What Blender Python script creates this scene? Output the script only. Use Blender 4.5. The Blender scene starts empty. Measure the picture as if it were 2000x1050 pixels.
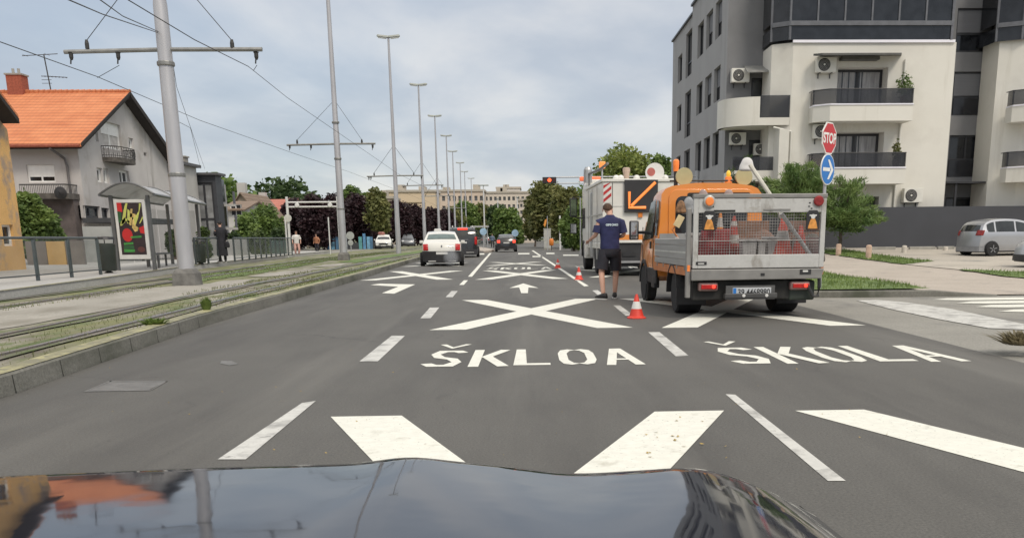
import bpy, bmesh, math, random
import numpy as np
from mathutils import Vector, Matrix
R=math.radians
S=bpy.context.scene
C=S.collection
# ---------------------------------------------------------------- camera
FPX,PX,PY=1850.0,1110.0,900.0      # focal length and principal point in photo pixels (2000 x 1050, cropped frame)
VX,VY,HS=1035.0,464.0,-0.009       # where the road vanishes, slope of the horizon
CH=1.22                            # lens height above the road
def _n(v): return v/np.linalg.norm(v)
_dr=_n(np.array([(VX-PX)/FPX,(VY-PY)/FPX,1.0]))
_e=np.array([1.0,HS,0.0])
_up=_n(np.cross(_dr,_e)); 
if _up[1]>0: _up=-_up
_xr=np.cross(_dr,_up); 
if _xr[0]<0: _xr=-_xr
# rows: world axes expressed in camera space (x right, y down, z forward)
A=np.array([_xr,_dr,_up])
def ray(px,py):
    v=np.array([(px-PX)/FPX,(py-PY)/FPX,1.0]); return A@v
def proj(X,Y,Z):
    c=A.T@np.array([X,Y,Z-CH]); return (PX+FPX*c[0]/c[2],PY+FPX*c[1]/c[2])
def gp(px,py,z=0.0):
    d=ray(px,py); t=(z-CH)/d[2]; return Vector((d[0]*t,d[1]*t,z))
def fp(px,py,Y):
    d=ray(px,py); t=Y/d[1]; return Vector((d[0]*t,Y,CH+d[2]*t))
def xp(px,py,X):
    d=ray(px,py); t=X/d[0]; return Vector((X,d[1]*t,CH+d[2]*t))
cam=bpy.data.cameras.new('camera'); co=bpy.data.objects.new('camera',cam); C.objects.link(co)
cam.sensor_width=36; cam.lens=FPX/2000*36; cam.shift_x=(1000-PX)/2000; cam.shift_y=(PY-525)/2000
cam.clip_start=0.05; cam.clip_end=6000
m=Matrix.Identity(4)
cols=[A[:,0],-A[:,1],-A[:,2]]      # camera x, y(up), z(back) in world
for j in range(3):
    for i in range(3): m[i][j]=cols[j][i]
m[2][3]=CH; co.matrix_world=m; S.camera=co
# ---------------------------------------------------------------- world and sun
SUN_EL,SUN_ROT=R(48),R(150)
w=bpy.data.worlds.new('World'); S.world=w; w.use_nodes=True
nt=w.node_tree; nt.nodes.clear(); N=nt.nodes.new; L=nt.links.new
out=N('ShaderNodeOutputWorld'); bg=N('ShaderNodeBackground'); L(bg.outputs[0],out.inputs[0])
sky=N('ShaderNodeTexSky'); sky.sky_type='NISHITA'; sky.sun_disc=False; sky.sun_elevation=SUN_EL; sky.sun_rotation=SUN_ROT
bg.inputs['Strength'].default_value=0.1
tc=N('ShaderNodeTexCoord'); sep=N('ShaderNodeSeparateXYZ'); L(tc.outputs['Generated'],sep.inputs[0])
# clouds: the direction laid on a high layer, so they flatten towards the horizon
dn=N('ShaderNodeMath'); dn.operation='ADD'; L(sep.outputs['Z'],dn.inputs[0]); dn.inputs[1].default_value=0.13
mx=N('ShaderNodeMath'); mx.operation='MAXIMUM'; L(dn.outputs[0],mx.inputs[0]); mx.inputs[1].default_value=0.05
dv=N('ShaderNodeVectorMath'); dv.operation='DIVIDE'; cb=N('ShaderNodeCombineXYZ')
for i in range(3): L(mx.outputs[0],cb.inputs[i])
L(tc.outputs['Generated'],dv.inputs[0]); L(cb.outputs[0],dv.inputs[1])
def wn(scale,detail,rough,dist,off):
    mp=N('ShaderNodeMapping'); mp.inputs['Location'].default_value=off; mp.inputs['Scale'].default_value=(1,.6,1); mp.inputs['Rotation'].default_value=(0,0,.5)
    L(dv.outputs[0],mp.inputs[0])
    n=N('ShaderNodeTexNoise'); n.inputs['Scale'].default_value=scale; n.inputs['Detail'].default_value=detail
    n.inputs['Roughness'].default_value=rough; n.inputs['Distortion'].default_value=dist; L(mp.outputs[0],n.inputs[0]); return n
def ramp(src,stops):
    r=N('ShaderNodeValToRGB'); L(src,r.inputs[0]); e=r.color_ramp.elements
    while len(e)<len(stops): e.new(.5)
    for k,(p,c) in enumerate(stops): e[k].position=p; e[k].color=(*c,1)
    return r
n1=wn(1.35,7,.52,.18,(2.3,1.1,0)); n2=wn(.45,4,.5,.3,(7.7,3.2,0))
CL=ramp(n1.outputs['Fac'],[(.34,(4.0,4.45,5.2)),(.46,(4.6,5.0,5.65)),(.55,(5.5,5.75,6.2)),(.64,(6.5,6.55,6.7)),(.77,(7.3,7.25,7.15))])
cov=ramp(n2.outputs['Fac'],[(.30,(.62,)*3),(.62,(1,)*3)])
mix=N('ShaderNodeMix'); mix.data_type='RGBA'; L(cov.outputs[0],mix.inputs['Factor']); L(sky.outputs[0],mix.inputs['A']); L(CL.outputs[0],mix.inputs['B'])
# an overcast sky is brighter overhead than at the horizon
zr=N('ShaderNodeMapRange'); L(sep.outputs['Z'],zr.inputs[0]); zr.inputs['From Min'].default_value=.22; zr.inputs['From Max'].default_value=.9
zr.inputs['To Min'].default_value=1.0; zr.inputs['To Max'].default_value=1.95
ml=N('ShaderNodeVectorMath'); ml.operation='MULTIPLY'; L(mix.outputs['Result'],ml.inputs[0]); cc=N('ShaderNodeCombineXYZ'); L(cc.outputs[0],ml.inputs[1])
for i,tm in enumerate((2.20,2.0,1.72)):
    q_=N('ShaderNodeMapRange'); L(sep.outputs['Z'],q_.inputs[0]); q_.inputs['From Min'].default_value=.22; q_.inputs['From Max'].default_value=.75; q_.inputs['To Min'].default_value=(1.01,1,.985)[i]; q_.inputs['To Max'].default_value=tm; L(q_.outputs[0],cc.inputs[i])
L(ml.outputs[0],bg.inputs['Color'])
sl=bpy.data.lights.new('sun','SUN'); so=bpy.data.objects.new('sun',sl); C.objects.link(so)
sl.energy=1.5; sl.angle=R(14); sl.color=(1,.91,.78)
sd=Vector((math.sin(SUN_ROT)*math.cos(SUN_EL),math.cos(SUN_ROT)*math.cos(SUN_EL),math.sin(SUN_EL)))
so.rotation_euler=sd.to_track_quat('Z','Y').to_euler()
S.view_settings.view_transform='Standard'; S.view_settings.look='None'; S.view_settings.exposure=0.24; S.view_settings.gamma=1
# ---------------------------------------------------------------- helpers
rnd=random.Random(7)
_M={}
def M(name,col=(.5,.5,.5),rough=.6,metal=0.0,var=.12,scale=4.0,bump=0.0,bs=30.0,emit=None,alpha=1.0,trans=0.0,col2=None,lo=.35,hi=.65,coat=0.0,stretch=None,detail=5,spec=None,obj=True):
    if name in _M: return _M[name]
    mt=bpy.data.materials.new(name); mt.use_nodes=True; t=mt.node_tree; p=t.nodes['Principled BSDF']
    p.inputs['Roughness'].default_value=rough; p.inputs['Metallic'].default_value=metal
    if coat: p.inputs['Coat Weight'].default_value=coat; p.inputs['Coat Roughness'].default_value=.03
    if spec is not None: p.inputs['Specular IOR Level'].default_value=spec
    tcn=t.nodes.new('ShaderNodeTexCoord'); src=tcn.outputs['Object']
    if stretch:
        mp=t.nodes.new('ShaderNodeMapping'); mp.inputs['Scale'].default_value=stretch; t.links.new(src,mp.inputs[0]); src=mp.outputs[0]
    ns=t.nodes.new('ShaderNodeTexNoise'); ns.inputs['Scale'].default_value=scale; ns.inputs['Detail'].default_value=detail; t.links.new(src,ns.inputs[0])
    rp=t.nodes.new('ShaderNodeValToRGB'); t.links.new(ns.outputs['Fac'],rp.inputs[0])
    c2=col2 if col2 else tuple(min(1,c*(1+var)) for c in col); c1=col if col2 else tuple(c*(1-var) for c in col)
    rp.color_ramp.elements[0].position=lo; rp.color_ramp.elements[1].position=hi
    rp.color_ramp.elements[0].color=(*c1,1); rp.color_ramp.elements[1].color=(*c2,1)
    t.links.new(rp.outputs[0],p.inputs['Base Color'])
    if bump:
        b=t.nodes.new('ShaderNodeTexNoise'); b.inputs['Scale'].default_value=bs; b.inputs['Detail'].default_value=4; t.links.new(src,b.inputs[0])
        bn=t.nodes.new('ShaderNodeBump'); bn.inputs['Strength'].default_value=bump; bn.inputs['Distance'].default_value=.02; t.links.new(b.outputs['Fac'],bn.inputs['Height']); t.links.new(bn.outputs[0],p.inputs['Normal'])
    if emit: p.inputs['Emission Color'].default_value=(*emit[0],1); p.inputs['Emission Strength'].default_value=emit[1]
    if alpha<1: p.inputs['Alpha'].default_value=alpha
    if trans: p.inputs['Transmission Weight'].default_value=trans
    _M[name]=mt; return mt
def tag(o,label=None,cat=None,group=None,kind=None):
    if label: o['label']=label
    if cat: o['category']=cat
    if group: o['group']=group
    if kind: o['kind']=kind
    return o
def empty(name,loc=(0,0,0),rz=0,label=None,cat=None,group=None):
    o=bpy.data.objects.new(name,None); C.objects.link(o); o.location=loc; o.rotation_euler=(0,0,rz); o.empty_display_size=.2
    return tag(o,label,cat,group)
def dup(o,parent=None,top=True):
    c=o.copy(); C.objects.link(c); c.parent=parent
    for ch in list(o.children): dup(ch,c)
    return c
def copy_to(o,loc,rz=None,label=None,scale=None):
    c=dup(o); c.location=loc
    if rz is not None: c.rotation_euler=(0,0,rz)
    if label: c['label']=label
    if scale: c.scale=(scale,)*3 if isinstance(scale,(int,float)) else scale
    return c
class MB:
    def __init__(s): s.v=[]; s.f=[]
    def add(s,vs,fs):
        b=len(s.v); s.v+= [tuple(v) for v in vs]; s.f+=[tuple(b+i for i in f) for f in fs]; return s
    def quad(s,a,b,c,d): return s.add([a,b,c,d],[(0,1,2,3)])
    def poly(s,pts): return s.add(pts,[tuple(range(len(pts)))])
    def box(s,c,d,rz=0,rx=0,ry=0):
        x,y,z=[q/2 for q in d]; vs=[Vector((i*x,j*y,k*z)) for i in(-1,1) for j in(-1,1) for k in(-1,1)]
        if rz or rx or ry:
            m=Matrix.Rotation(rz,3,'Z')@Matrix.Rotation(ry,3,'Y')@Matrix.Rotation(rx,3,'X'); vs=[m@v for v in vs]
        vs=[v+Vector(c) for v in vs]
        return s.add(vs,[(0,1,3,2),(4,6,7,5),(0,4,5,1),(2,3,7,6),(0,2,6,4),(1,5,7,3)])
    def bb(s,x0,x1,y0,y1,z0,z1): return s.box(((x0+x1)/2,(y0+y1)/2,(z0+z1)/2),(x1-x0,y1-y0,z1-z0))
    def prism(s,poly,vec,cap=True):
        n=len(poly); vec=Vector(vec); a=[Vector(p) for p in poly]; fs=[(i,(i+1)%n,n+(i+1)%n,n+i) for i in range(n)]
        if cap: fs+=[tuple(range(n))[::-1],tuple(range(n,2*n))]
        return s.add(a+[p+vec for p in a],fs)
    def tube(s,pts,r,n=8,cap=True):
        pts=[Vector(p) for p in pts]; rs=r if isinstance(r,(list,tuple)) else [r]*len(pts); vs=[]; k=len(pts)
        for i,p in enumerate(pts):
            d=(pts[min(i+1,k-1)]-pts[max(i-1,0)]).normalized(); a=Vector((0,0,1)) if abs(d.z)<.9 else Vector((1,0,0))
            u=d.cross(a).normalized(); v=d.cross(u)
            for j in range(n):
                t=2*math.pi*j/n; vs.append(p+rs[i]*(math.cos(t)*u+math.sin(t)*v))
        fs=[(i*n+j,i*n+(j+1)%n,(i+1)*n+(j+1)%n,(i+1)*n+j) for i in range(k-1) for j in range(n)]
        if cap: fs+=[tuple(range(n))[::-1],tuple((k-1)*n+j for j in range(n))]
        return s.add(vs,fs)
    def lathe(s,prof,n=16,o=(0,0,0),axis='Z'):
        vs=[]; k=len(prof); o=Vector(o)
        for r,h in prof:
            for j in range(n):
                t=2*math.pi*j/n; a,b=r*math.cos(t),r*math.sin(t)
                vs.append(o+(Vector((a,b,h)) if axis=='Z' else Vector((h,a,b)) if axis=='X' else Vector((a,h,b))))
        fs=[(i*n+j,i*n+(j+1)%n,(i+1)*n+(j+1)%n,(i+1)*n+j) for i in range(k-1) for j in range(n)]
        fs+=[tuple(range(n))[::-1],tuple((k-1)*n+j for j in range(n))]
        return s.add(vs,fs)
    def rings(s,rings,cap=True):
        n=len(rings[0]); vs=[p for r in rings for p in r]; k=len(rings)
        fs=[(i*n+j,i*n+(j+1)%n,(i+1)*n+(j+1)%n,(i+1)*n+j) for i in range(k-1) for j in range(n)]
        if cap: fs+=[tuple(range(n))[::-1],tuple((k-1)*n+j for j in range(n))]
        return s.add(vs,fs)
    def ball(s,c,r,n=10,m=7):
        rr=r if isinstance(r,(tuple,list)) else (r,r,r); rg=[]
        for i in range(m+1):
            t=math.pi*(i/m); q=max(math.sin(t),.02); rg.append([(c[0]+rr[0]*q*math.cos(2*math.pi*j/n),c[1]+rr[1]*q*math.sin(2*math.pi*j/n),c[2]-rr[2]*math.cos(t)) for j in range(n)])
        return s.rings(rg)
    def build_each(s,name,mat,parent=None,**k):
        """every separate piece becomes an object of its own"""
        p=list(range(len(s.v)))
        def f(i):
            while p[i]!=i: p[i]=p[p[i]]; i=p[i]
            return i
        for q in s.f:
            for i in q[1:]: p[f(i)]=f(q[0])
        g={}
        for q in s.f: g.setdefault(f(q[0]),[]).append(q)
        out=[]
        for fs in g.values():
            ids=sorted({i for q in fs for i in q}); m={i:n for n,i in enumerate(ids)}; b=MB(); b.v=[s.v[i] for i in ids]; b.f=[tuple(m[i] for i in q) for q in fs]; out.append(b.build(name,mat,parent,**k))
        return out
    def build(s,name,mat,parent=None,smooth=False,bevel=0,seg=2,sub=0,merge=False):
        me=bpy.data.meshes.new(name); me.from_pydata(s.v,[],s.f); 
        bm=bmesh.new(); bm.from_mesh(me)
        if merge: bmesh.ops.remove_doubles(bm,verts=bm.verts,dist=1e-4)
        bmesh.ops.recalc_face_normals(bm,faces=bm.faces); bm.to_mesh(me); bm.free()
        me.materials.append(mat); o=bpy.data.objects.new(name,me); C.objects.link(o); o.parent=parent
        if smooth: me.polygons.foreach_set('use_smooth',[True]*len(me.polygons))
        if bevel:
            b=o.modifiers.new('bevel','BEVEL'); b.width=bevel; b.segments=seg; b.limit_method='ANGLE'; b.angle_limit=R(35)
        if sub: b=o.modifiers.new('sub','SUBSURF'); b.levels=sub; b.render_levels=sub
        return o
def smooth_auto(o,ang=35):
    me=o.data; me.polygons.foreach_set('use_smooth',[True]*len(me.polygons))
    me.set_sharp_from_angle(angle=R(ang)); return o
def interp(pts,x):
    if x<=pts[0][0]: return pts[0][1]
    for (a,b),(c,d) in zip(pts,pts[1:]):
        if x<=c: return b+(d-b)*(x-a)/(c-a)
    return pts[-1][1]
def catmull(pts,n=8):
    P=[Vector(p) for p in pts]; P=[P[0]*2-P[1]]+P+[P[-1]*2-P[-2]]; o=[]
    for i in range(1,len(P)-2):
        a,b,c,d=P[i-1:i+3]
        for k in range(n):
            t=k/n; o.append(.5*((2*b)+(c-a)*t+(2*a-5*b+4*c-d)*t*t+(3*b-a-3*c+d)*t**3))
    o.append(P[-2]); return o
def wall_holes(mb,O,U,Nn,W,H,holes,depth):
    """wall rectangle W x H from O along U (horizontal) and up, outward normal Nn, openings (u0,u1,z0,z1) with reveals"""
    O=Vector(O); U=Vector(U); Nn=Vector(Nn); Z=Vector((0,0,1))
    us=sorted({0,W,*[h[0] for h in holes],*[h[1] for h in holes]}); zs=sorted({0,H,*[h[2] for h in holes],*[h[3] for h in holes]})
    us=[u for u in us if 0<=u<=W]; zs=[z for z in zs if 0<=z<=H]
    for a,b in zip(us,us[1:]):
        for c,d in zip(zs,zs[1:]):
            mu,mz=(a+b)/2,(c+d)/2
            if any(h[0]<mu<h[1] and h[2]<mz<h[3] for h in holes): continue
            mb.quad(O+U*a+Z*c,O+U*b+Z*c,O+U*b+Z*d,O+U*a+Z*d)
    for h in holes:
        i=-Nn*depth; p=[O+U*h[0]+Z*h[2],O+U*h[1]+Z*h[2],O+U*h[1]+Z*h[3],O+U*h[0]+Z*h[3]]
        for k in range(4): mb.quad(p[k],p[(k+1)%4],p[(k+1)%4]+i,p[k]+i)
def txt(s,size,mat,parent,loc,rot,name='lettering',extrude=.002,align='CENTER',off=0.0,sx=1.0):
    cu=bpy.data.curves.new(name,'FONT'); cu.body=s; cu.size=size; cu.extrude=extrude; cu.align_x=align; cu.align_y='CENTER'; cu.offset=off
    t=bpy.data.objects.new('tmp',cu); C.objects.link(t)
    dg=bpy.context.evaluated_depsgraph_get(); me=bpy.data.meshes.new_from_object(t.evaluated_get(dg)); bpy.data.objects.remove(t)
    me.name=name; me.materials.clear(); me.materials.append(mat); o=bpy.data.objects.new(name,me); C.objects.link(o)
    o.parent=parent; o.location=loc; o.rotation_euler=rot; o.scale=(sx,1,1); return o
# ---------------------------------------------------------------- ground, road, markings
def curve(pts): return lambda y: interp(pts,y)
KX=curve([(-20,-4.0),(0,-4.12),(7.7,-4.28),(14.3,-4.83),(29,-5.3),(57,-6.5),(90,-6.9),(120,-8),(170,-9.5),(250,-12),(420,-20)])
TC=curve([(-20,-8.0),(0,-8.2),(24.5,-8.65),(52.4,-9.95),(72,-10.0),(95,-10.5),(120,-11.3),(143,-12),(168,-13),(192,-13.5),(240,-14.3),(420,-24)])
PL=curve([(-20,-9.3),(0,-9.5),(18.8,-10.2),(25.4,-11.05),(40,-13.2),(63,-15.4),(80,-16.2),(200,-22),(420,-32)])
def sst(a,b,x): t=max(0,min(1,(x-a)/(b-a))); return t*t*(3-2*t)
def zf(x,y): return .45*max(0,min(1.15,(y-27)/20))**2*sst(5,12,x)*(1-sst(80,120,y))
def tp(px,py,dz=0):
    z=dz
    for _ in range(12): p=gp(px,py,z); z=zf(p.x,p.y)+dz
    return p
def patch(name,poly,mat,dz=0.0,grid=1.2,zfun=zf,smooth=True):
    bm=bmesh.new(); vs=[bm.verts.new((p[0],p[1],0)) for p in poly]; bm.faces.new(vs)
    for ax in (0,1):
        lo=min(p[ax] for p in poly); hi=max(p[ax] for p in poly); k=math.ceil(lo/grid)
        while k*grid<hi:
            co_=[0,0,0]; co_[ax]=k*grid; no=[0,0,0]; no[ax]=1
            bmesh.ops.bisect_plane(bm,geom=bm.verts[:]+bm.edges[:]+bm.faces[:],plane_co=co_,plane_no=no); k+=1
    for v in bm.verts: v.co.z=zfun(v.co.x,v.co.y)+dz
    bmesh.ops.recalc_face_normals(bm,faces=bm.faces)
    me=bpy.data.meshes.new(name); bm.to_mesh(me); bm.free()
    if me.polygons[0].normal.z<0: me.flip_normals()
    me.materials.append(mat); o=bpy.data.objects.new(name,me); C.objects.link(o); o['kind']='structure'; return o
def strip(fl,fr,y0,y1,step=3.0,z=0.0):
    n=max(2,int((y1-y0)/step)+1); ys=[y0+(y1-y0)*i/(n-1) for i in range(n)]; mb=MB()
    for a,b in zip(ys,ys[1:]): mb.quad((fl(a),a,z),(fr(a),a,z),(fr(b),b,z),(fl(b),b,z))
    return mb
# materials of the setting -----------------------------------------------------
def ground_mat(name,base,base2,patches,scale=.6,bump=.25,rough=.85,fine=60,fc=.28,cracks=False):
    """two-tone base plus noise-thresholded patches [(colour, scale, threshold, width, stretch)]"""
    mt=bpy.data.materials.new(name); mt.use_nodes=True; t=mt.node_tree; p=t.nodes['Principled BSDF']; p.inputs['Roughness'].default_value=rough
    g=t.nodes.new('ShaderNodeTexCoord'); ln=t.links.new
    def noise(sc,st=None,det=6,off=0):
        mp=t.nodes.new('ShaderNodeMapping'); mp.inputs['Scale'].default_value=st or (1,1,1); mp.inputs['Location'].default_value=(off,off*.7,0); ln(g.outputs['Object'],mp.inputs[0])
        n=t.nodes.new('ShaderNodeTexNoise'); n.inputs['Scale'].default_value=sc; n.inputs['Detail'].default_value=det; n.inputs['Roughness'].default_value=.62; ln(mp.outputs[0],n.inputs[0]); return n.outputs['Fac']
    def rp(src,a,b,ca=(0,0,0),cb=(1,1,1)):
        r=t.nodes.new('ShaderNodeValToRGB'); ln(src,r.inputs[0]); r.color_ramp.elements[0].position=a; r.color_ramp.elements[1].position=b
        r.color_ramp.elements[0].color=(*ca,1); r.color_ramp.elements[1].color=(*cb,1); return r.outputs[0]
    c=rp(noise(scale),.3,.7,base,base2)
    f=rp(noise(fine,det=3),.25,.75,(1-fc,)*3,(1+fc,)*3)
    m=t.nodes.new('ShaderNodeMix'); m.data_type='RGBA'; m.blend_type='MULTIPLY'; m.inputs['Factor'].default_value=1; ln(c,m.inputs['A']); ln(f,m.inputs['B']); c=m.outputs['Result']
    for k,(col,sc,th,wd,st) in enumerate(patches):
        m=t.nodes.new('ShaderNodeMix'); m.data_type='RGBA'; ln(rp(noise(sc,st,off=3.7*(k+1)),th-wd,th+wd),m.inputs['Factor']); ln(c,m.inputs['A']); m.inputs['B'].default_value=(*col,1); c=m.outputs['Result']
    if cracks:
        dn_=t.nodes.new('ShaderNodeTexNoise'); dn_.inputs['Scale'].default_value=1.3; dn_.inputs['Detail'].default_value=5; ln(g.outputs['Object'],dn_.inputs[0])
        ad=t.nodes.new('ShaderNodeVectorMath'); ad.operation='MULTIPLY_ADD'; ln(dn_.outputs['Color'],ad.inputs[0]); ad.inputs[1].default_value=(.9,.9,0); ln(g.outputs['Object'],ad.inputs[2])
        vo=t.nodes.new('ShaderNodeTexVoronoi'); vo.feature='DISTANCE_TO_EDGE'; vo.inputs['Scale'].default_value=.27; ln(ad.outputs[0],vo.inputs['Vector'])
        k1=rp(vo.outputs['Distance'],.0012,.0035,(1,1,1),(0,0,0)); k2=rp(noise(.35,off=21),.50,.60); mm=t.nodes.new('ShaderNodeMath'); mm.operation='MULTIPLY'; ln(k1,mm.inputs[0]); ln(k2,mm.inputs[1]); m3=t.nodes.new('ShaderNodeMath'); m3.operation='MULTIPLY'; ln(mm.outputs[0],m3.inputs[0]); m3.inputs[1].default_value=.6
        m=t.nodes.new('ShaderNodeMix'); m.data_type='RGBA'; ln(m3.outputs[0],m.inputs['Factor']); ln(c,m.inputs['A']); m.inputs['B'].default_value=(.035,.034,.032,1); c=m.outputs['Result']
    ln(c,p.inputs['Base Color'])
    if bump:
        b=t.nodes.new('ShaderNodeBump'); b.inputs['Strength'].default_value=bump; b.inputs['Distance'].default_value=.01; ln(noise(fine*1.6,det=4,off=9),b.inputs['Height']); ln(b.outputs[0],p.inputs['Normal'])
    return mt
ASPH=ground_mat('asphalt',(.088,.085,.077),(.107,.103,.093),[((.066,.063,.058),.45,.56,.10,(1.6,.25,1)),((.135,.13,.117),.5,.64,.10,(2.2,.12,1)),((.06,.059,.056),6,.70,.04,None),((.15,.142,.125),38,.66,.03,None)],bump=.6,rough=.7,fine=70,fc=.42,cracks=True)
ASPH_OLD=ground_mat('worn_asphalt',(.22,.212,.188),(.28,.27,.24),[((.15,.147,.138),.7,.6,.08,(1,.5,1)),((.28,.27,.245),1.3,.68,.05,None)],bump=.4,fine=40)
PAVE=ground_mat('pavement_concrete',(.37,.325,.275),(.44,.39,.335),[((.24,.22,.2),1.1,.64,.07,None)],bump=.2,fine=35)
LOTM=ground_mat('parking_surface',(.39,.355,.30),(.47,.43,.37),[((.23,.22,.2),.5,.62,.1,None)],bump=.2,fine=30)
BED=ground_mat('track_bed_surface',(.20,.185,.145),(.29,.27,.22),[((.13,.115,.085),1.2,.55,.06,(1.3,.35,1)),((.17,.175,.075),.55,.50,.06,(1.5,.3,1)),((.11,.14,.045),1.9,.57,.06,(1.4,.45,1)),((.34,.32,.27),.8,.64,.03,(1.3,.4,1))],bump=.6,fine=25)
SLAB=ground_mat('concrete_slab',(.29,.275,.24),(.36,.34,.30),[((.22,.205,.17),.8,.57,.08,(1,.4,1)),((.20,.19,.155),3.2,.66,.03,(1,.5,1)),((.13,.15,.07),2.2,.70,.04,None)],bump=.2,fine=30)
GRASSM=ground_mat('grass_ground',(.11,.165,.045),(.165,.23,.07),[((.05,.09,.02),2.2,.56,.1,None),((.20,.17,.09),1.3,.68,.06,None)],bump=.8,fine=30)
DIRT=ground_mat('rail_dirt',(.12,.105,.085),(.19,.175,.145),[((.085,.115,.035),1.4,.53,.06,(1.5,.4,1)),((.22,.205,.175),2.4,.6,.05,(1.5,.3,1))],bump=.6,fine=30)
FARG=ground_mat('far_ground',(.10,.12,.055),(.16,.165,.10),[((.22,.20,.17),.04,.56,.05,None)],bump=0,fine=3)
PLATM=ground_mat('platform_paving',(.36,.355,.34),(.42,.415,.40),[((.30,.295,.28),1.5,.62,.06,(1,.4,1))],bump=.15,fine=30)
KERBM=ground_mat('kerb_concrete',(.14,.138,.12),(.21,.205,.18),[((.075,.08,.058),.9,.55,.07,(1,.3,1))],bump=.5,fine=30)
def paint_mat(name,col,dark,th=.62,wd=.08,sc=5,rough=.55):
    return ground_mat(name,tuple(c*.94 for c in col),col,[(dark,sc,th,wd,None),(dark,9,th+.06,.03,None),((.26,.255,.23),42,.66,.025,None),((.30,.295,.27),13,.69,.02,None)],scale=2,bump=.1,fine=14,fc=.08,rough=rough)
PAINT=paint_mat('road_paint',(.75,.745,.665),(.52,.505,.43),th=.66)
WORN=paint_mat('worn_road_paint',(.58,.575,.54),(.27,.265,.25),th=.57,wd=.10,sc=3.5)
GHOST=paint_mat('rubbed_out_paint',(.165,.16,.15),(.115,.112,.105),th=.5,wd=.12,sc=5)
YEL=paint_mat('yellow_kerb_paint',(.40,.375,.19),(.20,.19,.115),th=.48,wd=.1,sc=2.2)

patch('ground',[(-1500,-300),(1500,-300),(1500,2500),(-1500,2500)],FARG,dz=-.06,grid=250,zfun=lambda x,y:0)
ys=[-20,0,8,14,29,57,90,120,170,250,420]
road=[(KX(y)+.02,y) for y in ys]+[(6,420),(5,250),(6.2,120),(6.0,90),(5.2,40),(4.78,19),(4.76,9),(4.72,-20)]
patch('road',road,ASPH,0,grid=6,zfun=lambda x,y:0)
patch('side_street',[(4.5,-20),(60,-20),(60,19.3),(4.5,19.3)],ASPH_OLD,dz=-.006,grid=6,zfun=lambda x,y:0)
patch('crossing_road',[(5.0,78),(60,84),(60,96),(5.0,92)],ASPH_OLD,dz=-.006,grid=8,zfun=lambda x,y:0)
patch('opposite_carriageway',[(TC(y)-6.8,y) for y in (56,80,120,200,420)]+[(TC(y)-17,y) for y in (420,200,120,80,56)],ASPH_OLD,dz=.05,grid=8,zfun=lambda x,y:0)
# right of the road: verge, sidewalk, second verge, parking lot, all on rising ground
def soft(poly,amp=.25,step=.5,seed=1):
    r=random.Random(seed); o=[]
    for (a,b),(c,d) in zip(poly,poly[1:]+poly[:1]):
        n=max(1,int(math.hypot(c-a,d-b)/step)); 
        for k in range(n): o.append((a+(c-a)*k/n+r.uniform(-amp,amp),b+(d-b)*k/n+r.uniform(-amp,amp)))
    return o
def zr_(x,y): return zf(x,y)+.10*(1-sst(8.1,9.3,x)*(1-sst(26,30,y)))
patch('sidewalk',[(5.0,19.25),(7,19.12),(9.2,19.15),(11,19.2),(60,19.2),(60,110),(7.5,110),(5.6,60)],PAVE,dz=.012,grid=1.5,zfun=zr_)
patch('parking_lot',[(13.4,27),(70,24),(70,47.5),(13.3,47.5)],LOTM,dz=.03,grid=1.5,zfun=zr_)
grass_areas=[[(5.3,19.4),(8.1,19.35),(9.0,24.5),(8.9,29.5),(8.6,47),(5.8,60),(5.35,30)],
 [(13.3,33.9),(15.2,36),(15.0,46),(13.2,46)],[(13.3,29.6),(13.4,25.6),(20,24.6),(30,24.5),(30,27.4),(20,27.6),(14.5,28.4)]]
for k,g in enumerate(grass_areas): patch('verge',soft(g,.09,.5,k),GRASSM,dz=.045,grid=1.5,zfun=zr_)
# kerbs
def kerb(name,pts,h,wd,mat,label,left=False,z0=-.05):
    mb=MB(); P=[Vector((p[0],p[1],0)) for p in pts]; n=len(P); rg=[]
    h0=h
    for i,p in enumerate(P):
        h=pts[i][2] if len(pts[i])>2 else h0
        d=(P[min(i+1,n-1)]-P[max(i-1,0)]).normalized(); nn=Vector((-d.y,d.x,0))*(1 if left else -1)
        rg.append([p+Vector((0,0,z0)),p+nn*.015+Vector((0,0,h-.02)),p+nn*.035+Vector((0,0,h)),p+nn*wd+Vector((0,0,h)),p+nn*wd+Vector((0,0,z0))])
    mb.rings(rg); o=mb.build(name,mat); tag(o,label,'kerb'); return o
kl=[(KX(y),y) for y in [-20,-5,3,8,14,20,29,40,57,75,90]]
kerb('kerb',kl,.172,.15,KERBM,'stained concrete kerb between the tram track and the dark asphalt',left=True)
mb=MB()
ys2=[-20,-10,0]+[i*2 for i in range(1,45)]
for a,b in zip(ys2,ys2[1:]): mb.quad((KX(a)-.03,a,.178),(KX(b)-.03,b,.178),(KX(b)-.23,b,.178),(KX(a)-.23,a,.178))
tag(mb.build('kerb_paint',YEL),kind='structure')
kr=[(5.0,60),(4.95,40),(4.9,26),(4.95,20.6),(5.15,19.6),(5.6,19.1),(6.6,19.02),(7.6,19.0),(8.1,18.99,.12),(8.7,18.98,.07),(9.4,18.98,.02)]
kerb('kerb',kr,.125,.18,KERBM,'grey concrete kerb edging the grass verge behind the orange truck',left=True)
kc=[(5.75,8.2),(5.70,9.4),(5.75,10.2),(6.1,10.9),(6.8,11.25),(8,11.3)]
kerb('kerb',kc,.13,.18,KERBM,'curved kerb corner with dry weeds at the right edge of the side street',left=False)
patch('corner_verge',soft([(5.95,2),(5.92,9.4),(6.05,10.1),(6.3,10.75),(6.9,11.05),(14,11.1),(14,2)],.03,.5,5),PAVE,dz=.105,grid=3,zfun=lambda x,y:0)
kj=MB(); y=4.0
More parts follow.
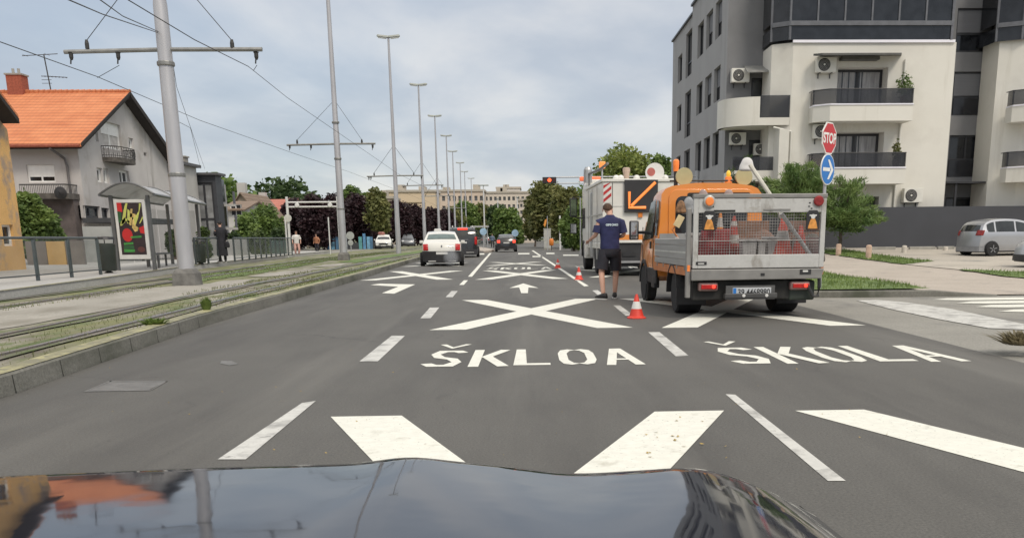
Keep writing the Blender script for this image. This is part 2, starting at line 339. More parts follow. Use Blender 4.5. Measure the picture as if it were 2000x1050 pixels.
while y<62:
    x=KX(y); kj.add([(x-.001,y-.008,.0),(x-.001,y+.008,.0),(x-.014,y+.008,.152),(x-.014,y-.008,.152)],[(0,1,2,3)]); kj.add([(x-.033,y-.008,.1745),(x-.033,y+.008,.1745),(x-.15,y+.008,.1745),(x-.15,y-.008,.1745)],[(0,1,2,3)])
    kj.add([(x+.002-.001,y-.008,.002),(x+.002,y+.008,.002),(x-.030,y+.008,.16),(x-.030,y-.008,.16)],[(0,1,2,3)]); y+=1.0
kj=kj.build('kerb_joints',ground_mat('joint_dark',(.03,.03,.025),(.05,.05,.04),[])); tag(kj,kind='structure')
# track bed, slab, rails, platform
bed=[(KX(y)-.14,y) for y in ys]+[(PL(y),y) for y in (420,200,80,63,40,25.4,18.8,0,-20)]
patch('track_bed',bed,BED,dz=.13,grid=4,zfun=lambda x,y:0)
slab=[(TC(y)+1.62,y) for y in (-20,0,8,14,20,24)]+[(-7.6,26),(-7.9,28)]+[(-8.6,27.2),(-8.3,25.4),(-8.95,23.6)]+[(TC(y)-.7,y) for y in (22,14,8,0,-20)]
patch('track_slab',soft(slab,.04,.8,4),SLAB,dz=.138,grid=3,zfun=lambda x,y:0)
patch('track_slab',soft([(-8.0,29.5),(-7.6,31),(-7.9,37),(-8.4,37.5),(-8.9,33),(-8.7,30)],.15,.5,14),SLAB,dz=.142,grid=3,zfun=lambda x,y:0)
patch('track_slab',soft([(-8.9,40),(-8.1,41),(-8.3,46),(-9.1,44)],.15,.5,15),SLAB,dz=.142,grid=3,zfun=lambda x,y:0)
patch('grass_strip',soft([(-9.0,26.5),(-9.0,30),(-9.6,40),(-10.6,52),(-11,80),(-12.6,80),(-12.2,52),(-11.1,38),(-10.4,28)],.12,.7,6),GRASSM,dz=.146,grid=3,zfun=lambda x,y:0)
patch('grass_strip',soft([(KX(y)-.35,y) for y in (24,40,57,90,120)]+[(TC(y)+2.9,y) for y in (120,90,57,40,27)],.10,.8,7),GRASSM,dz=.146,grid=3,zfun=lambda x,y:0)
patch('grass_strip',soft([(TC(y)+1.5,y) for y in (46,60,90,120)]+[(TC(y)+.3,y) for y in (120,90,60,48)],.10,.8,8),GRASSM,dz=.146,grid=3,zfun=lambda x,y:0)
STEEL=M('rail_steel',(.42,.41,.40),.32,.9,.1,8)
RUST=M('rail_groove',(.045,.036,.03),.8,0,.3,9)
T2=curve([(-20,-8.7),(10,-8.9),(16.6,-9.05),(25,-9.6),(52,-11.3),(95,-12.0),(168,-14.6),(420,-26)])
RA=curve([(-20,-5.85),(0,-5.95),(11.5,-6.3),(20.8,-6.9),(30,-7.15),(52,-8.1),(72,-8.2),(95,-8.7),(120,-9.5),(168,-11.2),(240,-12.6),(420,-22)])
rail_lbl=['worn steel tram rail nearest the yellow kerb','shiny steel tram rail beside the wide concrete slab','tram rail of the far track on its road side','tram rail nearest the platform edge']
for k,f in enumerate([lambda y:RA(y)+1.0,RA,T2,lambda y:T2(y)-.95]):
    y0,y1=-18,300
    tag(strip(lambda y:f(y)-.17-.05*math.sin(y*1.3),lambda y:f(y)+.20+.06*math.sin(y*.9+1),y0,y1,.6,.147).build('track_dirt',DIRT),kind='structure')
    t=empty('tram_rail',(0,0,0),0,rail_lbl[k],'tram rail','rails of the tram tracks')
    mb=MB(); gv=MB(); ysr=[y0+(y1-y0)*i/90 for i in range(91)]
    mb.rings([[(f(y)-.035,y,.10),(f(y)-.03,y,.158),(f(y)+.025,y,.158),(f(y)+.03,y,.10)] for y in ysr]); mb.build('rail_head',STEEL,t)
    gv.rings([[(f(y)+.026,y,.10),(f(y)+.026,y,.151),(f(y)+.065,y,.151),(f(y)+.065,y,.10)] for y in ysr]); gv.build('groove',RUST,t)
pf=[(PL(y),y) for y in (-20,0,18.8,25.4,40,63,80)]
patch('platform',pf+[(-60,80),(-60,-20)],PLATM,dz=.30,grid=6,zfun=lambda x,y:0)
kerb('platform_edge',pf,.306,.3,PLATM,'pale concrete edge of the tram platform along the far track',left=True)
mb=MB()
for a,b in zip(pf,pf[1:]): mb.quad((a[0]-.02,a[1],.311),(b[0]-.02,b[1],.311),(b[0]-.14,b[1],.311),(a[0]-.14,a[1],.311))
tag(mb.build('platform_line',YEL),kind='structure')
# ---- road markings
MZ=.0035
mk=MB(); wn_=MB(); gh=MB()
def mpoly(mb,pts,z=MZ): mb.poly([(p[0],p[1],z) for p in pts])
def dash(mb,x0,y0,x1,y1,w=.14): mpoly(mb,[(x0-w/2,y0),(x0+w/2,y0),(x1+w/2,y1),(x1-w/2,y1)])
def pxl(mb,pts,z=MZ): mpoly(mb,[gp(*p,z) for p in pts],z)
# lane lines, near to far
pxl(wn_,[(425,896),(480,896),(617,782),(590,786)]); pxl(wn_,[(702,705),(738,705),(791,655),(765,655)])
pxl(wn_,[(821,621),(841,621),(858,600),(840,600)]); pxl(wn_,[(870,580),(884,580),(894,568),(882,568)])
pxl(mk,[(897,556),(906,556),(914,547),(906,547)]); pxl(mk,[(914,540),(922,540),(960,494),(956,494)])
pxl(wn_,[(1417,769),(1436,770),(1652,938),(1617,938)]); pxl(wn_,[(1266,648),(1288,648),(1345,694),(1320,695)])
pxl(wn_,[(1198,596),(1211,596),(1237,615),(1222,616)]); pxl(wn_,[(1157,567),(1167,566),(1187,580),(1174,581)])
pxl(mk,[(1126,548),(1133,548),(1150,558),(1141,559)]); pxl(mk,[(1038,489),(1042,489),(1132,547),(1124,547)])
# stop lines and dashes of the junction
for x0,x1,y in [(932,946,495.5),(1012,1034,495),(1067,1083,494.5),(1100,1130,498),(1040,1060,500.5)]: pxl(mk,[(x0,y+1.3),(x1,y+1.3),(x1,y-1),(x0,y-1)])
def xmark(mb,cx,cy,hw=1.40,hl=3.1,s=.50,sk=0.0):
    w=s/2; hw-=w
    def q(x,y): return (cx+x+sk*y,cy+y)
    k=w/hw*hl                                    # where the arm edges cross
    mpoly(mb,[q(-hw-w,hl),q(-hw+w,hl),q(0,k),q(hw-w,hl),q(hw+w,hl),q(w,0),q(hw+w,-hl),q(hw-w,-hl),q(0,-k),q(-hw+w,-hl),q(-hw-w,-hl),q(-w,0)])
xmark(mk,-.03,3.55); xmark(mk,0.0,16.3,1.40,3.2); xmark(mk,-.35,33.2,1.42,4.0,.5,-.02); xmark(mk,-.7,47,1.4,3.2,.45,-.02)
xmark(mk,3.27,3.5); xmark(mk,3.2,16.2,1.42,3.2); xmark(mk,3.2,33.5,1.4,3.6)
xmark(mk,-3.9,33.5,1.42,4.0,.5,-.03); xmark(mk,-4.5,47,1.4,3.2,.45,-.02)
pxl(mk,[(1018,572),(1031,572),(1032,561),(1052,562),(1022,553),(995,562),(1014,561)][:])
pxl(mk,[(723,556),(742,553.5),(780,554.5),(811,555),(786,566),(770,573),(746,572),(778,559.5)])
# lettering SKOLA / SKLOA with carons, as stencilled strokes in a unit box (width, height)
def stroke(pts,w): return (pts,w)
GL={'S':([(.93,.83),(.75,.93),(.30,.93),(.12,.74),(.30,.55),(.70,.45),(.88,.27),(.70,.08),(.25,.08),(.05,.2)],.24),
    'K1':([(.13,0),(.13,1)],.26),'K2':([(.93,.98),(.36,.5)],.24),'K3':([(.42,.56),(.95,0)],.26),
    'L':([(.14,1),(.14,.10),(.98,.10)],.25),
    'O1':([(.42,.93),(.22,.88),(.11,.7),(.11,.3),(.22,.12),(.42,.07)],.23),'O2':([(.60,.93),(.80,.88),(.91,.7),(.91,.3),(.80,.12),(.60,.07)],.23),
    'A1':([(.10,0),(.47,.97)],.22),'A2':([(.90,0),(.55,.97)],.24),'A3':([(.28,.30),(.72,.30)],.17)}
LET={'Š':['S'],'K':['K1','K2','K3'],'L':['L'],'O':['O1','O2'],'A':['A1','A2','A3']}
def glyph(mb,ch,x0,y0,w,h,sh=0.0,z=MZ):
    sx,sy=w,h
    def put(pts,sw,kz=0):
        P=[Vector((p[0]*sx,p[1]*sy)) for p in pts]; W=sw*w/2*1.12; n=len(P); Lf=[];Rt=[]
        for i,p in enumerate(P):
            d1=(P[i]-P[i-1]).normalized() if i else None; d2=(P[i+1]-P[i]).normalized() if i<n-1 else None
            d=((d1 or d2)+(d2 or d1)).normalized(); nn=Vector((-d.y,d.x)); s=1.0
            if d1 and d2: s=min(1.5,1/max(.4,nn.dot(Vector((-d2.y,d2.x)))))
            nw=W*(1.0+.45*abs(nn.y))       # horizontal strokes are stretched along the road
            Lf.append(p+nn*nw*s); Rt.append(p-nn*nw*s)
        for i in range(n-1):
            q=[Lf[i],Lf[i+1],Rt[i+1],Rt[i]]
            mb.poly([(x0+v.x+sh*v.y,y0+v.y,z+.0004*(i%2)+.0009*kz) for v in q])
    for kz,g in enumerate(LET[ch]): put(*GL[g],kz)
    if ch=='Š': put([(.12,1.42),(.5,1.16),(.95,1.42)],.16,1)
def word(mb,s,x0,x1,y0,h,gap=.27,sh=0.0,z=MZ):
    n=len(s); w=(x1-x0)/(n+gap*(n-1)); 
    for i,c in enumerate(s): glyph(mb,c,x0+i*w*(1+gap),y0,w,h,sh,z+.0004*(i%2))
word(mk,'ŠKLOA',-1.08,1.10,9.22,1.42)
word(mk,'ŠKOLA',2.02,4.30,9.12,1.45)
word(mk,'ŠKOLA',-1.75,.85,38.4,2.6)
word(mk,'ŠKOLA',1.9,4.4,38.4,2.6)
# rubbed out old markings in the left lane
pxl(gh,[(169,762.5),(217,744),(324,744),(290,761)],.0018)
for q in ([(163,764),(167,764),(219,743),(213,743)],[(213,744.5),(326,744.5),(328,743),(215,743)],[(167,764),(292,762),(294,760),(172,762)],[(292,762),(298,760),(328,743),(322,744)]): pxl(gh,q)
pxl(gh,[(430,709),(448,713),(466,710),(452,704),(432,704)])
# side street: broad worn band and zebra bars
for a in [[(1672,586),(1712,585),(1770,590),(1860,603),(1950,622),(2000,632),(2000,643),(1930,640),(1830,622),(1740,603)]]:
    pxl(wn_,a,.003)
for y0,y1,xl in [(582,586,1820),(588,592.5,1868),(595,600,1905),(604,609,1950)]: pxl(mk,[(xl,y1-1),(xl+60,y1),(2080,y1-2),(2080,y0-3),(xl+30,y0)],.003)
for nme,mb,mt in (('road_marking',mk,PAINT),('worn_road_marking',wn_,WORN),('faded_road_marking',gh,GHOST)):
    o=mb.build(nme,mt); tag(o,kind='structure')
    for p in o.data.polygons:
        pass
    bm=bmesh.new(); bm.from_mesh(o.data)
    for f in bm.faces:
        if f.normal.z<0: f.normal_flip()
    bm.to_mesh(o.data); bm.free()
# ---------------------------------------------------------------- buildings
STW=ground_mat('white_render',(.65,.635,.58),(.70,.685,.63),[((.56,.54,.48),.7,.64,.07,(1.5,1.5,.16)),((.60,.58,.53),.35,.6,.1,None)],scale=.5,bump=.1,fine=40,rough=.88,fc=.05)
STG=ground_mat('grey_render',(.31,.31,.315),(.345,.345,.35),[((.265,.265,.268),.7,.64,.07,(1.5,1.5,.16))],scale=.5,bump=.1,fine=40,rough=.88,fc=.05)
STG2=M('dark_grey_render',(.185,.188,.197),.85,0,.06,1.0,.15,60)
DFR=M('dark_frame',(.03,.031,.036),.45)
WFR=M('white_frame',(.80,.80,.78),.45,0,.04)
GL_D=M('dark_glass',(.018,.02,.024),.06,0,.3,2,spec=.55)
GL_M=M('window_glass',(.045,.05,.055),.08,0,.35,1.3,spec=.6)
GL_R=M('tinted_railing_glass',(.03,.031,.037),.12,0,.2,2,alpha=.62)
CURT=M('curtain',(.36,.36,.37),.9,0,.25,9,stretch=(1,1,.1))
BLIND=M('roller_blind',(.16,.165,.18),.8,0,.06,2,stretch=(.2,.2,8))
LED=M('bright_cornice',(.80,.79,.86),.4,0,.02)
ACW=M('ac_casing',(.66,.65,.60),.5,0,.05)
BLK=M('black_plastic',(.022,.022,.024),.5)
ALU=M('aluminium',(.42,.42,.42),.42,.75,.08,6)
GALV=M('galvanised_steel',(.46,.47,.49),.5,.45,.07,3,.1,20,stretch=(1,1,.2))
CONC=M('concrete',(.30,.29,.26),.85,0,.18,2.5,.3,30)
def glazed(t,origin,U,Nn,u0,u1,z0,z1,depth=.16,kind='window',mull=2,fr=DFR,gl=GL_M,fw=.07,blind=0,curt=False,transom=None,name='window',bm=None):
    """window filling an opening of a wall, set back by depth: frame part with pane sub-part"""
    O=Vector(origin); U=Vector(U); Nn=Vector(Nn); Z=Vector((0,0,1))
    def P(u,z,d): return O+U*u+Z*z-Nn*d
    def bar(mb,a,b,c,d,d0,d1):
        v=[P(a,c,d0),P(b,c,d0),P(b,d,d0),P(a,d,d0)]; mb.prism(v,-Nn*(d1-d0))
    f=MB(); d0,d1=depth-.05,depth+.03
    bar(f,u0,u1,z0,z0+fw,d0,d1); bar(f,u0,u1,z1-fw,z1,d0,d1); bar(f,u0,u0+fw,z0+fw,z1-fw,d0,d1); bar(f,u1-fw,u1,z0+fw,z1-fw,d0,d1)
    for k in range(1,mull):
        c=u0+(u1-u0)*k/mull; bar(f,c-fw/2,c+fw/2,z0+fw,z1-fw,d0,d1)
    if transom: bar(f,u0+fw,u1-fw,transom-fw/2,transom+fw/2,d0-.004,d1)
    fo=f.build(name,fr,t)
    g=MB(); g.quad(P(u0,z0,depth),P(u1,z0,depth),P(u1,z1,depth),P(u0,z1,depth)); g.build('pane',gl,fo)
    if curt: 
        c=MB(); n=int((u1-u0)/.07); pts=[]
        for k in range(n+1):
            u=u0+fw+(u1-u0-2*fw)*k/n; pts.append((P(u,z0+fw,depth-.012-.008*(k%2)),P(u,z1-fw,depth-.012-.008*(k%2))))
        for k in range(n):
            if mull>1 and abs((k+.5)/n-.5)<.06: continue
            if (k*7)%n<n*.12: continue
            c.quad(pts[k][0],pts[k+1][0],pts[k+1][1],pts[k][1])
        c.build_each('curtain',CURT,fo)
    if blind:
        b=MB(); zz=z1-fw-(z1-z0-2*fw)*blind; bar(b,u0+fw,u1-fw,zz,z1-fw,depth-.04,depth-.01); b.build('roller_blind',BLIND if fr is DFR else WFR,fo)
    return fo
def ac_unit(t,x,y,z,label,nrm=(0,-1,0),s=1.0,sx=1.0):
    """outdoor air conditioner on a wall; its back touches y"""
    o=empty('air_conditioner',(x,y,z),0,label,'air conditioner','air conditioners on the apartment building'); W,H,D=.86*s*sx,.62*s,.34
    b=MB().bb(-W/2,W/2,-D-.06,-.06,0,H); b.build('casing',ACW,o,bevel=.02)
    f=MB(); f.lathe([(.02,-D-.085),(.245*s,-D-.085),(.262*s,-D-.075),(.262*s,-D-.05),(.02,-D-.05)],20,(-W*.12,0,H/2),'Y'); f.build('fan_grille',BLK,o)
    h=MB(); h.lathe([(.01,-D-.10),(.05,-D-.10),(.05,-D-.084),(.01,-D-.084)],12,(-W*.12,0,H/2),'Y'); 
    for r_ in (.11,.16,.21):
        pts=[(-W*.12+r_*s*math.cos(a*.314),-D-.09,H/2+r_*s*math.sin(a*.314)) for a in range(21)]; h.tube(pts,.004,4,False)
    h.build('fan_hub',ACW,o)
    k=MB(); 
    for sx_ in(-1,1): k.box((sx_*W*.3,-D/2-.02,-.02),(.04,D+.04,.03)); k.box((sx_*W*.3,-.02,-.12),(.04,.035,.22))
    k.build_each('bracket',DFR,o); return o
# ---- apartment building on the right
apt=empty('apartment_building',(10.05,48,.4),0,'four storey apartment building in white and grey render with dark glass balconies','apartment building')
def ap(o): o.matrix_parent_inverse=apt.matrix_basis.inverted(); return o   # children below are modelled in world coordinates
YW,YG=48.0,50.3
FL=[1.35,4.6,7.9,11.0]
Xc=10.0
def kid(mb,name,mat,**k):
    for i,v in enumerate(mb.v): mb.v[i]=(v[0]-10.05,v[1]-48,v[2]-.4)
    return mb.build(name,mat,apt,**k)
AO=Vector((10.05,48,.4))
# grey street-side wall (two steps) with window openings
TOP=14.6
side=MB(); sw=[]       # openings as (y0,y1,z0,z1)
def side_open(px0,px1,X):
    return xp(px1,300,X).y,xp(px0,300,X).y
for px0,px1 in ((1391,1403),(1374,1386),(1358,1369)):
    y0,y1=side_open(px0,px1,Xc)
    for z0,z1 in ((4.9,6.6),(8.15,9.85),(11.3,13.1)): sw.append((y0,y1,z0,z1))
Y1=61.2; X2=Xc-.05
H0=.2
hs=[(Y1-y1,Y1-y0,z0-H0,z1-H0) for y0,y1,z0,z1 in sw]
wall_holes(side,(Xc,Y1,H0),(0,-1,0),(-1,0,0),Y1-YG,TOP-H0,hs,.25)
Y2=71.5; X2=Xc+.35
sw2=[]
y0,y1=xp(1352,250,X2).y,xp(1337,250,X2).y
big=[(y0,y1,4.2,6.7),(y0,y1,7.5,10.3),(y0,y1,11.2,13.9)]
ya,yb=xp(1330,250,X2).y,xp(1322,250,X2).y
small=[(ya,yb,5.0,6.6),(ya,yb,8.2,9.9),(ya,yb,11.4,13.1)]
wall_holes(side,(X2,Y2,H0),(0,-1,0),(-1,0,0),Y2-Y1,TOP-.05-H0,[(Y2-b,Y2-a,c-H0,d-H0) for a,b,c,d in big+small],.25)
side.quad((Xc,Y1,H0),(X2,Y1,H0),(X2,Y1,TOP),(Xc,Y1,TOP))
side.quad((Xc,YG,TOP),(34,YG,TOP),(34,Y1,TOP),(Xc,Y1,TOP)); side.quad((X2,Y1,TOP-.05),(34,Y1,TOP-.05),(34,Y2,TOP-.05),(X2,Y2,TOP-.05)); side.quad((X2,Y2,H0),(34,Y2,H0),(34,Y2,TOP-.05),(X2,Y2,TOP-.05)); side.quad((34,YG,H0),(34,Y2,H0),(34,Y2,TOP-.05),(34,YG,TOP-.05))
kid(side,'street_wall',STG)
def offs(p): return (p[0]-AO.x,p[1]-AO.y,p[2]-AO.z)
for a,b,c,d in sw: glazed(apt,offs((Xc,Y1,0)),(0,-1,0),(-1,0,0),Y1-b,Y1-a,c,d,.22,mull=1,fw=.06,blind=.55 if (c>8 and a<56) else 0,gl=GL_D)
for a,b,c,d in big: glazed(apt,offs((X2,Y2,0)),(0,-1,0),(-1,0,0),Y2-b,Y2-a,c,d,.2,mull=2,fw=.09,transom=c+.9,gl=GL_D)
for a,b,c,d in small: glazed(apt,offs((X2,Y2,0)),(0,-1,0),(-1,0,0),Y2-b,Y2-a,c,d,.22,mull=1,fw=.06,gl=GL_D)
cp=MB(); cp.bb(Xc-.12,Xc+.18,YG-.12,Y1+.02,TOP,TOP+.12); cp.bb(X2-.12,X2+.18,Y1+.03,Y2+.1,TOP-.05,TOP+.06); cp.bb(Xc+.19,34,YG-.12,YG+.2,TOP,TOP+.12); kid(cp,'coping',DFR)
kid(MB().tube([(Xc+.2,Y1+.12,.3),(Xc+.2,Y1+.12,9.8)],.06,8).tube([(Xc+.2,Y1+.12,9.8),(Xc+.28,Y1+.35,10.3)],.06,8),'downpipe',ACW)
# grey front wall (recessed)
X3=fp(1948,250,YG).x
gw=MB(); go=[]
def fr(px0,px1,py0,py1,Y):     # pixel rectangle to (x0,x1,z0,z1) on the plane Y
    ym=(py0+py1)/2; xm=(px0+px1)/2
    return fp(px0,ym,Y).x,fp(px1,ym,Y).x,fp(xm,py1,Y).z,fp(xm,py0,Y).z
greyw=[fr(1868,1942,16,102,YG),fr(1861,1930,140,225,YG),fr(1852,1920,264,345,YG),fr(1846,1906,385,412,YG)]
doorsL=[fr(1467,1498,152,213,YG),fr(1462,1496,273,330,YG)]
allg=greyw+doorsL
wall_holes(gw,(Xc,YG,H0),(1,0,0),(0,-1,0),34-Xc,TOP-H0,[(a-Xc,b-Xc,c-H0,d-H0) for a,b,c,d in allg],.2)
kid(gw,'front_wall',STG2)
for k,(a,b,c,d) in enumerate(greyw):
    glazed(apt,offs((0,YG,0)),(1,0,0),(0,-1,0),a,b,c,d,.16,mull=[1,1,2,1][k],blind=[.55,.55,0,0][k],gl=GL_D,transom=c+(d-c)*.42 if k<3 else None,fw=.09)
for a,b,c,d in doorsL: glazed(apt,offs((0,YG,0)),(1,0,0),(0,-1,0),a,b,c,d,.16,mull=1,gl=GL_M,name='balcony_door',fw=.10)
for k in (1,2):
    a,b,c,d=greyw[k]; f=MB().bb(a+.05,b-.05,YG-.03,YG-.012,c,c+(d-c)*.40); kid(f,'railing_panel',GL_R)
a,b,c,d=greyw[3]; kid(MB().bb(a-.7,b+.9,YG-1.6,YG-.01,d+.62,d+.70).bb(a-.2,a-.1,YG-1.5,YG-1.4,.4,d+.61),'entrance_canopy',DFR)
# white bays
def bay(x0,x1,z1,holes,cham,chz,xr_vis=True):
    w_=MB(); xm=x0+cham
    hh=[(a-xm,b-xm,c-H0,d-H0) for a,b,c,d in holes if a>xm]
    wall_holes(w_,(xm,YW,H0),(1,0,0),(0,-1,0),x1-xm,z1-H0,hh,.9)
    w_.quad((x0,YW+.55,H0),(xm,YW,H0),(xm,YW,z1),(x0,YW+.55,z1)); w_.quad((x0,YW+.55,H0),(x0,YG,H0),(x0,YG,z1),(x0,YW+.55,z1)); w_.quad((x1,YW,H0),(x1,YG,H0),(x1,YG,z1),(x1,YW,z1))
    w_.poly([(xm,YW,z1),(x1,YW,z1),(x1,YG,z1),(x0,YG,z1),(x0,YW+.55,z1)])
    return kid(w_,'white_bay',STW)
xb0=fp(1507,250,YW).x; xb1=fp(1855,250,YW).x; zt=fp(1700,83,YW).z
d3=fr(1635,1733,131,202,YW); d2=fr(1630,1725,258,327,YW); g0=fr(1640,1716,384,412,YW)
bay(xb0,xb1,zt,[d3,d2,g0],.9,0)
for k,(a,b,c,d) in enumerate((d3,d2)): glazed(apt,offs((0,YW,0)),(1,0,0),(0,-1,0),a,b,c,d,.8,mull=2,gl=GL_M,curt=True,name='balcony_door',fw=.12)
glazed(apt,offs((0,YW,0)),(1,0,0),(0,-1,0),*g0,.6,mull=2,gl=GL_D)
kid(MB().bb(xb0+.85,xb1-.1,YW-.10,YW-.005,zt-.02,zt+.10),'cornice',LED)
# glazed loggia on the top floor
def loggia(x0,x1,n,cham):
    z0,zm,zm2,z3=zt+.11,fp(1700,50,YW-.1).z,fp(1700,41,YW-.1).z,TOP-.1
    pl=[(x0,YG-.02),(x0,YW+.5),(x0+cham,YW-.06),(x1,YW-.06),(x1,YG-.02)]
    g=MB(); f=MB(); lo=MB()
    for (a,b),(c,d) in zip(pl,pl[1:]): 
        g.quad((a,b,zm2),(c,d,zm2),(c,d,z3),(a,b,z3)); lo.quad((a,b,z0),(c,d,z0),(c,d,zm),(a,b,zm))
        f.prism([(a,b,zm),(a,b,zm2),(a,b-.09,zm2),(a,b-.09,zm)],(c-a,d-b,0)) if abs(c-a)>.1 else None
    f.poly([(p[0],p[1],z3) for p in pl]); 
    for k in range(n+1):
        x=x0+cham+(x1-x0-cham)*k/n; f.bb(x-.04,x+.04,YW-.12,YW-.064,zm2,z3)
    for p in pl[1:3]: f.tube([(p[0],p[1],z0),(p[0],p[1],z3)],.06,6)
    f.bb(x1-.06,x1+.06,YW-.13,YW-.064,z0,z3)
    kid(g,'loggia_glazing',GL_D); kid(lo,'loggia_parapet',GL_R if False else GL_D); kid(f,'loggia_frame',M('loggia_frame',(.12,.125,.14),.4)) 
loggia(fp(1512,60,YW).x,fp(1862,60,YW).x-.1,6,.75)
# balconies of the white bay
def balcony(a,b,z0,z1,zr,out,ch,cap=True,name='balcony_slab',open_end=False):
    pl=[(a,YW-.003),(a,YW-out+ch),(a+ch*1.1,YW-out),(b,YW-out),(b,YW-.003)]
    s=MB().prism([(p[0],p[1],z0) for p in pl],(0,0,z1-z0)); sl_=kid(s,name,STW)
    t=MB().prism([(p[0]+(.0 if i in(0,1) else .0),p[1]-(.04 if 0<i<4 else 0),z1+.004) for i,p in enumerate(pl)],(0,0,.06)); kid(t,'balcony_edge',LED)
    r=MB(); k=MB()
    for i in range(4):
        p,q=Vector((*pl[i],z1+.08)),Vector((*pl[i+1],z1+.08)); 
        r.prism([p+Vector((0,.05,0)),q+Vector((0,.05,0)),q+Vector((0,.065,0)),p+Vector((0,.065,0))],(0,0,zr-z1-.08)) if i in (1,2) else r.prism([p+Vector((.06*(1 if i==0 else -1),0,0)),q+Vector((.06*(1 if i==0 else -1),.05,0)),q+Vector((.075*(1 if i==0 else -1),.05,0)),p+Vector((.075*(1 if i==0 else -1),0,0))],(0,0,zr-z1-.08))
        k.tube([p+Vector((0,.05,zr-z1-.08)),q+Vector((0,.05,zr-z1-.08))],.022,6)
    kid(r,'glass_railing',GL_R); kid(k,'handrail',DFR)
OUT=1.25
def YB(px0,px1,py0,py1): return fr(px0,px1,py0,py1,YW-OUT)
a,b,z0,z1=YB(1594,1783,205,236); rr=fp(1700,173,YW-OUT).z; balcony(a,b,z0,z1,rr,OUT,.6)
a2,b2,z20,z21=YB(1590,1768,329,359); rr2=fp(1700,298,YW-OUT).z; balcony(a2,b2,z20,z21,rr2,OUT,.6)
# canopy over the upper balcony
cx0,cx1,cz0,cz1=fr(1598,1780,98,104,YW-OUT)
c_=MB(); c_.prism([(cx0+.5,YW-.01,cz1+.05),(cx0,YW-.5,cz1-.03),(cx0+.25,YW-1.1,cz1-.1),(cx1-.45,YW-1.25,cz1-.12),(cx1,YW-.01,cz1+.05)],(0,0,-.09)); c_.bb(cx0+1.4,cx1-1.2,YW-.5,YW-.02,cz1-.28,cz1-.13); kid(c_,'awning_box',M('awning_dark',(.10,.10,.095),.7))
kid(MB().bb((d3[0]+d3[1])/2-.18,(d3[0]+d3[1])/2+.18,YW-.08,YW-.005,d3[3]+.25,d3[3]+.42),'wall_lamp',M('lamp_housing',(.09,.085,.07),.6))
for p0,p1 in (((1770,116),(1766,160)),((1760,240),(1756,292)),((1750,362),(1746,404))):
    p=fp(*p0,YW-.09); q=fp(*p1,YW-.09); kid(MB().tube([(q.x,q.y,p.z),(q.x,q.y,q.z-.4)],.055,8),'downpipe',ACW)
# left corner balcony, curved
zA=fp(1465,190,YG-2).z; zB=fp(1465,246,YG-2).z; XL=fp(1412,220,YG-1.6).x
arc=[(XL+.02,YG-.004),(XL,YG-.6),(XL+.12,YG-1.2),(XL+.55,YG-1.75),(XL+1.15,YG-2.1),(XL+1.9,YG-2.25),(xb0+.85,YG-2.3)]
arc=[tuple(v)[:2] for v in catmull([(p[0],p[1],0) for p in arc],4)]
xr_=xb0+.84
def arcwall(z0,z1,th,mat,name,sel=None):
    mb=MB(); A_=[Vector((*p,0)) for p in arc]
    if sel: A_=[p for p in A_ if sel(p)]
    rg=[]
    for i,p in enumerate(A_):
        d=(A_[min(i+1,len(A_)-1)]-A_[max(i-1,0)]).normalized(); n_=Vector((-d.y,d.x,0)); 
        q=p+n_*th; rg.append([(p.x,p.y,z0),(p.x,p.y,z1),(q.x,q.y,z1),(q.x,q.y,z0)])
    mb.rings(rg); return smooth_auto(kid(mb,name,mat))
xg=fp(1483,220,YG-2.2).x
arcwall(zB,zA,.16,STW,'balcony_parapet',lambda p:p.x<=xg+.15)
arcwall(zB,zB+.35,.16,STW,'balcony_parapet',lambda p:p.x>=xg-.15)
arcwall(zB+.36,zA+.05,.02,GL_R,'glass_railing',lambda p:p.x>=xg-.15)
kid(MB().prism([(p[0],p[1]+.02,zB-.0) for p in arc]+[(xr_,YG-.01,zB)],(0,0,.18)),'balcony_slab',STW)
zc=fp(1495,122,YG-1.5).z; cxa=fp(1466,130,YG-1.5).x
kid(MB().prism([(cxa,YG-.01,zc+.1),(cxa-.1,YG-1.2,zc-.35),(xr_,YG-1.5,zc-.35),(xr_,YG-.01,zc+.1)],(0,0,-.07)),'awning',M('awning_grey',(.22,.22,.21),.7))
# block below the corner balcony and its own lower balcony rail
blk=MB(); bx0=fp(1522,300,YW-.3).x; bx1=fp(1541,300,YW-.3).x; bz=fp(1530,252,YW-.3).z
blk.prism([(bx0-.25,YW+1.0,H0),(bx0,YW-.2,H0),(bx1,YW-.2,H0),(bx1,YW+.0,H0),(bx0+.4,YW+1.0,H0)],(0,0,bz-H0)); kid(blk,'corner_pier',STW)
lz0,lz1=fp(1495,333,YG-2).z,fp(1495,306,YG-2).z; lx0,lx1=fp(1430,320,YG-2).x,xr_-.6
kid(MB().bb(lx0,lx1,YG-2.0,YG-.01,lz0-.5,lz0),'balcony_slab',STW); kid(MB().bb(lx0+.03,lx1-.02,YG-1.98,YG-1.96,lz0+.02,lz1),'glass_railing',GL_R)
kid(MB().tube([(bx1+.12,YW-.1,bz-.1),(bx1+.12,YW-.1,.6)],.045,8).tube([(bx0-.3,YW-.15,bz+.1),(bx1+.12,YW-.1,bz-.1)],.045,8),'downpipe',ACW)
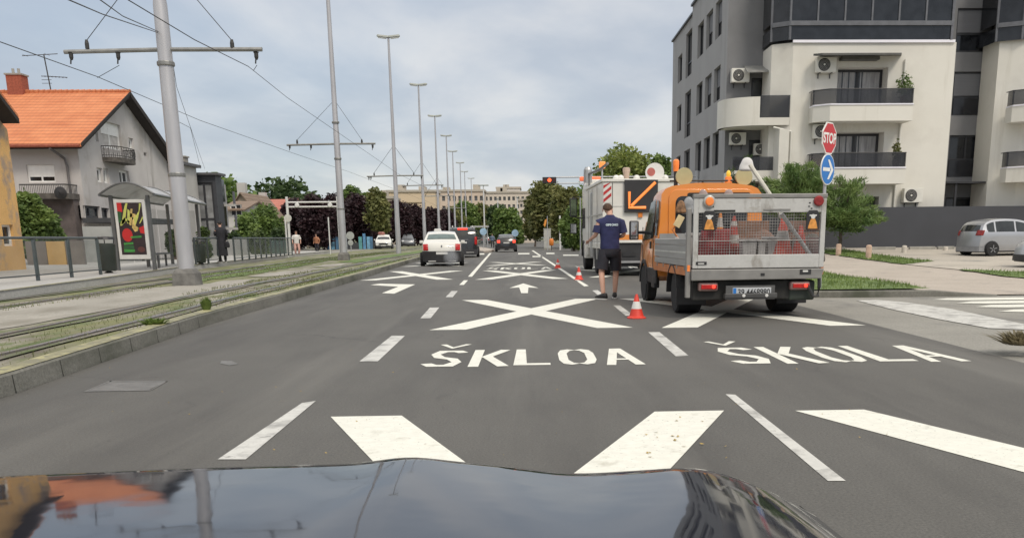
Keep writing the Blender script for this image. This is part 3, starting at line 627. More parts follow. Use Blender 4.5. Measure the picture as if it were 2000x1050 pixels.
# second white bay at the right edge
xb2=fp(1948,250,YW).x
wx=fr(1990,2060,270,322,YW); wx2=fr(1990,2060,400,440,YW)
bay(xb2,34,zt+.3,[(xb2+2.2,xb2+5,c,d) for c,d in ((d3[2],d3[3]),(d2[2],d2[3]),(g0[2],g0[3]))],1.2,0)
for c,d in ((d3[2],d3[3]),(d2[2],d2[3]),(g0[2],g0[3])): glazed(apt,offs((0,YW,0)),(1,0,0),(0,-1,0),xb2+2.2,xb2+5,c,d,.8,mull=2,gl=GL_M,curt=True,name='balcony_door',fw=.12)
xx=fp(1988,220,YW-OUT).x
for q0,q1,q2 in ((205,236,173),(327,355,295)):
    balcony(xx,xx+6,fp(1990,q1,YW-OUT).z,fp(1990,q0,YW-OUT).z,fp(1990,q2,YW-OUT).z,OUT,.6)
kid(MB().tube([(xb2+1.9,YW-.09,1),(xb2+1.9,YW-.09,zt-.5)],.055,8),'downpipe',ACW)
loggia(fp(1958,40,YW).x,34,8,1.0)
# air conditioners, things of their own
def acp(px,py,Y,label,s=1.0,sx=1.0): 
    p=fp(px,py,Y); ac_unit(apt,p.x,Y-.003,p.z,label,s=s,sx=sx)
acp(1443,163,YG,'white air conditioner on grey wall left of the curved balcony door',1.05)
acp(1438,284,YG,'white air conditioner in the dark recess under the curved balcony',.95)
acp(1484,304,YG,'air conditioner standing behind the glass rail of the lower corner balcony',.9)
acp(1609,144,YW,'white air conditioner beside the upper balcony under the dark awning',1.1)
acp(1602,272,YW,'white air conditioner beside the lower balcony behind the stop sign',1.05)
acp(1777,396,YW,'white air conditioner low on the white wall just above the dark fence wall',1.1)
# ---- dark boundary wall
WALLM=M('anthracite_wall',(.05,.053,.062),.7,0,.10,.5,.1,20,detail=8)
wz=[(fp(x,y,47.3).x,fp(x,y,47.3).z) for x,y in ((1612,409),(1700,405),(1850,403),(2000,402))]
mb=MB(); top=[(8.2,wz[0][1]-.1)]+wz+[(48,wz[-1][1]+.2)]
rg=[]
for x,z in [(t[0],t[1]) for t in top]: rg.append([(x,47.25,.1),(x,47.25,z),(x,47.45,z),(x,47.45,.1)])
mb.rings(rg); tag(mb.build('boundary_wall',WALLM),'long smooth anthracite wall standing between the parking lot and the apartment building','wall')

# ---------------------------------------------------------------- left side houses
ROOF=M('orange_roof_tiles',(.36,.105,.045),.75,0,.2,3,0)
def tile_roof_mat(name,c1,c2,pitch=.33):
    mt=bpy.data.materials.new(name); mt.use_nodes=True; t=mt.node_tree; p=t.nodes['Principled BSDF']; p.inputs['Roughness'].default_value=.8
    g=t.nodes.new('ShaderNodeTexCoord'); wv=t.nodes.new('ShaderNodeTexWave'); wv.bands_direction='Z'; wv.inputs['Scale'].default_value=1/pitch*.31*1.9; wv.wave_profile='SAW'; wv.inputs['Distortion'].default_value=.15; t.links.new(g.outputs['Object'],wv.inputs[0])
    w2_=t.nodes.new('ShaderNodeTexWave'); w2_.bands_direction='X'; w2_.inputs['Scale'].default_value=1.3; t.links.new(g.outputs['Object'],w2_.inputs[0])
    ns=t.nodes.new('ShaderNodeTexNoise'); ns.inputs['Scale'].default_value=1.1; ns.inputs['Detail'].default_value=8; t.links.new(g.outputs['Object'],ns.inputs[0])
    r=t.nodes.new('ShaderNodeValToRGB'); r.color_ramp.elements[0].color=(*c1,1); r.color_ramp.elements[1].color=(*c2,1); r.color_ramp.elements[0].position=.3; r.color_ramp.elements[1].position=.7; t.links.new(ns.outputs['Fac'],r.inputs[0])
    q=t.nodes.new('ShaderNodeValToRGB'); q.color_ramp.elements[0].color=(.42,.42,.42,1); q.color_ramp.elements[1].color=(1,1,1,1); q.color_ramp.elements[0].position=.0; q.color_ramp.elements[1].position=.25; t.links.new(wv.outputs['Fac'],q.inputs[0])
    m_=t.nodes.new('ShaderNodeMix'); m_.data_type='RGBA'; m_.blend_type='MULTIPLY'; m_.inputs['Factor'].default_value=1; t.links.new(r.outputs[0],m_.inputs['A']); t.links.new(q.outputs[0],m_.inputs['B']); t.links.new(m_.outputs['Result'],p.inputs['Base Color'])
    a=t.nodes.new('ShaderNodeMath'); a.operation='ADD'; t.links.new(wv.outputs['Fac'],a.inputs[0]); t.links.new(w2_.outputs['Fac'],a.inputs[1])
    b=t.nodes.new('ShaderNodeBump'); b.inputs['Strength'].default_value=.5; b.inputs['Distance'].default_value=.05; t.links.new(a.outputs[0],b.inputs['Height']); t.links.new(b.outputs[0],p.inputs['Normal']); return mt
TILE=tile_roof_mat('clay_roof_tiles',(.52,.17,.07),(.66,.25,.11))
TILER=tile_roof_mat('red_roof_tiles',(.42,.14,.10),(.50,.19,.14))
TILEB=tile_roof_mat('brown_roof_tiles',(.20,.14,.10),(.26,.19,.14))
HG=ground_mat('house_grey_render',(.46,.44,.43),(.55,.53,.515),[((.37,.35,.335),.9,.63,.06,(1.4,1.4,.2)),((.40,.375,.35),.5,.62,.05,None)],scale=.5,bump=.15,fine=30,rough=.9,fc=.06)
HW=M('house_light_render',(.47,.46,.44),.88,0,.07,.8,.2,40,detail=9)
DWOOD=M('dark_soffit_wood',(.028,.023,.021),.8)
BRICK=M('red_brick',(.30,.085,.05),.85,0,.2,12)
IRON=M('wrought_iron',(.035,.034,.033),.6)
X0=-21.0; ya_,yc_=47.2,58.4; zE=5.75; zR=8.5; G0=.3; xL=-32.0
ho=Vector((X0,ya_,G0)); house=empty('grey_house',ho,0,'grey rendered house with steep orange tiled roof, red chimney and small gable balcony','house')
def mk_kid(root):
    o_=Vector(root.location)
    def f(mb,name,mat,parent=None,**k):
        for i,v in enumerate(mb.v): mb.v[i]=(v[0]-o_.x,v[1]-o_.y,v[2]-o_.z)
        return mb.build(name,mat,parent or root,**k)
    return f,(lambda p:(p[0]-o_.x,p[1]-o_.y,p[2]-o_.z))
hk,hoff=mk_kid(house)
ym=(ya_+yc_)/2
def sx_rect(px0,px1,py0,py1,X=X0):
    y0=xp(px0,(py0+py1)/2,X).y; y1=xp(px1,(py0+py1)/2,X).y; xm=(px0+px1)/2
    return y0,y1,xp(xm,py1,X).z,xp(xm,py0,X).z
gl_op=[sx_rect(198,237,240,292),sx_rect(190,201,328,356),sx_rect(203,213,329,358),sx_rect(234,253,333,366),sx_rect(252,261,270,292),sx_rect(184,191,244,276),sx_rect(281,287,298,310),sx_rect(163,196,402,426),sx_rect(199,214,406,428)]
fo_op=[fr(53,107,322,356,ya_)]
fw_=MB()
wall_holes(fw_,(xL,ya_,G0),(1,0,0),(0,-1,0),X0-xL,zE-G0,[(a-xL,b-xL,c-G0,d-G0) for a,b,c,d in fo_op],.18)
wall_holes(fw_,(X0,ya_,G0),(0,1,0),(1,0,0),yc_-ya_,zE-G0,[(a-ya_,b-ya_,c-G0,d-G0) for a,b,c,d in gl_op if d<zE],.2)
# gable triangle above the eave with its openings: build as strips
def gable_strip():
    hs=[h for h in gl_op if h[3]>=zE]
    us=sorted({ya_,yc_,ym,*[h[0] for h in hs],*[h[1] for h in hs]})
    ztop=lambda y: zE+(zR-zE)*(1-abs(y-ym)/(ym-ya_))
    for a,b in zip(us,us[1:]):
        mu=(a+b)/2; hh=sorted([(max(h[2],zE),h[3]) for h in hs if h[0]<mu<h[1]]); z=zE
        for c,d in hh:
            if c>z+.001: fw_.quad((X0,a,z),(X0,b,z),(X0,b,c),(X0,a,c))
            z=d
        fw_.poly([(X0,a,z),(X0,b,z),(X0,b,ztop(b)),(X0,a,ztop(a))])
    for a,b,c,d in hs:
        for (p,q) in (((a,c),(b,c)),((b,c),(b,d)),((b,d),(a,d)),((a,d),(a,c))): fw_.quad((X0,p[0],p[1]),(X0,q[0],q[1]),(X0-.2,q[0],q[1]),(X0-.2,p[0],p[1]))
gable_strip()
# openings crossing the eave line below zE
for h in [h for h in gl_op if h[3]>=zE and h[2]<zE]: pass
fw_.quad((xL,yc_,G0),(X0,yc_,G0),(X0,yc_,zE),(xL,yc_,zE)); fw_.quad((xL,ya_,G0),(xL,yc_,G0),(xL,yc_,zE),(xL,ya_,zE))
hk(fw_,'wall',HG)
for k,(a,b,c,d) in enumerate(gl_op):
    glazed(house,hoff((X0,0,0)),(0,1,0),(1,0,0),a,b,max(c,zE) if d>=zE and c<zE else c,d,.18,mull=2 if k in(0,3,7) else 1,fr=WFR if k not in (7,8) else DFR,gl=GL_M if k else M('balcony_back',(.50,.48,.46),.8),name='window',fw=.11,blind=.45 if k==0 else 0)
for a,b,c,d in fo_op: glazed(house,hoff((0,ya_,0)),(1,0,0),(0,-1,0),a,b,c,d,.12,mull=2,fr=WFR,gl=GL_D,blind=.72)
# roof: two slopes with thickness, dark soffit and verge
ov=.75; ovg=.50; sl_=(zR-zE)/(ym-ya_); th=.14
def slope(sgn):
    ye=ym-sgn*(ym-ya_+ov); ze=zE-sl_*ov; mb=MB()
    a=[(xL-.5,ym,zR+.22),(X0+ovg,ym,zR+.22),(X0+ovg,ye,ze+.22),(xL-.5,ye,ze+.22)]
    mb.prism(a,(0,0,-th)); return mb
hk(slope(1),'roof',TILE); hk(slope(-1),'roof',TILE)
so_=MB()
for sgn in (1,-1):
    ye=ym-sgn*(ym-ya_+ov-.03); ze=zE-sl_*(ov-.03)
    so_.prism([(xL-.4,ym-sgn*.01,zR+.07),(X0+ovg-.02,ym-sgn*.01,zR+.07),(X0+ovg-.02,ye,ze+.07),(xL-.4,ye,ze+.07)],(0,0,-.10))
    so_.prism([(X0+ovg+.002,ym-sgn*.004,zR+.23),(X0+ovg+.04,ym-sgn*.004,zR+.23),(X0+ovg+.04,ye-sgn*.03,ze+.23),(X0+ovg+.002,ye-sgn*.03,ze+.23)],(0,0,-.13 if sgn>0 else -.26))
hk(so_,'soffit',DWOOD)
rg=MB(); n_=40
for k in range(n_): 
    x=xL+(X0+ovg-xL)*(k+.5)/n_; rg.lathe([(.10,-.17),(.13,.17)],8,(x,ym,zR+.22),'X')
hk(rg,'ridge_tiles',TILE)
hk(MB().tube([(xL-.5,ya_-ov-.06,zE-sl_*ov+.12),(X0+ovg-.05,ya_-ov-.06,zE-sl_*ov+.12)],.075,8),'gutter',BRICK)
dp=[(X0-.9,ya_-ov-.06,zE-.35),(X0-.62,ya_-.1,zE-.75),(X0-.55,ya_-.08,zE-1.1),(X0-.5,ya_-.08,.4)]
hk(MB().tube(dp,.06,8),'downpipe',M('downpipe_grey',(.14,.13,.13),.5))
p=fp(38,192,ym); 
ch=hk(MB().bb(p.x-.38,p.x+.38,ym-.35,ym+.35,zR-.3,zR+1.0),'chimney',BRICK); hk(MB().bb(p.x-.43,p.x+.43,ym-.40,ym+.40,zR+1.0,zR+1.08),'chimney_cap',CONC,parent=ch).matrix_parent_inverse=Matrix.Identity(4)
pt=MB(); 
for dx in(-.14,.14): pt.tube([(p.x+dx,ym,zR+1.08),(p.x+dx,ym,zR+1.35)],.07,8)
hk(pt,'chimney_pot',CONC,parent=ch)
# antenna on the ridge (thing of its own)
p=fp(100,190,ym+.3); an=empty('roof_antenna',(p.x,ym+.4,zR+.1),0,'thin metal television antenna standing on the orange roof ridge','antenna')
at=MB(); at.tube([(0,0,0),(-.15,0,2.0)],.03,6); at.build('mast',IRON,an)
at=MB(); at.tube([(-1.25,0,1.93),(.55,0,2.02)],.018,4); at.tube([(-.3,0,.95),(.9,0,.88)],.018,4)
for k in range(7): at.tube([(-.3+.18*k,-.22,.94-.01*k),(-.3+.18*k,.22,.94-.01*k)],.008,4)
for k in range(3): at.tube([(-1.1+.55*k,-.3,1.95+.02*k),(-1.1+.55*k,.3,1.95+.02*k)],.008,4)
for k in range(3): at.tube([(-.42,0,.6+.17*k),(.08,0,.6+.17*k)],.012,4)
at.build('dipoles',IRON,an)
# gable balcony
a,b,c,d=sx_rect(199,241,288,318)
bs=MB(); arcp=[(X0+.003,a),(X0+.45,a+.02),(X0+.72,a+.35),(X0+.8,(a+b)/2),(X0+.72,b-.35),(X0+.45,b-.02),(X0+.003,b)]
bz=xp(235,318,X0+.5).z; tz=xp(235,289,X0+.5).z
bs.prism([(x,y,bz) for x,y in arcp],(0,0,.22)); hk(bs,'balcony_slab',M('dirty_concrete',(.10,.09,.08),.9,0,.3,4))
br=MB(); A_=catmull([(x,y,0) for x,y in arcp],4)
br.tube([(v.x,v.y,tz) for v in A_],.025,5); br.tube([(v.x,v.y,bz+.30) for v in A_],.02,5)
for i,v in enumerate(A_): 
    br.tube([(v.x,v.y,bz+.22),(v.x,v.y,tz)],.012,4)
    if i%2==0 and i+2<len(A_): 
        u=A_[i+2]; pts=[v.lerp(u,.5)+Vector((0,.13*math.cos(t*.785),bz+.22+(tz-bz-.22)*.55+.16*math.sin(t*.785))) for t in range(9)]; br.tube(pts,.010,4,False)
hk(br,'balcony_railing',IRON)
# front balcony behind the bush, awning over the shop front
a,b,c,d=fr(38,131,360,386,ya_-1.2); bs=MB().bb(a,b,ya_-1.2,ya_-.003,c-.05,c+.2); hk(bs,'balcony_slab',M('dirty_concrete'))
br=MB(); 
br.tube([(a,ya_-1.15,d),(b-.05,ya_-1.15,d),(b-.05,ya_-.05,d)],.03,5)
n_=26
for k in range(n_+1): br.tube([(a+(b-.05-a)*k/n_,ya_-1.15,c+.2),(a+(b-.05-a)*k/n_,ya_-1.15,d)],.012,4)
for k in range(9): br.tube([(b-.05,ya_-1.15+k*.13,c+.2),(b-.05,ya_-1.15+k*.13,d)],.012,4)
hk(br,'balcony_railing',IRON)
p=fp(116,376,ya_-1.35); dd=MB().lathe([(.02,-.08),(.26,-.02),(.28,0),(.26,.01),(.02,-.06)],14,(0,0,0),'Y')
s_=empty('satellite_dish',(p.x,p.y+.1,p.z),0,'small black satellite dish fixed to the railing of the low front balcony','satellite dish'); dd.build('dish',BLK,s_); MB().tube([(0,0,0),(0,-.25,.05)],.012,5).tube([(0,0,0),(0,.2,-.2)],.02,5).build('arm',IRON,s_)
bx=fp(92,430,ya_-.4); hk(MB().bb(bx.x,bx.x+1.4,ya_-.6,ya_-.01,.35,fp(90,388,ya_-.5).z),'porch',M('porch_brown',(.11,.09,.085),.85,0,.2,3))
a,b,c,d=fr(137,212,427,436,ya_+1.0)
hk(MB().prism([(X0+.004,ya_-.4,c),(X0+2.6,ya_-.2,c),(X0+2.6,ya_+6.5,c),(X0+.004,ya_+6.5,c)],(0,0,.22)),'shop_awning',M('awning_anthracite',(.05,.052,.057),.6))
hk(MB().bb(X0+2.4,X0+2.5,ya_-.05,ya_+.05,.3,c-.005),'awning_post',IRON)
# ---- yellow house at the left edge
YH=M('ochre_render',(.60,.36,.13),.88,0,.07,1.2,.2,40,col2=(.70,.43,.17),detail=8)
YHS=ground_mat('stained_ochre_render',(.60,.36,.13),(.70,.43,.17),[((.34,.26,.20),.9,.60,.05,(1,1,.8)),((.42,.33,.25),1.8,.66,.04,None)],scale=1,bump=.2,fine=30,rough=.9)
xw=-17.6; yf=xp(44,470,xw).y; yn=yf-10.4; ymd=(yf+yn)/2; yh=empty('ochre_house',(xw,yf,.3),0,'ochre rendered house with stained plaster and dark overhanging eave at the left edge','house')
yk,yoff=mk_kid(yh)
t1=xp(38,242,xw+.55); t0=xp(0,192,xw+.55); sr=(t0.z-t1.z)/(t1.y-t0.y); tipz=t1.z; ovy=t1.y-yf
zE2=tipz+sr*ovy; zR2=zE2+sr*(yf-ymd)
op=[(yf-.2-1.0,yf-.2-.3,1.1,1.8),(yf-3.6,yf-2.5,1.2,2.5),(yf-3.6,yf-2.5,3.9,5.1),(yf-7.6,yf-6.5,3.9,5.1)]
wl=MB(); wall_holes(wl,(xw,yn,.3),(0,1,0),(1,0,0),yf-yn,zE2-.3,[(a-yn,b-yn,c-.3,d-.3) for a,b,c,d in op],.2)
wl.poly([(xw,yn,zE2),(xw,yf,zE2),(xw,ymd,zR2)]); wl.quad((xw-12,yn,.3),(xw,yn,.3),(xw,yn,zE2),(xw-12,yn,zE2)); wl.quad((xw-12,yf,.3),(xw,yf,.3),(xw,yf,zE2),(xw-12,yf,zE2)); wl.poly([(xw-12,yn,.3),(xw-12,yf,.3),(xw-12,yf,zE2),(xw-12,ymd,zR2),(xw-12,yn,zE2)])
yk(wl,'wall',YHS)
for a,b,c,d in op: glazed(yh,yoff((xw,0,0)),(0,1,0),(1,0,0),a,b,c,d,.16,mull=1,fr=WFR,gl=GL_D)
rf=MB(); sf=MB()
for sg in (1,-1):
    ye=ymd+sg*(yf-ymd+ovy)
    rf.prism([(xw-12.5,ymd,zR2+.28),(xw+.55,ymd,zR2+.28),(xw+.55,ye,tipz+.28),(xw-12.5,ye,tipz+.28)],(0,0,-.10))
    sf.prism([(xw-12.4,ymd,zR2+.17),(xw+.56,ymd,zR2+.17),(xw+.56,ye,tipz+.17),(xw-12.4,ye,tipz+.17)],(0,0,-.16))
yk(rf,'roof',TILE); yk(sf,'soffit',DWOOD)
# ---- grey flat-roofed house and the dark glass stair block beyond it
ax=X0; a0=58.6; a1=xp(383,330,ax).y; az=xp(345,320,ax).z
fl=empty('flat_roofed_house',(ax,a0,.3),0,'pale grey flat roofed house with one dark window beside the orange roofed house','house'); fk,foff=mk_kid(fl)
wl=MB(); w1=sx_rect(311,332,347,370,ax); w2_=sx_rect(345,352,440,466,ax)
wall_holes(wl,(ax,a0,.3),(0,1,0),(1,0,0),a1-a0,az-.3,[(w1[0]-a0 if w1[0]>a0+.1 else .2,w1[1]-a0,w1[2]-.3,w1[3]-.3)],.25)
wl.quad((ax-9,a0,.3),(ax,a0,.3),(ax,a0,az),(ax-9,a0,az)); wl.quad((ax-9,a1,.3),(ax,a1,.3),(ax,a1,az),(ax-9,a1,az)); wl.quad((ax-9,a0,az),(ax,a0,az),(ax,a1,az),(ax-9,a1,az)); fk(wl,'wall',HW)
glazed(fl,foff((ax,a0,.0)),(0,1,0),(1,0,0),(w1[0]-a0 if w1[0]>a0+.1 else .2),w1[1]-a0,w1[2],w1[3],.2,mull=1,gl=GL_D)
fk(MB().bb(ax-9,ax+.25,a0-.02,a1+.25,az+.003,az+.17),'roof_edge',M('roof_edge_dark',(.09,.09,.095),.6))
p=xp(360,322,ax-.6); fk(MB().bb(ax-1.1,ax-.5,p.y-.1,p.y+.5,az+.17,az+.62).bb(ax-1.17,ax-.43,p.y-.17,p.y+.57,az+.62,az+.70),'chimney',CONC)
gy=a1+.3; gx0=fp(378,400,gy).x; gx1=fp(425,400,gy).x; gz=fp(395,342,gy).z; gy2=xp(433,360,gx1).y
gs=empty('glass_stair_block',(gx1,gy,.3),0,'dark framed glass block with tall panes beyond the pale flat roofed house','building'); gk,goff=mk_kid(gs)
GLC=M('grey_curtain_glass',(.24,.245,.25),.12,0,.25,2,spec=.6)
GSD=M('dark_grey_cladding',(.045,.048,.056),.5)
wl=MB(); wall_holes(wl,(gx0-1,gy,.3),(1,0,0),(0,-1,0),gx1-gx0+1,gz-.3,[(1.15,gx1-gx0+1-.2,.5,gz-.3-.45)],.15); wl.quad((gx1,gy,.3),(gx1,gy2,.3),(gx1,gy2,gz),(gx1,gy,gz)); wl.quad((gx0-1,gy2,.3),(gx1,gy2,.3),(gx1,gy2,gz),(gx0-1,gy2,gz)); wl.quad((gx0-1,gy,gz),(gx1,gy,gz),(gx1,gy2,gz),(gx0-1,gy2,gz)); gk(wl,'cladding',GSD)
glazed(gs,goff((gx0-1,gy,.3)),(1,0,0),(0,-1,0),1.15,gx1-gx0+1-.2,.5,gz-.3-.45,.12,mull=2,gl=GLC,transom=gz-.3-2.7,fw=.12)
gk(MB().bb(gx0-1.1,gx1+.25,gy-.3,gy2+.2,gz+.003,gz+.14),'roof_edge',M('roof_edge_dark'))
# block with stacked balconies behind the glass block
b0=gy2+.1; bx_=gx1-.15; b1=xp(442,380,bx_).y; bzz=xp(436,360,bx_).z
bb_=empty('balcony_house',(bx_,b0,.3),0,'narrow grey house front with stacked dark balconies behind the glass block','house'); bk,boff=mk_kid(bb_)
bk(MB().bb(bx_-7,bx_,b0,b1,.3,bzz),'wall',STG); 
for z in (1.9,3.4): bk(MB().bb(bx_+.003,bx_+.7,b0+.4,b1-.4,z,z+.15),'balcony_slab',HW); bk(MB().bb(bx_+.63,bx_+.68,b0+.4,b1-.4,z+.155,z+.95),'balcony_railing',M('rail_grey',(.10,.10,.12),.5)); 
for z in (2.05,3.6): bk(MB().bb(bx_+.004,bx_+.03,b0+.8,b1-1,z+.1,z+1.5),'window',GL_D)
# ---- small houses further back
def far_house(px0,px1,pyE,pyR,Y,dep,label,wm,rm,ridge='x',pxs=None,wins=(),chim=None,name='house'):
    x0,x1=fp(px0,pyE,Y).x,fp(px1,pyE,Y).x; ze=fp((px0+px1)/2,pyE,Y).z; zr2=fp((px0+px1)/2,pyR,Y).z
    t=empty(name,((x0+x1)/2,Y,0.1),0,label,'house'); k,of=mk_kid(t)
    w_=MB()
    wall_holes(w_,(x0,Y,.1),(1,0,0),(0,-1,0),x1-x0,ze-.1,[(a,b,c,d) for a,b,c,d in wins],.15)
    w_.quad((x0,Y+dep,.1),(x1,Y+dep,.1),(x1,Y+dep,ze),(x0,Y+dep,ze))
    for x in(x0,x1): w_.quad((x,Y,.1),(x,Y+dep,.1),(x,Y+dep,ze),(x,Y,ze))
    xm=(x0+x1)/2; r_=MB(); o=.4
    if ridge=='y':
        for y in(Y,Y+dep): w_.poly([(x0,y,ze),(x1,y,ze),(xm,y,zr2)])
        s=(zr2-ze)/(xm-x0)
        for sg in(-1,1): r_.prism([(xm,Y-o,zr2+.12),(xm+sg*(x1-xm+o),Y-o,ze-s*o+.12),(xm+sg*(x1-xm+o),Y+dep+o,ze-s*o+.12),(xm,Y+dep+o,zr2+.12)],(0,0,-.12))
    elif ridge=='x':
        yv=Y+dep/2
        for x in(x0,x1): w_.poly([(x,Y,ze),(x,Y+dep,ze),(x,yv,zr2)])
        s=(zr2-ze)/(dep/2)
        for sg in(-1,1): r_.prism([(x0-o,yv,zr2+.12),(x0-o,yv+sg*(dep/2+o),ze-s*o+.12),(x1+o,yv+sg*(dep/2+o),ze-s*o+.12),(x1+o,yv,zr2+.12)],(0,0,-.12))
    else:
        r_.bb(x0-.3,x1+.3,Y-.3,Y+dep+.3,ze+.003,ze+.25)
    k(w_,'wall',wm); k(r_,'roof',rm)
    for a,b,c,d in wins: glazed(t,of((x0,Y,.1)),(1,0,0),(0,-1,0),a,b,c,d,.12,mull=2,fr=WFR,gl=GL_D,fw=.06)
    if chim: 
        xx_=fp(chim[0],pyR,Y+2).x; k(MB().bb(xx_-.4,xx_+.4,Y+dep*.4,Y+dep*.4+.8,ze,zr2+chim[1]),'chimney',HW)
    return t
BEI=M('beige_render',(.38,.32,.25),.9,0,.1,1); LGR=M('light_house_render',(.50,.49,.46),.9,0,.1,1)
far_house(438,472,410,392,82,8,'pale house with grey roof between the balcony house and the bushes',LGR,TILEB,'x',wins=((.4,1.2,1.0,2.1),(1.9,2.7,1.0,2.1),(.5,1.4,3.1,4.0)))
far_house(440,510,425,378,95,9,'beige gabled house with brown verge behind the pale house',BEI,TILEB,'y',wins=((2.6,3.6,1.5,2.8),),chim=(462,1.2))
far_house(500,560,412,388,118,9,'low house with a red tiled roof above the green bushes',LGR,TILER,'x',chim=(505,.9))
far_house(545,590,410,388,128,9,'brown roofed house partly behind the purple trees',BEI,TILEB,'y')
# balcony plants and figures
# ---------------------------------------------------------------- poles, lamps, wires
POLEM=M('pole_paint',(.44,.44,.46),.45,.35,.08,3,.1,12,stretch=(1,1,.25))
ARM=M('arm_steel',(.26,.26,.25),.5,.5,.15,5)
LAMPH=M('lamp_head',(.34,.36,.33),.5,.2,.05)
LENS=M('lamp_lens',(.62,.64,.62),.25,0,.03)
FOOT=M('pole_foot_concrete',(.16,.155,.145),.9,0,.25,5,.4,30)
pole_spots=[(gp(367,557,.13),6.2),(gp(672,508,.13),6.2),(gp(779,495,.13),6.1)]
heads=[(755,72),(812,170),(845,230),(868,268),(881,298),(896,320),(905,337),(918,350)]
def mast(loc,H,lean=0,arm=True,near=False,label='',r0=.20,r1=.075,armw=(2.75,2.6),za=6.1):
    t=empty('lamp_mast',loc,0,label,'street lamp','lamp masts in line between the tram tracks')
    b=MB(); b.tube([(0,0,.25 if near else 0),(0,0,2.6),(0,0,2.72),(0,0,6.5),(0,0,6.6),(0,0,H)],[r0,r0*.96,r0*.9,r0*.80,r0*.74,r1],14); smooth_auto(b.build('pole',POLEM,t))
    f=MB(); 
    if near: f.rings([[(s*sx*x,s*sy*x,z) for sx,sy in((-1,-1),(1,-1),(1,1),(-1,1))] for s,x,z in ((1,.29,-.02),(1,.27,.30),(1,.19,.42))]); f.build('foot',FOOT,t,bevel=.02)
    r=MB(); 
    for z in (2.66,5.2,7.0): r.lathe([(r0*.97,z-.05),(r0*1.02,z-.03),(r0*1.02,z+.03),(r0*.97,z+.05)],14) if near else None
    if near: r.build_each('band',ARM,t)
    if arm:
        a=MB(); a.tube([(-armw[0],0,za-.05),(0,0,za),(armw[1],0,za)],.05,8); ao=a.build('cross_arm',ARM,t)
        c=MB()
        for x in (-armw[0]+.15,-armw[0]+1.25 if near else -armw[0]+.3,armw[1]-.15): c.lathe([(.03,-.14),(.05,-.08),(.05,0),(.07,.03)],8,(x,0,za-.09)); c.tube([(x,0,za-.12),(x-.03,0,za-.32)],.018,5)
        for x in (-armw[0]+.55,armw[1]-.7): c.lathe([(.05,0),(.05,.12),(.03,.2)],8,(x,0,za+.02))
        c.build_each('insulator',IRON,ao)
        g=MB(); g.tube([(-armw[0]+.55,0,za+.2),(-.05,0,za+2.1)],.009 if near else .012,4); g.tube([(armw[1]-.7,0,za+.2),(.05,0,za+2.1)],.009 if near else .012,4); g.build_each('stay_wire',IRON,t)
    h=MB(); 
    for s in (-1,1): h.rings([[(s*u,-.17*w_,H-.02+.0*u+zz),(s*u,.17*w_,H-.02+zz),(s*u,.13*w_,H+.12*w_+zz),(s*u,-.13*w_,H+.12*w_+zz)] for u,w_,zz in((.0,.9,.02),(.25,1,.03),(.75,1,.09),(.83,.6,.10))])
    ho_=h.build('lamp_head',LAMPH,t,bevel=.02)
    l=MB(); l.box((-.45,0,H-.01),(.6,.24,.05),0,0,R(7)); l.box((.45,0,H-.01),(.6,.24,.05),0,0,R(-7)); l.build_each('lens',LENS,ho_); return t
ordn=['nearest','second','third','fourth','fifth','sixth','seventh','eighth','ninth']
lb=['thick grey mast with long cross arm standing nearest, just right of the tram shelter','tall grey mast with cross arm standing on the grass beyond the shelter','grey mast with short double lamp head, the tallest one whose lamp shows']
for k,(p,za) in enumerate(pole_spots):
    mast(p,16.4 if k<2 else fp(755,74,p.y).z-.13,near=k<2,label=lb[k],za=[fp(330,97,p.y).z,fp(655,281,p.y).z,fp(776,343,p.y).z][k]-.13,armw=(2.35,2.3) if k==0 else ((2.6,2.0) if k==1 else (2.1,2.1)),r0=.20 if k==0 else .19)
where=['second lamp head down the line','third lamp head down the line','fourth lamp head down the line','fifth lamp head down the line','sixth lamp head down the line','seventh lamp head down the line','last lamp head before the flats']
for k,(px,py) in enumerate(heads[1:]):
    Y=95.5+24*k; q=fp(px,py,Y); mast((q.x+.25,Y,.13),q.z,label='slim grey lamp mast with double head, the '+where[k],za=6.1,armw=(2,2),arm=k in(0,1,3),r0=.17)
for k,(px,py,Y,lab) in enumerate([(944,363,190,'slim white lamp mast with flat head above the traffic island'),(972,389,215,'short white mast standing left of the black car ahead'),(1010,386,200,'thin white mast right of the black car ahead')]):
    q=fp(px,py,Y); t=empty('street_lamp',(q.x,Y,0),0,lab,'street lamp'); MB().tube([(0,0,0),(0,0,q.z)],[.16,.10],8).build('pole',M('white_pole',(.6,.6,.6),.5),t)
    MB().box((0,0,q.z+.1),(2.0 if k==0 else .5,.4,.22)).build('lamp_head',LAMPH,t,bevel=.04)
# contact wires
WIRE=M('wire',(.03,.03,.032),.6)
def wire(pts,r,label): 
    mb=MB(); mb.tube(pts,r,4,False); tag(mb.build('overhead_wire',WIRE),label,'wire','overhead tram wires')
tcx=lambda y: RA(y)+.5
P0,P1,P2=[p for p,_ in pole_spots]
wire([fp(250,0,14.5),fp(380,78,18.5),fp(485,130,P0.y),fp(560,190,33),fp(640,245,42),fp(732,308,P1.y+8),fp(775,338,P2.y),(-9.2,120,5.6),(-12,240,5.5)],.009,'overhead wire running over the near tram track past the cross arm tips')
wire([fp(-90,45,15),fp(0,82,18),fp(190,150,P0.y),fp(390,235,38),fp(575,300,P1.y+4),fp(680,335,P2.y),(-12.4,120,5.6),(-15,240,5.5)],.009,'overhead wire running over the far tram track above the orange roof')
q0=P0+Vector((-.12,0,fp(310,64,P0.y).z-.13))
wire([fp(125,-4,12),fp(200,28,17),q0],.009,'lower of the two wires slanting down to the nearest mast from the top left')
wire([fp(190,-4,12),fp(240,32,18),q0+Vector((.02,0,.02))],.009,'upper of the two wires slanting down to the nearest mast from the top left')
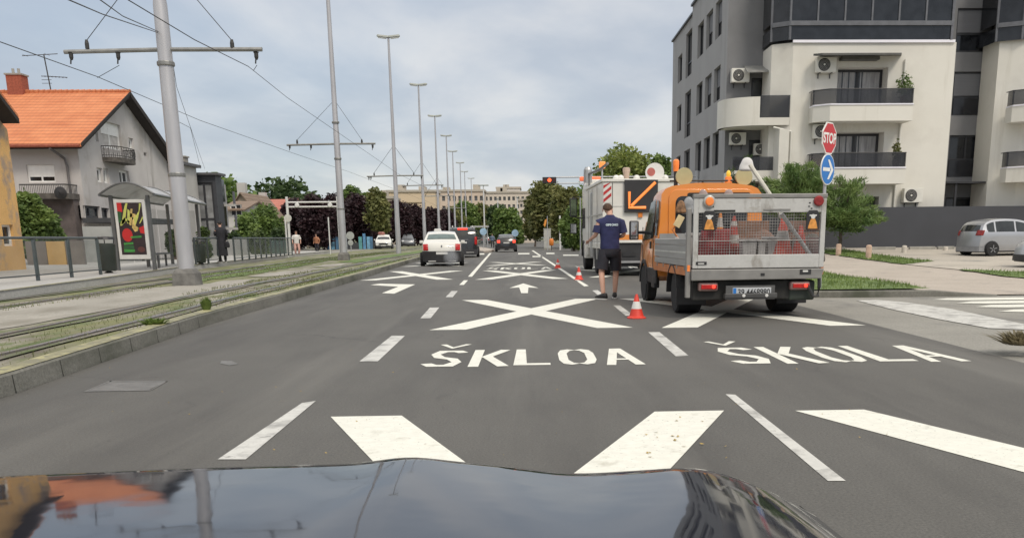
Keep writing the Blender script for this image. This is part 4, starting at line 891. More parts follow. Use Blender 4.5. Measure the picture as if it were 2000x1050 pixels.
wire([P0+Vector((.12,0,6.0)),fp(345,170,P0.y+6),fp(400,330,60)],.007,'slack cable hanging off the right side of the nearest mast')
wire([P0+Vector((.15,0,3.9)),fp(372,250,P0.y+8),fp(392,330,60)],.007,'second slack cable dropping behind the nearest mast')
for (px,py,P,x2,dz) in ((190,152,P0,-1.1,-.35),(495,138,P0,2.15,-.35)):
    a=fp(px,py,P.y); wire([a,(P.x+x2,P.y,fp(330,97,P.y).z+dz)],.007,'short dropper wire holding the contact wire under the %s tip of the nearest cross arm'%('left' if x2<0 else 'right'))
# ---------------------------------------------------------------- trees and bushes
def leaf_mat(name,c1,c2,c3=None,scale=1.2):
    mt=bpy.data.materials.new(name); mt.use_nodes=True; t=mt.node_tree; p=t.nodes['Principled BSDF']; p.inputs['Roughness'].default_value=.6
    g=t.nodes.new('ShaderNodeTexCoord'); n=t.nodes.new('ShaderNodeTexNoise'); n.inputs['Scale'].default_value=scale; n.inputs['Detail'].default_value=3; t.links.new(g.outputs['Object'],n.inputs[0])
    r=t.nodes.new('ShaderNodeValToRGB'); t.links.new(n.outputs['Fac'],r.inputs[0]); e=r.color_ramp.elements; e[0].position=.36; e[0].color=(*c1,1); e[1].position=.66; e[1].color=(*c2,1)
    if c3: x=e.new(.60); x.color=(*c3,1); e[-1].position=.78
    t.links.new(r.outputs[0],p.inputs['Base Color'])
    tr=t.nodes.new('ShaderNodeBsdfTranslucent'); t.links.new(r.outputs[0],tr.inputs[0]); m=t.nodes.new('ShaderNodeMixShader'); m.inputs[0].default_value=.3
    t.links.new(p.outputs[0],m.inputs[1]); t.links.new(tr.outputs[0],m.inputs[2]); t.links.new(m.outputs[0],t.nodes['Material Output'].inputs[0]); return mt
LF={'green':leaf_mat('leaves_mid_green',(.07,.125,.03),(.20,.28,.07)),
    'lime':leaf_mat('leaves_yellow_green',(.12,.17,.035),(.30,.34,.09)),
    'dark':leaf_mat('leaves_dark_green',(.03,.06,.022),(.09,.14,.045)),
    'purple':leaf_mat('leaves_dark_purple',(.022,.010,.014),(.075,.032,.038),(.045,.02,.025)),
    'olive':leaf_mat('leaves_olive',(.11,.13,.04),(.34,.31,.12),(.21,.215,.075),1.0),
    'conifer':leaf_mat('leaves_conifer',(.09,.16,.045),(.25,.34,.11)),
    'hedge':leaf_mat('leaves_hedge',(.05,.085,.025),(.13,.18,.05),None,3)}
BARK=M('bark',(.09,.07,.055),.9,0,.3,6,.5,20)
def leaves(lobes,n,size,seed,stretch=1.0,hollow=.45):
    """n leaf-sized faces spread through ellipsoid lobes (cx,cy,cz,rx,ry,rz)"""
    g=np.random.default_rng(seed); L_=np.array(lobes,float); vol=L_[:,3]*L_[:,4]*L_[:,5]; k=g.choice(len(L_),n,p=(vol**.8)/np.sum(vol**.8))
    d=g.normal(size=(n,3)); d/=np.linalg.norm(d,axis=1)[:,None]; r=(hollow+(1-hollow)*g.random(n)**.7)*(1+.10*g.normal(size=n))
    bump=1+.16*np.sin(d[:,0]*7+k)*np.sin(d[:,1]*6+2*k)*np.sin(d[:,2]*8+k)
    c=L_[k,:3]+d*L_[k,3:6]*(r*bump)[:,None]
    a=g.normal(size=(n,3)); a/=np.linalg.norm(a,axis=1)[:,None]; a[:,2]*=.7; b=np.cross(a,g.normal(size=(n,3))); b/=np.linalg.norm(b,axis=1)[:,None]
    s=(size*(.6+.8*g.random(n)))[:,None]; a=a*s*stretch; b=b*s*.6
    v=np.stack([c-a,c-b*.9+a*.1,c+a,c+b*.9+a*.1],1).reshape(-1,3); return v
def leaf_obj(name,v,mat,parent):
    n=len(v)//4; me=bpy.data.meshes.new(name); me.vertices.add(4*n); me.vertices.foreach_set('co',v.ravel()); me.loops.add(4*n); me.loops.foreach_set('vertex_index',np.arange(4*n)); me.polygons.add(n); me.polygons.foreach_set('loop_start',np.arange(n)*4); me.polygons.foreach_set('loop_total',np.full(n,4)); me.update(); me.validate()
    me.materials.append(mat); o=bpy.data.objects.new(name,me); C.objects.link(o); o.parent=parent; return o
def tree(loc,H,W,kind,label,seed,n=5000,size=.22,trunk=.3,base=.25,name='tree',cat='tree',group=None,D=None,conic=False):
    """H height, W crown width, base = clear trunk fraction"""
    t=empty(name,loc,0,label,cat,group); r=random.Random(seed); D=D or W
    z0=H*base; lob=[]; m=15
    for i in range(m):
        f=(i+.5)/m; z=z0+(H-z0)*(.12+.76*f); wz=math.sin(math.pi*(.22+.66*f)) if not conic else 1.05-f
        a=i*2.4+r.uniform(-.5,.5); rr=W/2*wz*.55*r.uniform(.6,1.15); s=W*.26*r.uniform(.7,1.15)*(.65+.35*wz)
        lob.append((rr*math.cos(a),rr*math.sin(a)*D/W,z,s,s*D/W,s*r.uniform(.65,.9)*min(1.3,(H-z0)/W+.2)))
    lob.append((0,0,(z0+H)/2,W*.27,D*.27,(H-z0)*.36))
    leaf_obj('crown',leaves(lob,n,size,seed),LF[kind],t)
    mb=MB(); mb.tube([(0,0,-.1),(.05,0,z0*.6),(0,.04,z0+(H-z0)*.25),(0,0,z0+(H-z0)*.7)],[trunk*.55,trunk*.42,trunk*.3,trunk*.1],8)
    for l in lob[::2]: mb.tube([(0,0,z0*.8+.1*l[2]),(l[0]*.5,l[1]*.5,(z0+l[2])/2),(l[0],l[1],l[2])],[trunk*.22,trunk*.14,trunk*.04],5)
    mb.build('trunk',BARK,t); return t
def tree_px(pxc,pyb,pyt,pxw,Y,kind,label,seed,zb=None,**k):
    top=fp(pxc,pyt,Y); b=fp(pxc,pyb,Y); zb=b.z if zb is None else zb; W=pxw*Y/FPX
    return tree((b.x,Y,zb),top.z-zb,W,kind,label,seed,**k)
# row of dark purple trees beyond the platform
pr=[(578,116,386,62,'first dark purple tree of the row, behind the white metal gate frame'),(622,112,384,66,'second dark purple tree of the row, inside the white metal gate frame'),(655,118,380,62,'dark purple tree directly behind the second tall mast'),(700,126,378,66,'dark purple tree behind the round white sign'),(733,140,392,60,'dark purple tree left of the third lamp mast, behind the white taxi'),
    (782,148,392,60,'dark purple tree right of the third lamp mast'),(815,156,398,52,'dark purple tree behind the white saloon car'),(845,164,402,52,'dark purple tree behind the black van'),(872,172,406,44,'last dark purple tree of the row, narrowest')]
for k,(px,Y,pt_,pw,lab) in enumerate(pr): tree_px(px,480,pt_,pw*1.15,Y,'purple',lab,50+k,zb=0,n=8500,size=.22,base=.06,group='row of purple leaved trees')
# green trees and bushes, left
for a in [(690,485,358,52,135,'green','bright green tree rising over the purple row right of the second mast',11),
          (740,485,366,60,122,'olive','yellowish green tree rising behind the third mast',12),
          (618,485,372,60,130,'dark','dark conifer like tree top over the white gate frame',13),
          (590,485,374,36,134,'dark','small dark tree top left of the gate frame crossbar',14)]:
    tree_px(a[0],a[1],a[2],a[3],a[4],a[5],a[6],a[7],zb=0,n=4500,size=.26)
tree_px(520,485,402,78,82,'green','large green bush between the pale house and the gate frame',15,zb=.1,n=6500,size=.17,base=.02,name='bush',cat='bush')
tree_px(486,485,412,52,78,'green','green bush beside the pale house with the grey roof',16,zb=.1,n=4500,size=.15,base=.02,name='bush',cat='bush')
tree_px(506,485,448,42,66,'hedge','rounded clipped shrub above the far platform fence',17,zb=.2,n=4000,size=.10,base=.0,name='bush',cat='bush')
tree_px(545,485,440,34,72,'dark','dark shrub left of the gate post',18,zb=.2,n=2500,size=.12,base=.0,name='bush',cat='bush')
tree_px(462,485,452,34,64,'dark','low dark shrub right of the person in black',19,zb=.2,n=2500,size=.12,base=.0,name='bush',cat='bush')
tree_px(400,500,440,32,52,'hedge','dark shrub in front of the tall glass panes',20,zb=.3,n=2500,size=.10,base=.0,name='bush',cat='bush')
tree_px(340,500,445,30,50,'hedge','round clipped shrub seen through the tram shelter',21,zb=.3,n=2500,size=.09,base=.1,name='bush',cat='bush')
tree_px(66,510,368,92,43,'green','bushy green tree between the ochre house and the low front balcony',22,zb=.3,n=8000,size=.11,base=.03)
tree_px(112,505,432,46,44,'green','smaller green bush under the low front balcony',23,zb=.3,n=3500,size=.09,base=.0,name='bush',cat='bush')
# centre and right background
cen=[(915,480,392,60,225,'green','green roadside tree behind the row of lamp masts'),(888,480,400,50,215,'olive','olive green tree just right of the purple row'),(945,480,396,55,240,'olive','broad green tree left of the traffic island'),(975,478,394,55,225,'dark','dark green tree behind the black car ahead'),(990,480,405,66,190,'green','bright green tree right behind the black car ahead'),(1010,478,428,30,200,'green','small green tree between the black car and the flats')]
for k,a in enumerate(cen): tree_px(a[0],a[1],a[2],a[3],a[4],a[5],a[6],31+k,zb=0,n=5000,size=.42,base=.08)
tree_px(1070,482,352,92,120,'olive','large olive brown tree under the overhead traffic light',40,zb=0,n=15000,size=.26,base=.1)
tree_px(1105,482,362,70,112,'olive','olive tree between the traffic light and the white lorry cab',41,zb=0,n=11000,size=.26,base=.1)
tree_px(1045,480,385,44,135,'olive','smaller olive tree left of the large one under the traffic light',42,zb=0,n=4500,size=.30,base=.1)
tree_px(1120,484,402,56,88,'green','clipped green hedge like tree left of the lorry cab',43,zb=.0,n=5200,size=.18,base=.0)
tree_px(1222,480,288,165,108,'lime','large light green tree top above the white lorry',44,zb=.3,n=14000,size=.26)
tree_px(1285,480,296,70,104,'green','green tree top between the lorry and the grey apartment wall',45,zb=.3,n=5000,size=.24)
tree_px(1180,480,318,60,112,'lime','light green tree left above the white lorry roof',46,zb=.3,n=4500,size=.26)
# feathery trees behind the orange truck
def feathery(px,pyb,pyt,pxw,Y,label,seed,n=6000,zb=None,kind='conifer',lo=.42):
    top=fp(px,pyt,Y); b=fp(px,pyb,Y); W=pxw*Y/FPX; zb=.3 if zb is None else zb; H=top.z-zb
    t=empty('feathery_tree',(b.x,Y,zb),0,label,'tree'); r=random.Random(seed); br=MB(); vs=[]; 
    for i in range(46):
        a=r.uniform(0,6.28); el=r.uniform(.15,1.35); ln=min(W/2/max(.25,math.cos(el)),H*.62)*r.uniform(.6,1.05)
        o_=Vector((0,0,H*r.uniform(lo,lo+.2))); pts=[o_+Vector((math.cos(a)*math.cos(el)*ln*s,math.sin(a)*math.cos(el)*ln*s,math.sin(el)*ln*s-.16*ln*s*s*math.cos(el))) for s in (0,.35,.7,1)]
        for q in pts: q.z=min(q.z,H)
        br.tube(pts,[.04,.028,.018,.006],5); m=n//46; g=np.random.default_rng(seed*100+i)
        s=g.random(m)**.6; P=np.array([list(p) for p in pts]); idx=np.clip((s*3).astype(int),0,2); f=(s*3-idx)[:,None]; c=P[idx]*(1-f)+P[idx+1]*f
        sp=W*.045*(1.2-s)[:,None]+.04; c=c+g.normal(size=(m,3))*sp*np.array([1.3,1.3,.7]); d=P[-1]-P[0]; d/=np.linalg.norm(d)
        av=d+g.normal(size=(m,3))*.5; av/=np.linalg.norm(av,axis=1)[:,None]; bv=np.cross(av,g.normal(size=(m,3))); bv/=np.linalg.norm(bv,axis=1)[:,None]; av=av*.13; bv=bv*.022
        vs.append(np.stack([c-av,c-bv,c+av,c+bv],1).reshape(-1,3))
    leaf_obj('crown',np.concatenate(vs),LF[kind],t); br.tube([(0,0,-.1),(0,0,H*.45)],[.1,.06],7); br.build('trunk',BARK,t); return t
feathery(1560,490,322,170,44.5,'feathery light green tree behind the cage of the orange truck',61,13000)
feathery(1640,490,345,150,43.5,'feathery green tree spreading right of the blue arrow sign',62,12000,lo=.30)
feathery(1440,490,305,60,46.8,'thin dark twiggy tree in front of the grey corner wall',63,3500,kind='dark')
# grass blades and weeds
def blades(name,areas,n,h,mat,seed,label,zfun,wd=.012):
    g=random.Random(seed); tot=[]; vs=[]; fs=[]
    def inside(p,poly):
        c=False; j=len(poly)-1
        for i in range(len(poly)):
            if (poly[i][1]>p[1])!=(poly[j][1]>p[1]) and p[0]<(poly[j][0]-poly[i][0])*(p[1]-poly[i][1])/(poly[j][1]-poly[i][1])+poly[i][0]: c=not c
            j=i
        return c
    A_=[(max(q[0] for q in a)-min(q[0] for q in a))*(max(q[1] for q in a)-min(q[1] for q in a)) for a in areas]
    for a,w_ in zip(areas,A_):
        x0,x1,y0,y1=min(q[0] for q in a),max(q[0] for q in a),min(q[1] for q in a),max(q[1] for q in a)
        for _ in range(int(n*w_/sum(A_))):
            x,y=g.uniform(x0,x1),g.uniform(y0,y1)
            if not inside((x,y),a): continue
            z=zfun(x,y); an_=g.uniform(0,3.14); hh=h*g.uniform(.4,1.5); dx,dy=math.cos(an_)*wd*y/25,math.sin(an_)*wd*y/25; lx,ly=g.gauss(0,h*.4),g.gauss(0,h*.4)
            b=len(vs); vs+=[(x-dx,y-dy,z),(x+dx,y+dy,z),(x+lx,y+ly,z+hh)]; fs.append((b,b+1,b+2))
    mb=MB(); mb.v=vs; mb.f=fs; o=mb.build(name,mat); return tag(o,label,'grass',kind='stuff')
GB=leaf_mat('grass_blades',(.10,.15,.035),(.22,.30,.08),None,.8)
blades('grass',grass_areas,26000,.07,GB,3,'short green grass growing on the verges beside the parking lot',lambda x,y:zr_(x,y)+.04)
blades('grass',[[(-9.0,26.5),(-9.0,30),(-9.6,40),(-10.6,52),(-11,80),(-12.6,80),(-12.2,52),(-11.1,38),(-10.4,28)],[(KX(24)-.35,24),(KX(57)-.35,57),(KX(90)-.35,90),(TC(90)+2.9,90),(TC(57)+2.9,57),(-6.5,27)],[(-6.2,8),(-4.6,8),(-5.1,20),(-5.7,34),(-6.6,34),(-6.3,18)],[(-7.3,20),(-6.9,20),(-7.3,34),(-7.9,34)],[(-9.2,17),(-8.4,14),(-8.9,24),(-9.5,25)]],24000,.04,leaf_mat('dry_grass_blades',(.12,.13,.05),(.21,.23,.10),None,.8),4,'patchy grass growing along the tram tracks',lambda x,y:.14)
def weed(p,h,w,label,seed,n=110,mat=GB):
    g=random.Random(seed); t=MB()
    for _ in range(n):
        a=g.uniform(0,6.28); r=g.random()**.7*w/2; x,y=math.cos(a)*r*.4,math.sin(a)*r*.4; X_,Y_=math.cos(a)*r,math.sin(a)*r; hh=h*g.uniform(.5,1)*(1-.5*r/w); s=.012+.01*g.random()
        t.add([(x-s*math.sin(a),y+s*math.cos(a),0),(x+s*math.sin(a),y-s*math.cos(a),0),(X_*.8+s*math.sin(a),Y_*.8-s*math.cos(a),hh*.7),(X_*.8-s*math.sin(a),Y_*.8+s*math.cos(a),hh*.7),(X_*1.1,Y_*1.1,hh)],[(0,1,2,3),(3,2,4)])
    o=t.build('weed',mat); o.location=p; return tag(o,label,'weed')
weed(gp(404,608,.15),.26,.20,'tall green weed tuft growing beside the yellow kerb',1,190)
weed(gp(302,636,.15),.13,.45,'low spreading weed tuft between the near rail and the yellow kerb',2,160)
weed(gp(1992,672,.10),.16,.8,'dry brown weeds at the kerb corner on the right edge',3,150,leaf_mat('dry_weed',(.13,.11,.06),(.26,.22,.13)))
# plants on the balconies of the apartment building
def pot_plant(px,py,Y,label,seed,kind='green',r=.32,h=.5):
    q=fp(px,py,Y); t=empty('potted_plant',q,0,label,'plant'); MB().lathe([(.13,0),(.18,.28),(.19,.30),(.15,.30)],12).build('pot',M('terracotta_dark',(.10,.06,.045),.8),t); leaf_obj('foliage',leaves([(0,0,.3+h*.5,r,r*.8,h*.6),(.1,0,.3+h*.3,r*.8,r*.7,h*.35)],420,.07,seed),LF[kind],t)
pot_plant(1764,201,YW-.55,'leafy green plant standing at the right end of the upper balcony',91,'green',.42,.95)
pot_plant(1749,326,YW-.6,'dried brownish potted plant at the right end of the lower balcony',92,'olive',.20,.85)
pot_plant(1890,300,YG-.0-.25,'small plant on the sill of the middle grey wall window',93,'dark',.2,.3) if False else None
# ---------------------------------------------------------------- platform furniture
FENM=M('fence_paint',(.075,.09,.095),.45,.3,.1,5)
FGL=M('fence_glass',(.10,.125,.125),.12,0,.3,1.5,alpha=.35,spec=.5)
SGL=M('shelter_glass',(.13,.15,.155),.08,0,.2,1,alpha=.30,spec=.6)
SHM=M('shelter_metal',(.13,.135,.14),.45,.4,.1,5)
SHR=M('shelter_roof',(.52,.525,.53),.35,0,.12,3,alpha=.70)
def railing(pts,ztop,label,step=1.15,glass=True,name='railing'):
    """railing whose posts follow pts on the platform (z .3)"""
    t=empty(name,(pts[0][0],pts[0][1],.3),0,label,'railing','railings along the tram platform'); o=Vector((pts[0][0],pts[0][1],0))
    P=[Vector((p[0],p[1],0))-o for p in pts]; hr=MB(); hr.tube([p+Vector((0,0,ztop)) for p in P],.032,8); hr.build('handrail',FENM,t)
    lr=MB(); lr.tube([p+Vector((0,0,.14)) for p in P],.02,6); lr.build('lower_rail',FENM,t)
    for a,b in zip(P,P[1:]):
        n=max(1,round((b-a).length/step))
        for k in range(n+ (1 if b is P[-1] else 0)):
            q=a.lerp(b,k/n); MB().bb(q.x-.03,q.x+.03,q.y-.045,q.y+.045,0,ztop-.02).build('post',FENM,t)
        if glass:
            g=MB(); g.quad(a+Vector((.05,0,.17)),b+Vector((.05,0,.17)),b+Vector((.05,0,ztop-.05)),a+Vector((.05,0,ztop-.05))); g.build('glass_panel',FGL,t)
    return t
ZR=1.02
A0=gp(-120,566,.3); 
railing([A0,gp(75,548,.3),gp(197,536,.3)],ZR,'dark railing with glass panels running from the left edge to the litter bin',1.75)
railing([gp(383,517,.3),gp(430,512.5,.3)],ZR,'short glass railing between the tram shelter and the person in black',1.6)
railing([gp(459,511,.3),gp(500,506,.3),gp(571,498,.3)],ZR,'far dark railing right of the person in black',1.55)
# tram shelter
sp=gp(232,528,.3); e1=gp(299,521,.3); sx0,sy0=sp.x,sp.y
sh=empty('tram_shelter',(sp.x,sp.y,.3),0,'glass tram shelter with curved translucent roof and large lit poster end panel','shelter')
dv_=Vector((e1.x-sp.x,e1.y-sp.y,0)); 
# the poster end faces us; shelter extends away along the platform
Wd=2.0; Ln=xp(395,470,sp.x+1.6).y-sp.y+0.5; Ln=8.2; HS_=2.35
a_x=fp(297,470,sp.y).x-sp.x
def post(x,y): MB().bb(x-.05,x+.05,y-.05,y+.05,0,HS_).build('post',SHM,sh)
Wd=a_x
slx=-.30   # shelter runs parallel to the platform edge, leaning left with distance
dirv=Vector((PL(sp.y+6)-PL(sp.y),6,0)).normalized()
def SP(u,v,z): return (u+dirv.x*v,dirv.y*v,z)
for v in (0,Ln*.5,Ln):
    for u in (0,Wd): 
        q=SP(u,v,0); post(q[0],q[1])
rfm=MB(); rgs=[]
for v in (-.35,Ln*.33,Ln*.66,Ln+.35):
    row=[]
    for k in range(13):
        u=-.22+(Wd+.5)*k/12; z=HS_+.02+.34*math.sin(math.pi*k/12)
        row.append(SP(u,v,z))
    row+= [SP(-.22+(Wd+.5)*k/12,v,HS_-.01+.34*math.sin(math.pi*k/12)) for k in range(12,-1,-1)]
    rgs.append(row)
rfm.rings(rgs); ro=smooth_auto(rfm.build('roof',SHR,sh))
rb=MB()
for v in (-.36,Ln*.33,Ln*.66,Ln+.36): rb.tube([SP(-.22+(Wd+.5)*k/12,v,HS_+.03+.34*math.sin(math.pi*k/12)) for k in range(13)],.035,6)
for u in (-.24,Wd+.30): rb.tube([SP(u,-.36,HS_),SP(u,Ln+.36,HS_)],.05,6)
rb.build('roof_frame',SHM,sh)
bk_=MB(); 
for k in range(4): 
    a=Ln*k/4+.08; b=Ln*(k+1)/4-.08; bk_.quad(SP(.02,a,.2),SP(.02,b,.2),SP(.02,b,2.1),SP(.02,a,2.1))
bk_.build('back_glass',SGL,sh); en=MB(); en.quad(SP(.1,Ln,.2),SP(Wd-.1,Ln,.2),SP(Wd-.1,Ln,2.1),SP(.1,Ln,2.1)); en.build('end_glass',SGL,sh)
be=MB(); be.prism([SP(.25,2.2,.45),SP(.65,2.2,.45),SP(.65,5.4,.45),SP(.25,5.4,.45)],(0,0,.05)); 
be.bb(.35,.42,2.4,2.47,0,.45); q=SP(.4,5.2,0); be.box((q[0],q[1],.22),(.06,.06,.45)); be.build('bench',SHM,sh)
# poster
fx0,fx1,fz0,fz1=.12,Wd-.06,.35,2.22
pm=MB(); pm.bb(fx0,fx1,-.12,.04,fz0,fz1); pf_=pm.build('poster_frame',M('poster_frame',(.66,.66,.64),.35,.2,.05),sh,bevel=.02)
PB=M('poster_black',(.028,.016,.018),.35,0,.3,3); px_=lambda u,v:(fx0+.10+(fx1-fx0-.2)*u,fz0+.15+(fz1-fz0-.25)*v)
x0,z0=px_(0,0); x1,z1=px_(1,1); MB().quad((x0,-.125,z0),(x1,-.125,z0),(x1,-.125,z1),(x0,-.125,z1)).build('poster',PB,sh)
def pp(name,polys,mat,d):
    m_=MB()
    for pl in polys: m_.poly([(px_(*p)[0],-.126-d,px_(*p)[1]) for p in pl])
    m_.build_each(name,mat,sh)
def blob(cx,cy,rx,ry,n=14): return [(cx+rx*math.cos(t*6.283/n),cy+ry*math.sin(t*6.283/n)) for t in range(n)]
pp('poster_red_shapes',[[(.0,.84),(.20,.82),(.19,1),(0,1)],blob(.30,.38,.21,.13),[(.83,.42),(1,.40),(1,.56),(.80,.52)]],M('poster_red',(.50,.02,.02),.4,0,.1,3),.002)
pp('poster_yellow_shapes',[[(.10,.58),(.26,.62),(.34,.80),(.44,.99),(.36,.99),(.26,.86),(.18,.72)],[(.34,.60),(.46,.62),(.50,.84),(.42,.88)],[(.66,.56),(.80,.70),(.98,.98),(.90,.99),(.86,.84),(.74,.76),(.60,.76)],[(.82,.60),(.98,.74),(1,.70),(.86,.60)],[(.05,.56),(.12,.56),(.30,.66),(.42,.60),(.46,.64),(.28,.72),(.10,.64)]],M('poster_yellow',(.52,.55,.13),.4,0,.15,5),.003)
pp('poster_food_shapes',[[(.42,.58),(.5,.56),(.62,.88),(.54,.88)],[(.52,.52),(.62,.44),(.74,.46),(.78,.52),(.66,.56),(.62,.70),(.56,.66)],[(.48,.72),(.7,.72),(.72,.78),(.50,.80)]],M('poster_food',(.55,.40,.14),.4,0,.35,9),.004)
pp('poster_green_shapes',[[(.12,.19),(.50,.20),(.50,.24),(.12,.23)],[(.10,.05),(.52,.05),(.54,.10),(.10,.11)],[(.42,.32),(.86,.33),(.86,.37),(.42,.35)]],M('poster_green',(.05,.26,.05),.4,0,.2,4),.003)
pp('poster_dark_green_shapes',[[(.0,.62),(.10,.62),(.16,.82),(0,.83)],[(.10,.12),(.52,.11),(.51,.18),(.12,.18)]],M('poster_dark_green',(.025,.10,.035),.4,0,.2,4),.002)
pp('poster_brown_shapes',[blob(.80,.10,.15,.055)],M('poster_brown',(.10,.035,.03),.4),.003)
# litter bins
def bin_(p,label,h=.95,w=.34,bag=False):
    t=empty('litter_bin',(p.x,p.y,.3),0,label,'litter bin'); m_=MB(); m_.lathe([(w*.42,.06),(w*.48,.1),(w*.52,h*.8),(w*.46,h*.83)],14); smooth_auto(m_.build('body',M('bin_green',(.028,.035,.03),.5),t))
    m_=MB(); m_.lathe([(w*.56,h*.93),(w*.5,h),(.03,h+.02)],14); 
    for a in (0,2.1,4.2): m_.tube([(w*.45*math.cos(a),w*.45*math.sin(a),h*.8),(w*.5*math.cos(a),w*.5*math.sin(a),h*.94)],.015,5)
    m_.lathe([(.12,0),(.12,.03),(.05,.06),(.05,.08)],12); m_.build_each('lid',BLK,t)
    if bag: 
        b=MB(); b.ball((.06,-.14,h*.48),(.13,.07,.26),10,7); b.build('waste_bag',M('yellow_bag',(.42,.45,.10),.5,0,.15,6),t,smooth=True)
bin_(gp(213,533,.3),'dark green litter bin with a yellow green bag beside the shelter poster',1.05,.5,True)
bin_(gp(392,516,.3),'dark litter bin at the far end of the tram shelter',.95,.45)
# coloured boundary walls behind the railing
def wallpx(px0,px1,pyt,Y,mat,label,th=.2,z0=.25,name='garden_wall',Y2=None):
    a=fp(px0,pyt,Y); b=fp(px1,pyt,Y2 or Y); mb=MB(); d=Vector((b.x-a.x,b.y-a.y,0)).normalized(); n=Vector((-d.y,d.x,0))*th
    mb.prism([(a.x,a.y,z0),(b.x,b.y,z0),(b.x+n.x,b.y+n.y,z0),(a.x+n.x,a.y+n.y,z0)],(0,0,(a.z+b.z)/2-z0)); o=mb.build(name,mat); tag(o,label,'wall'); return o
wallpx(48,88,471,41,M('wall_taupe',(.19,.165,.15),.85,0,.1,2),'taupe stretch of low garden wall beside the ochre house')
wallpx(89,125,471,41,M('wall_ochre',(.52,.34,.13),.85,0,.1,2),'ochre yellow stretch of low garden wall between two grey stretches')
wallpx(126,160,470,41,M('wall_taupe'),'taupe grey end stretch of low garden wall nearest the shop front')
wallpx(405,480,467,63,M('wall_grey',(.30,.305,.30),.85,0,.1,2),'long pale grey garden wall behind the far platform railing')
wallpx(488,560,470,68,M('hoarding_green',(.06,.10,.095),.7,0,.1,2),'dark green hoarding with small white roundel behind the far railing',name='hoarding')
p=fp(509,482,67.6); mb=MB(); mb.lathe([(.02,-.02),(.26,-.02),(.26,.0),(.02,0)],18,(p.x,67.7,p.z),'Y'); tag(mb.build('roundel_sign',M('sign_white',(.75,.75,.72),.5)),'small white round notice on the dark green hoarding','sign')
sw_=fp(160,440,45); wallpx(160,215,442,45.6,M('shop_front',(.36,.37,.36),.5,0,.15,1.2),'pale shop front wall under the dark awning beside the shelter',z0=.3,name='shop_front')
# white metal gate frame
gy_=64.0; g0=fp(568,500,gy_); g1=fp(666,500,gy_); gf=empty('gate_frame',(g0.x,gy_,.1),0,'white metal frame of two tall posts and double crossbars carrying two small lamps','gate frame')
WMT=M('white_metal',(.66,.66,.64),.45,.1,.06,4)
zt_=fp(568,395,gy_).z-.1; zb_=fp(568,404,gy_).z-.1; wg=g1.x-g0.x
for x in (0,wg): MB().tube([(x,0,-.1),(x,0,zt_+.35)],.085,10).build('post',WMT,gf)
MB().tube([(0,0,zt_),(wg,0,zt_)],.05,8).build('crossbar',WMT,gf); MB().tube([(0,0,zb_),(wg,0,zb_)],.05,8).build('crossbar',WMT,gf)
for u in (.2,.85): MB().lathe([(.04,-.06),(.13,-.05),(.15,0),(.13,.05),(.04,.06)],12,(wg*u,-.06,(zt_+zb_)/2-.04),'Y').build('lamp',M('lamp_face',(.7,.7,.68),.3),gf)
MB().lathe([(.04,-.1),(.24,-.09),(.24,-.02),(.04,0)],18,(0.02,-.08,fp(568,426,gy_).z-.1),'Y').build('roundel',M('sign_cream',(.55,.55,.50),.5),gf)
for px_l,h,lab in ((557,430,'thin white pole with hooked top left of the gate frame'),(641,424,'thin white pole inside the gate frame')):
    q=fp(px_l,h,62 if px_l<600 else 75); t=MB().tube([(q.x,q.y,0),(q.x,q.y,q.z)],.05,6); tag(t.build('thin_pole',WMT),lab,'pole')
# round white sign back (pedestrian island sign)
q=gp(686,491,.13); t=empty('round_sign',q,0,'pale round sign back with a smaller plate below, right of the second mast','sign'); zc_=fp(686,460,q.y).z-.13
MB().tube([(0,0,0),(0,0,zc_+.2)],.045,8).build('post',GALV,t); MB().lathe([(.03,-.04),(.36,-.035),(.36,-.02),(.03,-.02)],24,(0,-.03,zc_),'Y').build('disc',M('sign_back',(.42,.44,.42),.5,.3),t); MB().lathe([(.03,-.04),(.25,-.035),(.25,-.02),(.03,-.02)],24,(0,-.03,zc_-.62),'Y').build('lower_disc',M('sign_back'),t)
# blue and colourful hoarding
hb=empty('colourful_hoarding',(fp(638,480,113).x,113,.1),0,'low row of blue and teal panels standing under the purple trees','hoarding')
pan=[(.10,.25,.42),(.16,.35,.50),(.08,.18,.30),(.25,.45,.55),(.30,.33,.36),(.10,.30,.30)]
for k,px in enumerate([638,646,655,664,672,700,708,716,722]):
    q=fp(px,462 if k%3 else 456,113); x=q.x-hb.location.x; MB().bb(x,x+.32+.06*(k%2),-.03,.03,0,q.z-.1).build('panel',M('panel_colour_%s'%'abcdef'[k%6],pan[k%6],.6,0,.2,3),hb)
MB().bb(0,6.3,.05,.11,0,.75).build('backing_board',M('board_dark',(.05,.055,.06),.8),hb)
# traffic light on long arm at right
TLY=56.0
q0=fp(1062,352,TLY); zarm=q0.z
tl=empty('overhead_traffic_light',(9.6,TLY,.2),0,'overhead red traffic light on a long horizontal double arm above the right lanes','traffic light')
xa=fp(1086,352,TLY).x-9.6; zz=zarm-.2; za1=fp(1100,346,TLY).z-.2; za2=fp(1100,358,TLY).z-.2
MB().tube([(0,0,-.2),(0,0,za1+.3)],.13,10).build('pole',GALV,tl)
MB().tube([(0,0,za1),(xa,0,za1)],.04,8).build('arm',GALV,tl); MB().tube([(0,0,za2),(xa,0,za2)],.03,8).build('arm',GALV,tl)
hw_=abs(fp(1087,352,TLY).x-fp(1060,352,TLY).x); hx=fp(1073,352,TLY).x-9.6; hh=abs(fp(1073,346,TLY).z-fp(1073,358,TLY).z)
hd=MB().bb(hx-hw_/2,hx+hw_/2,-.12,.12,zz-hh/2,zz+hh/2).build('signal_head',BLK,tl,bevel=.02)
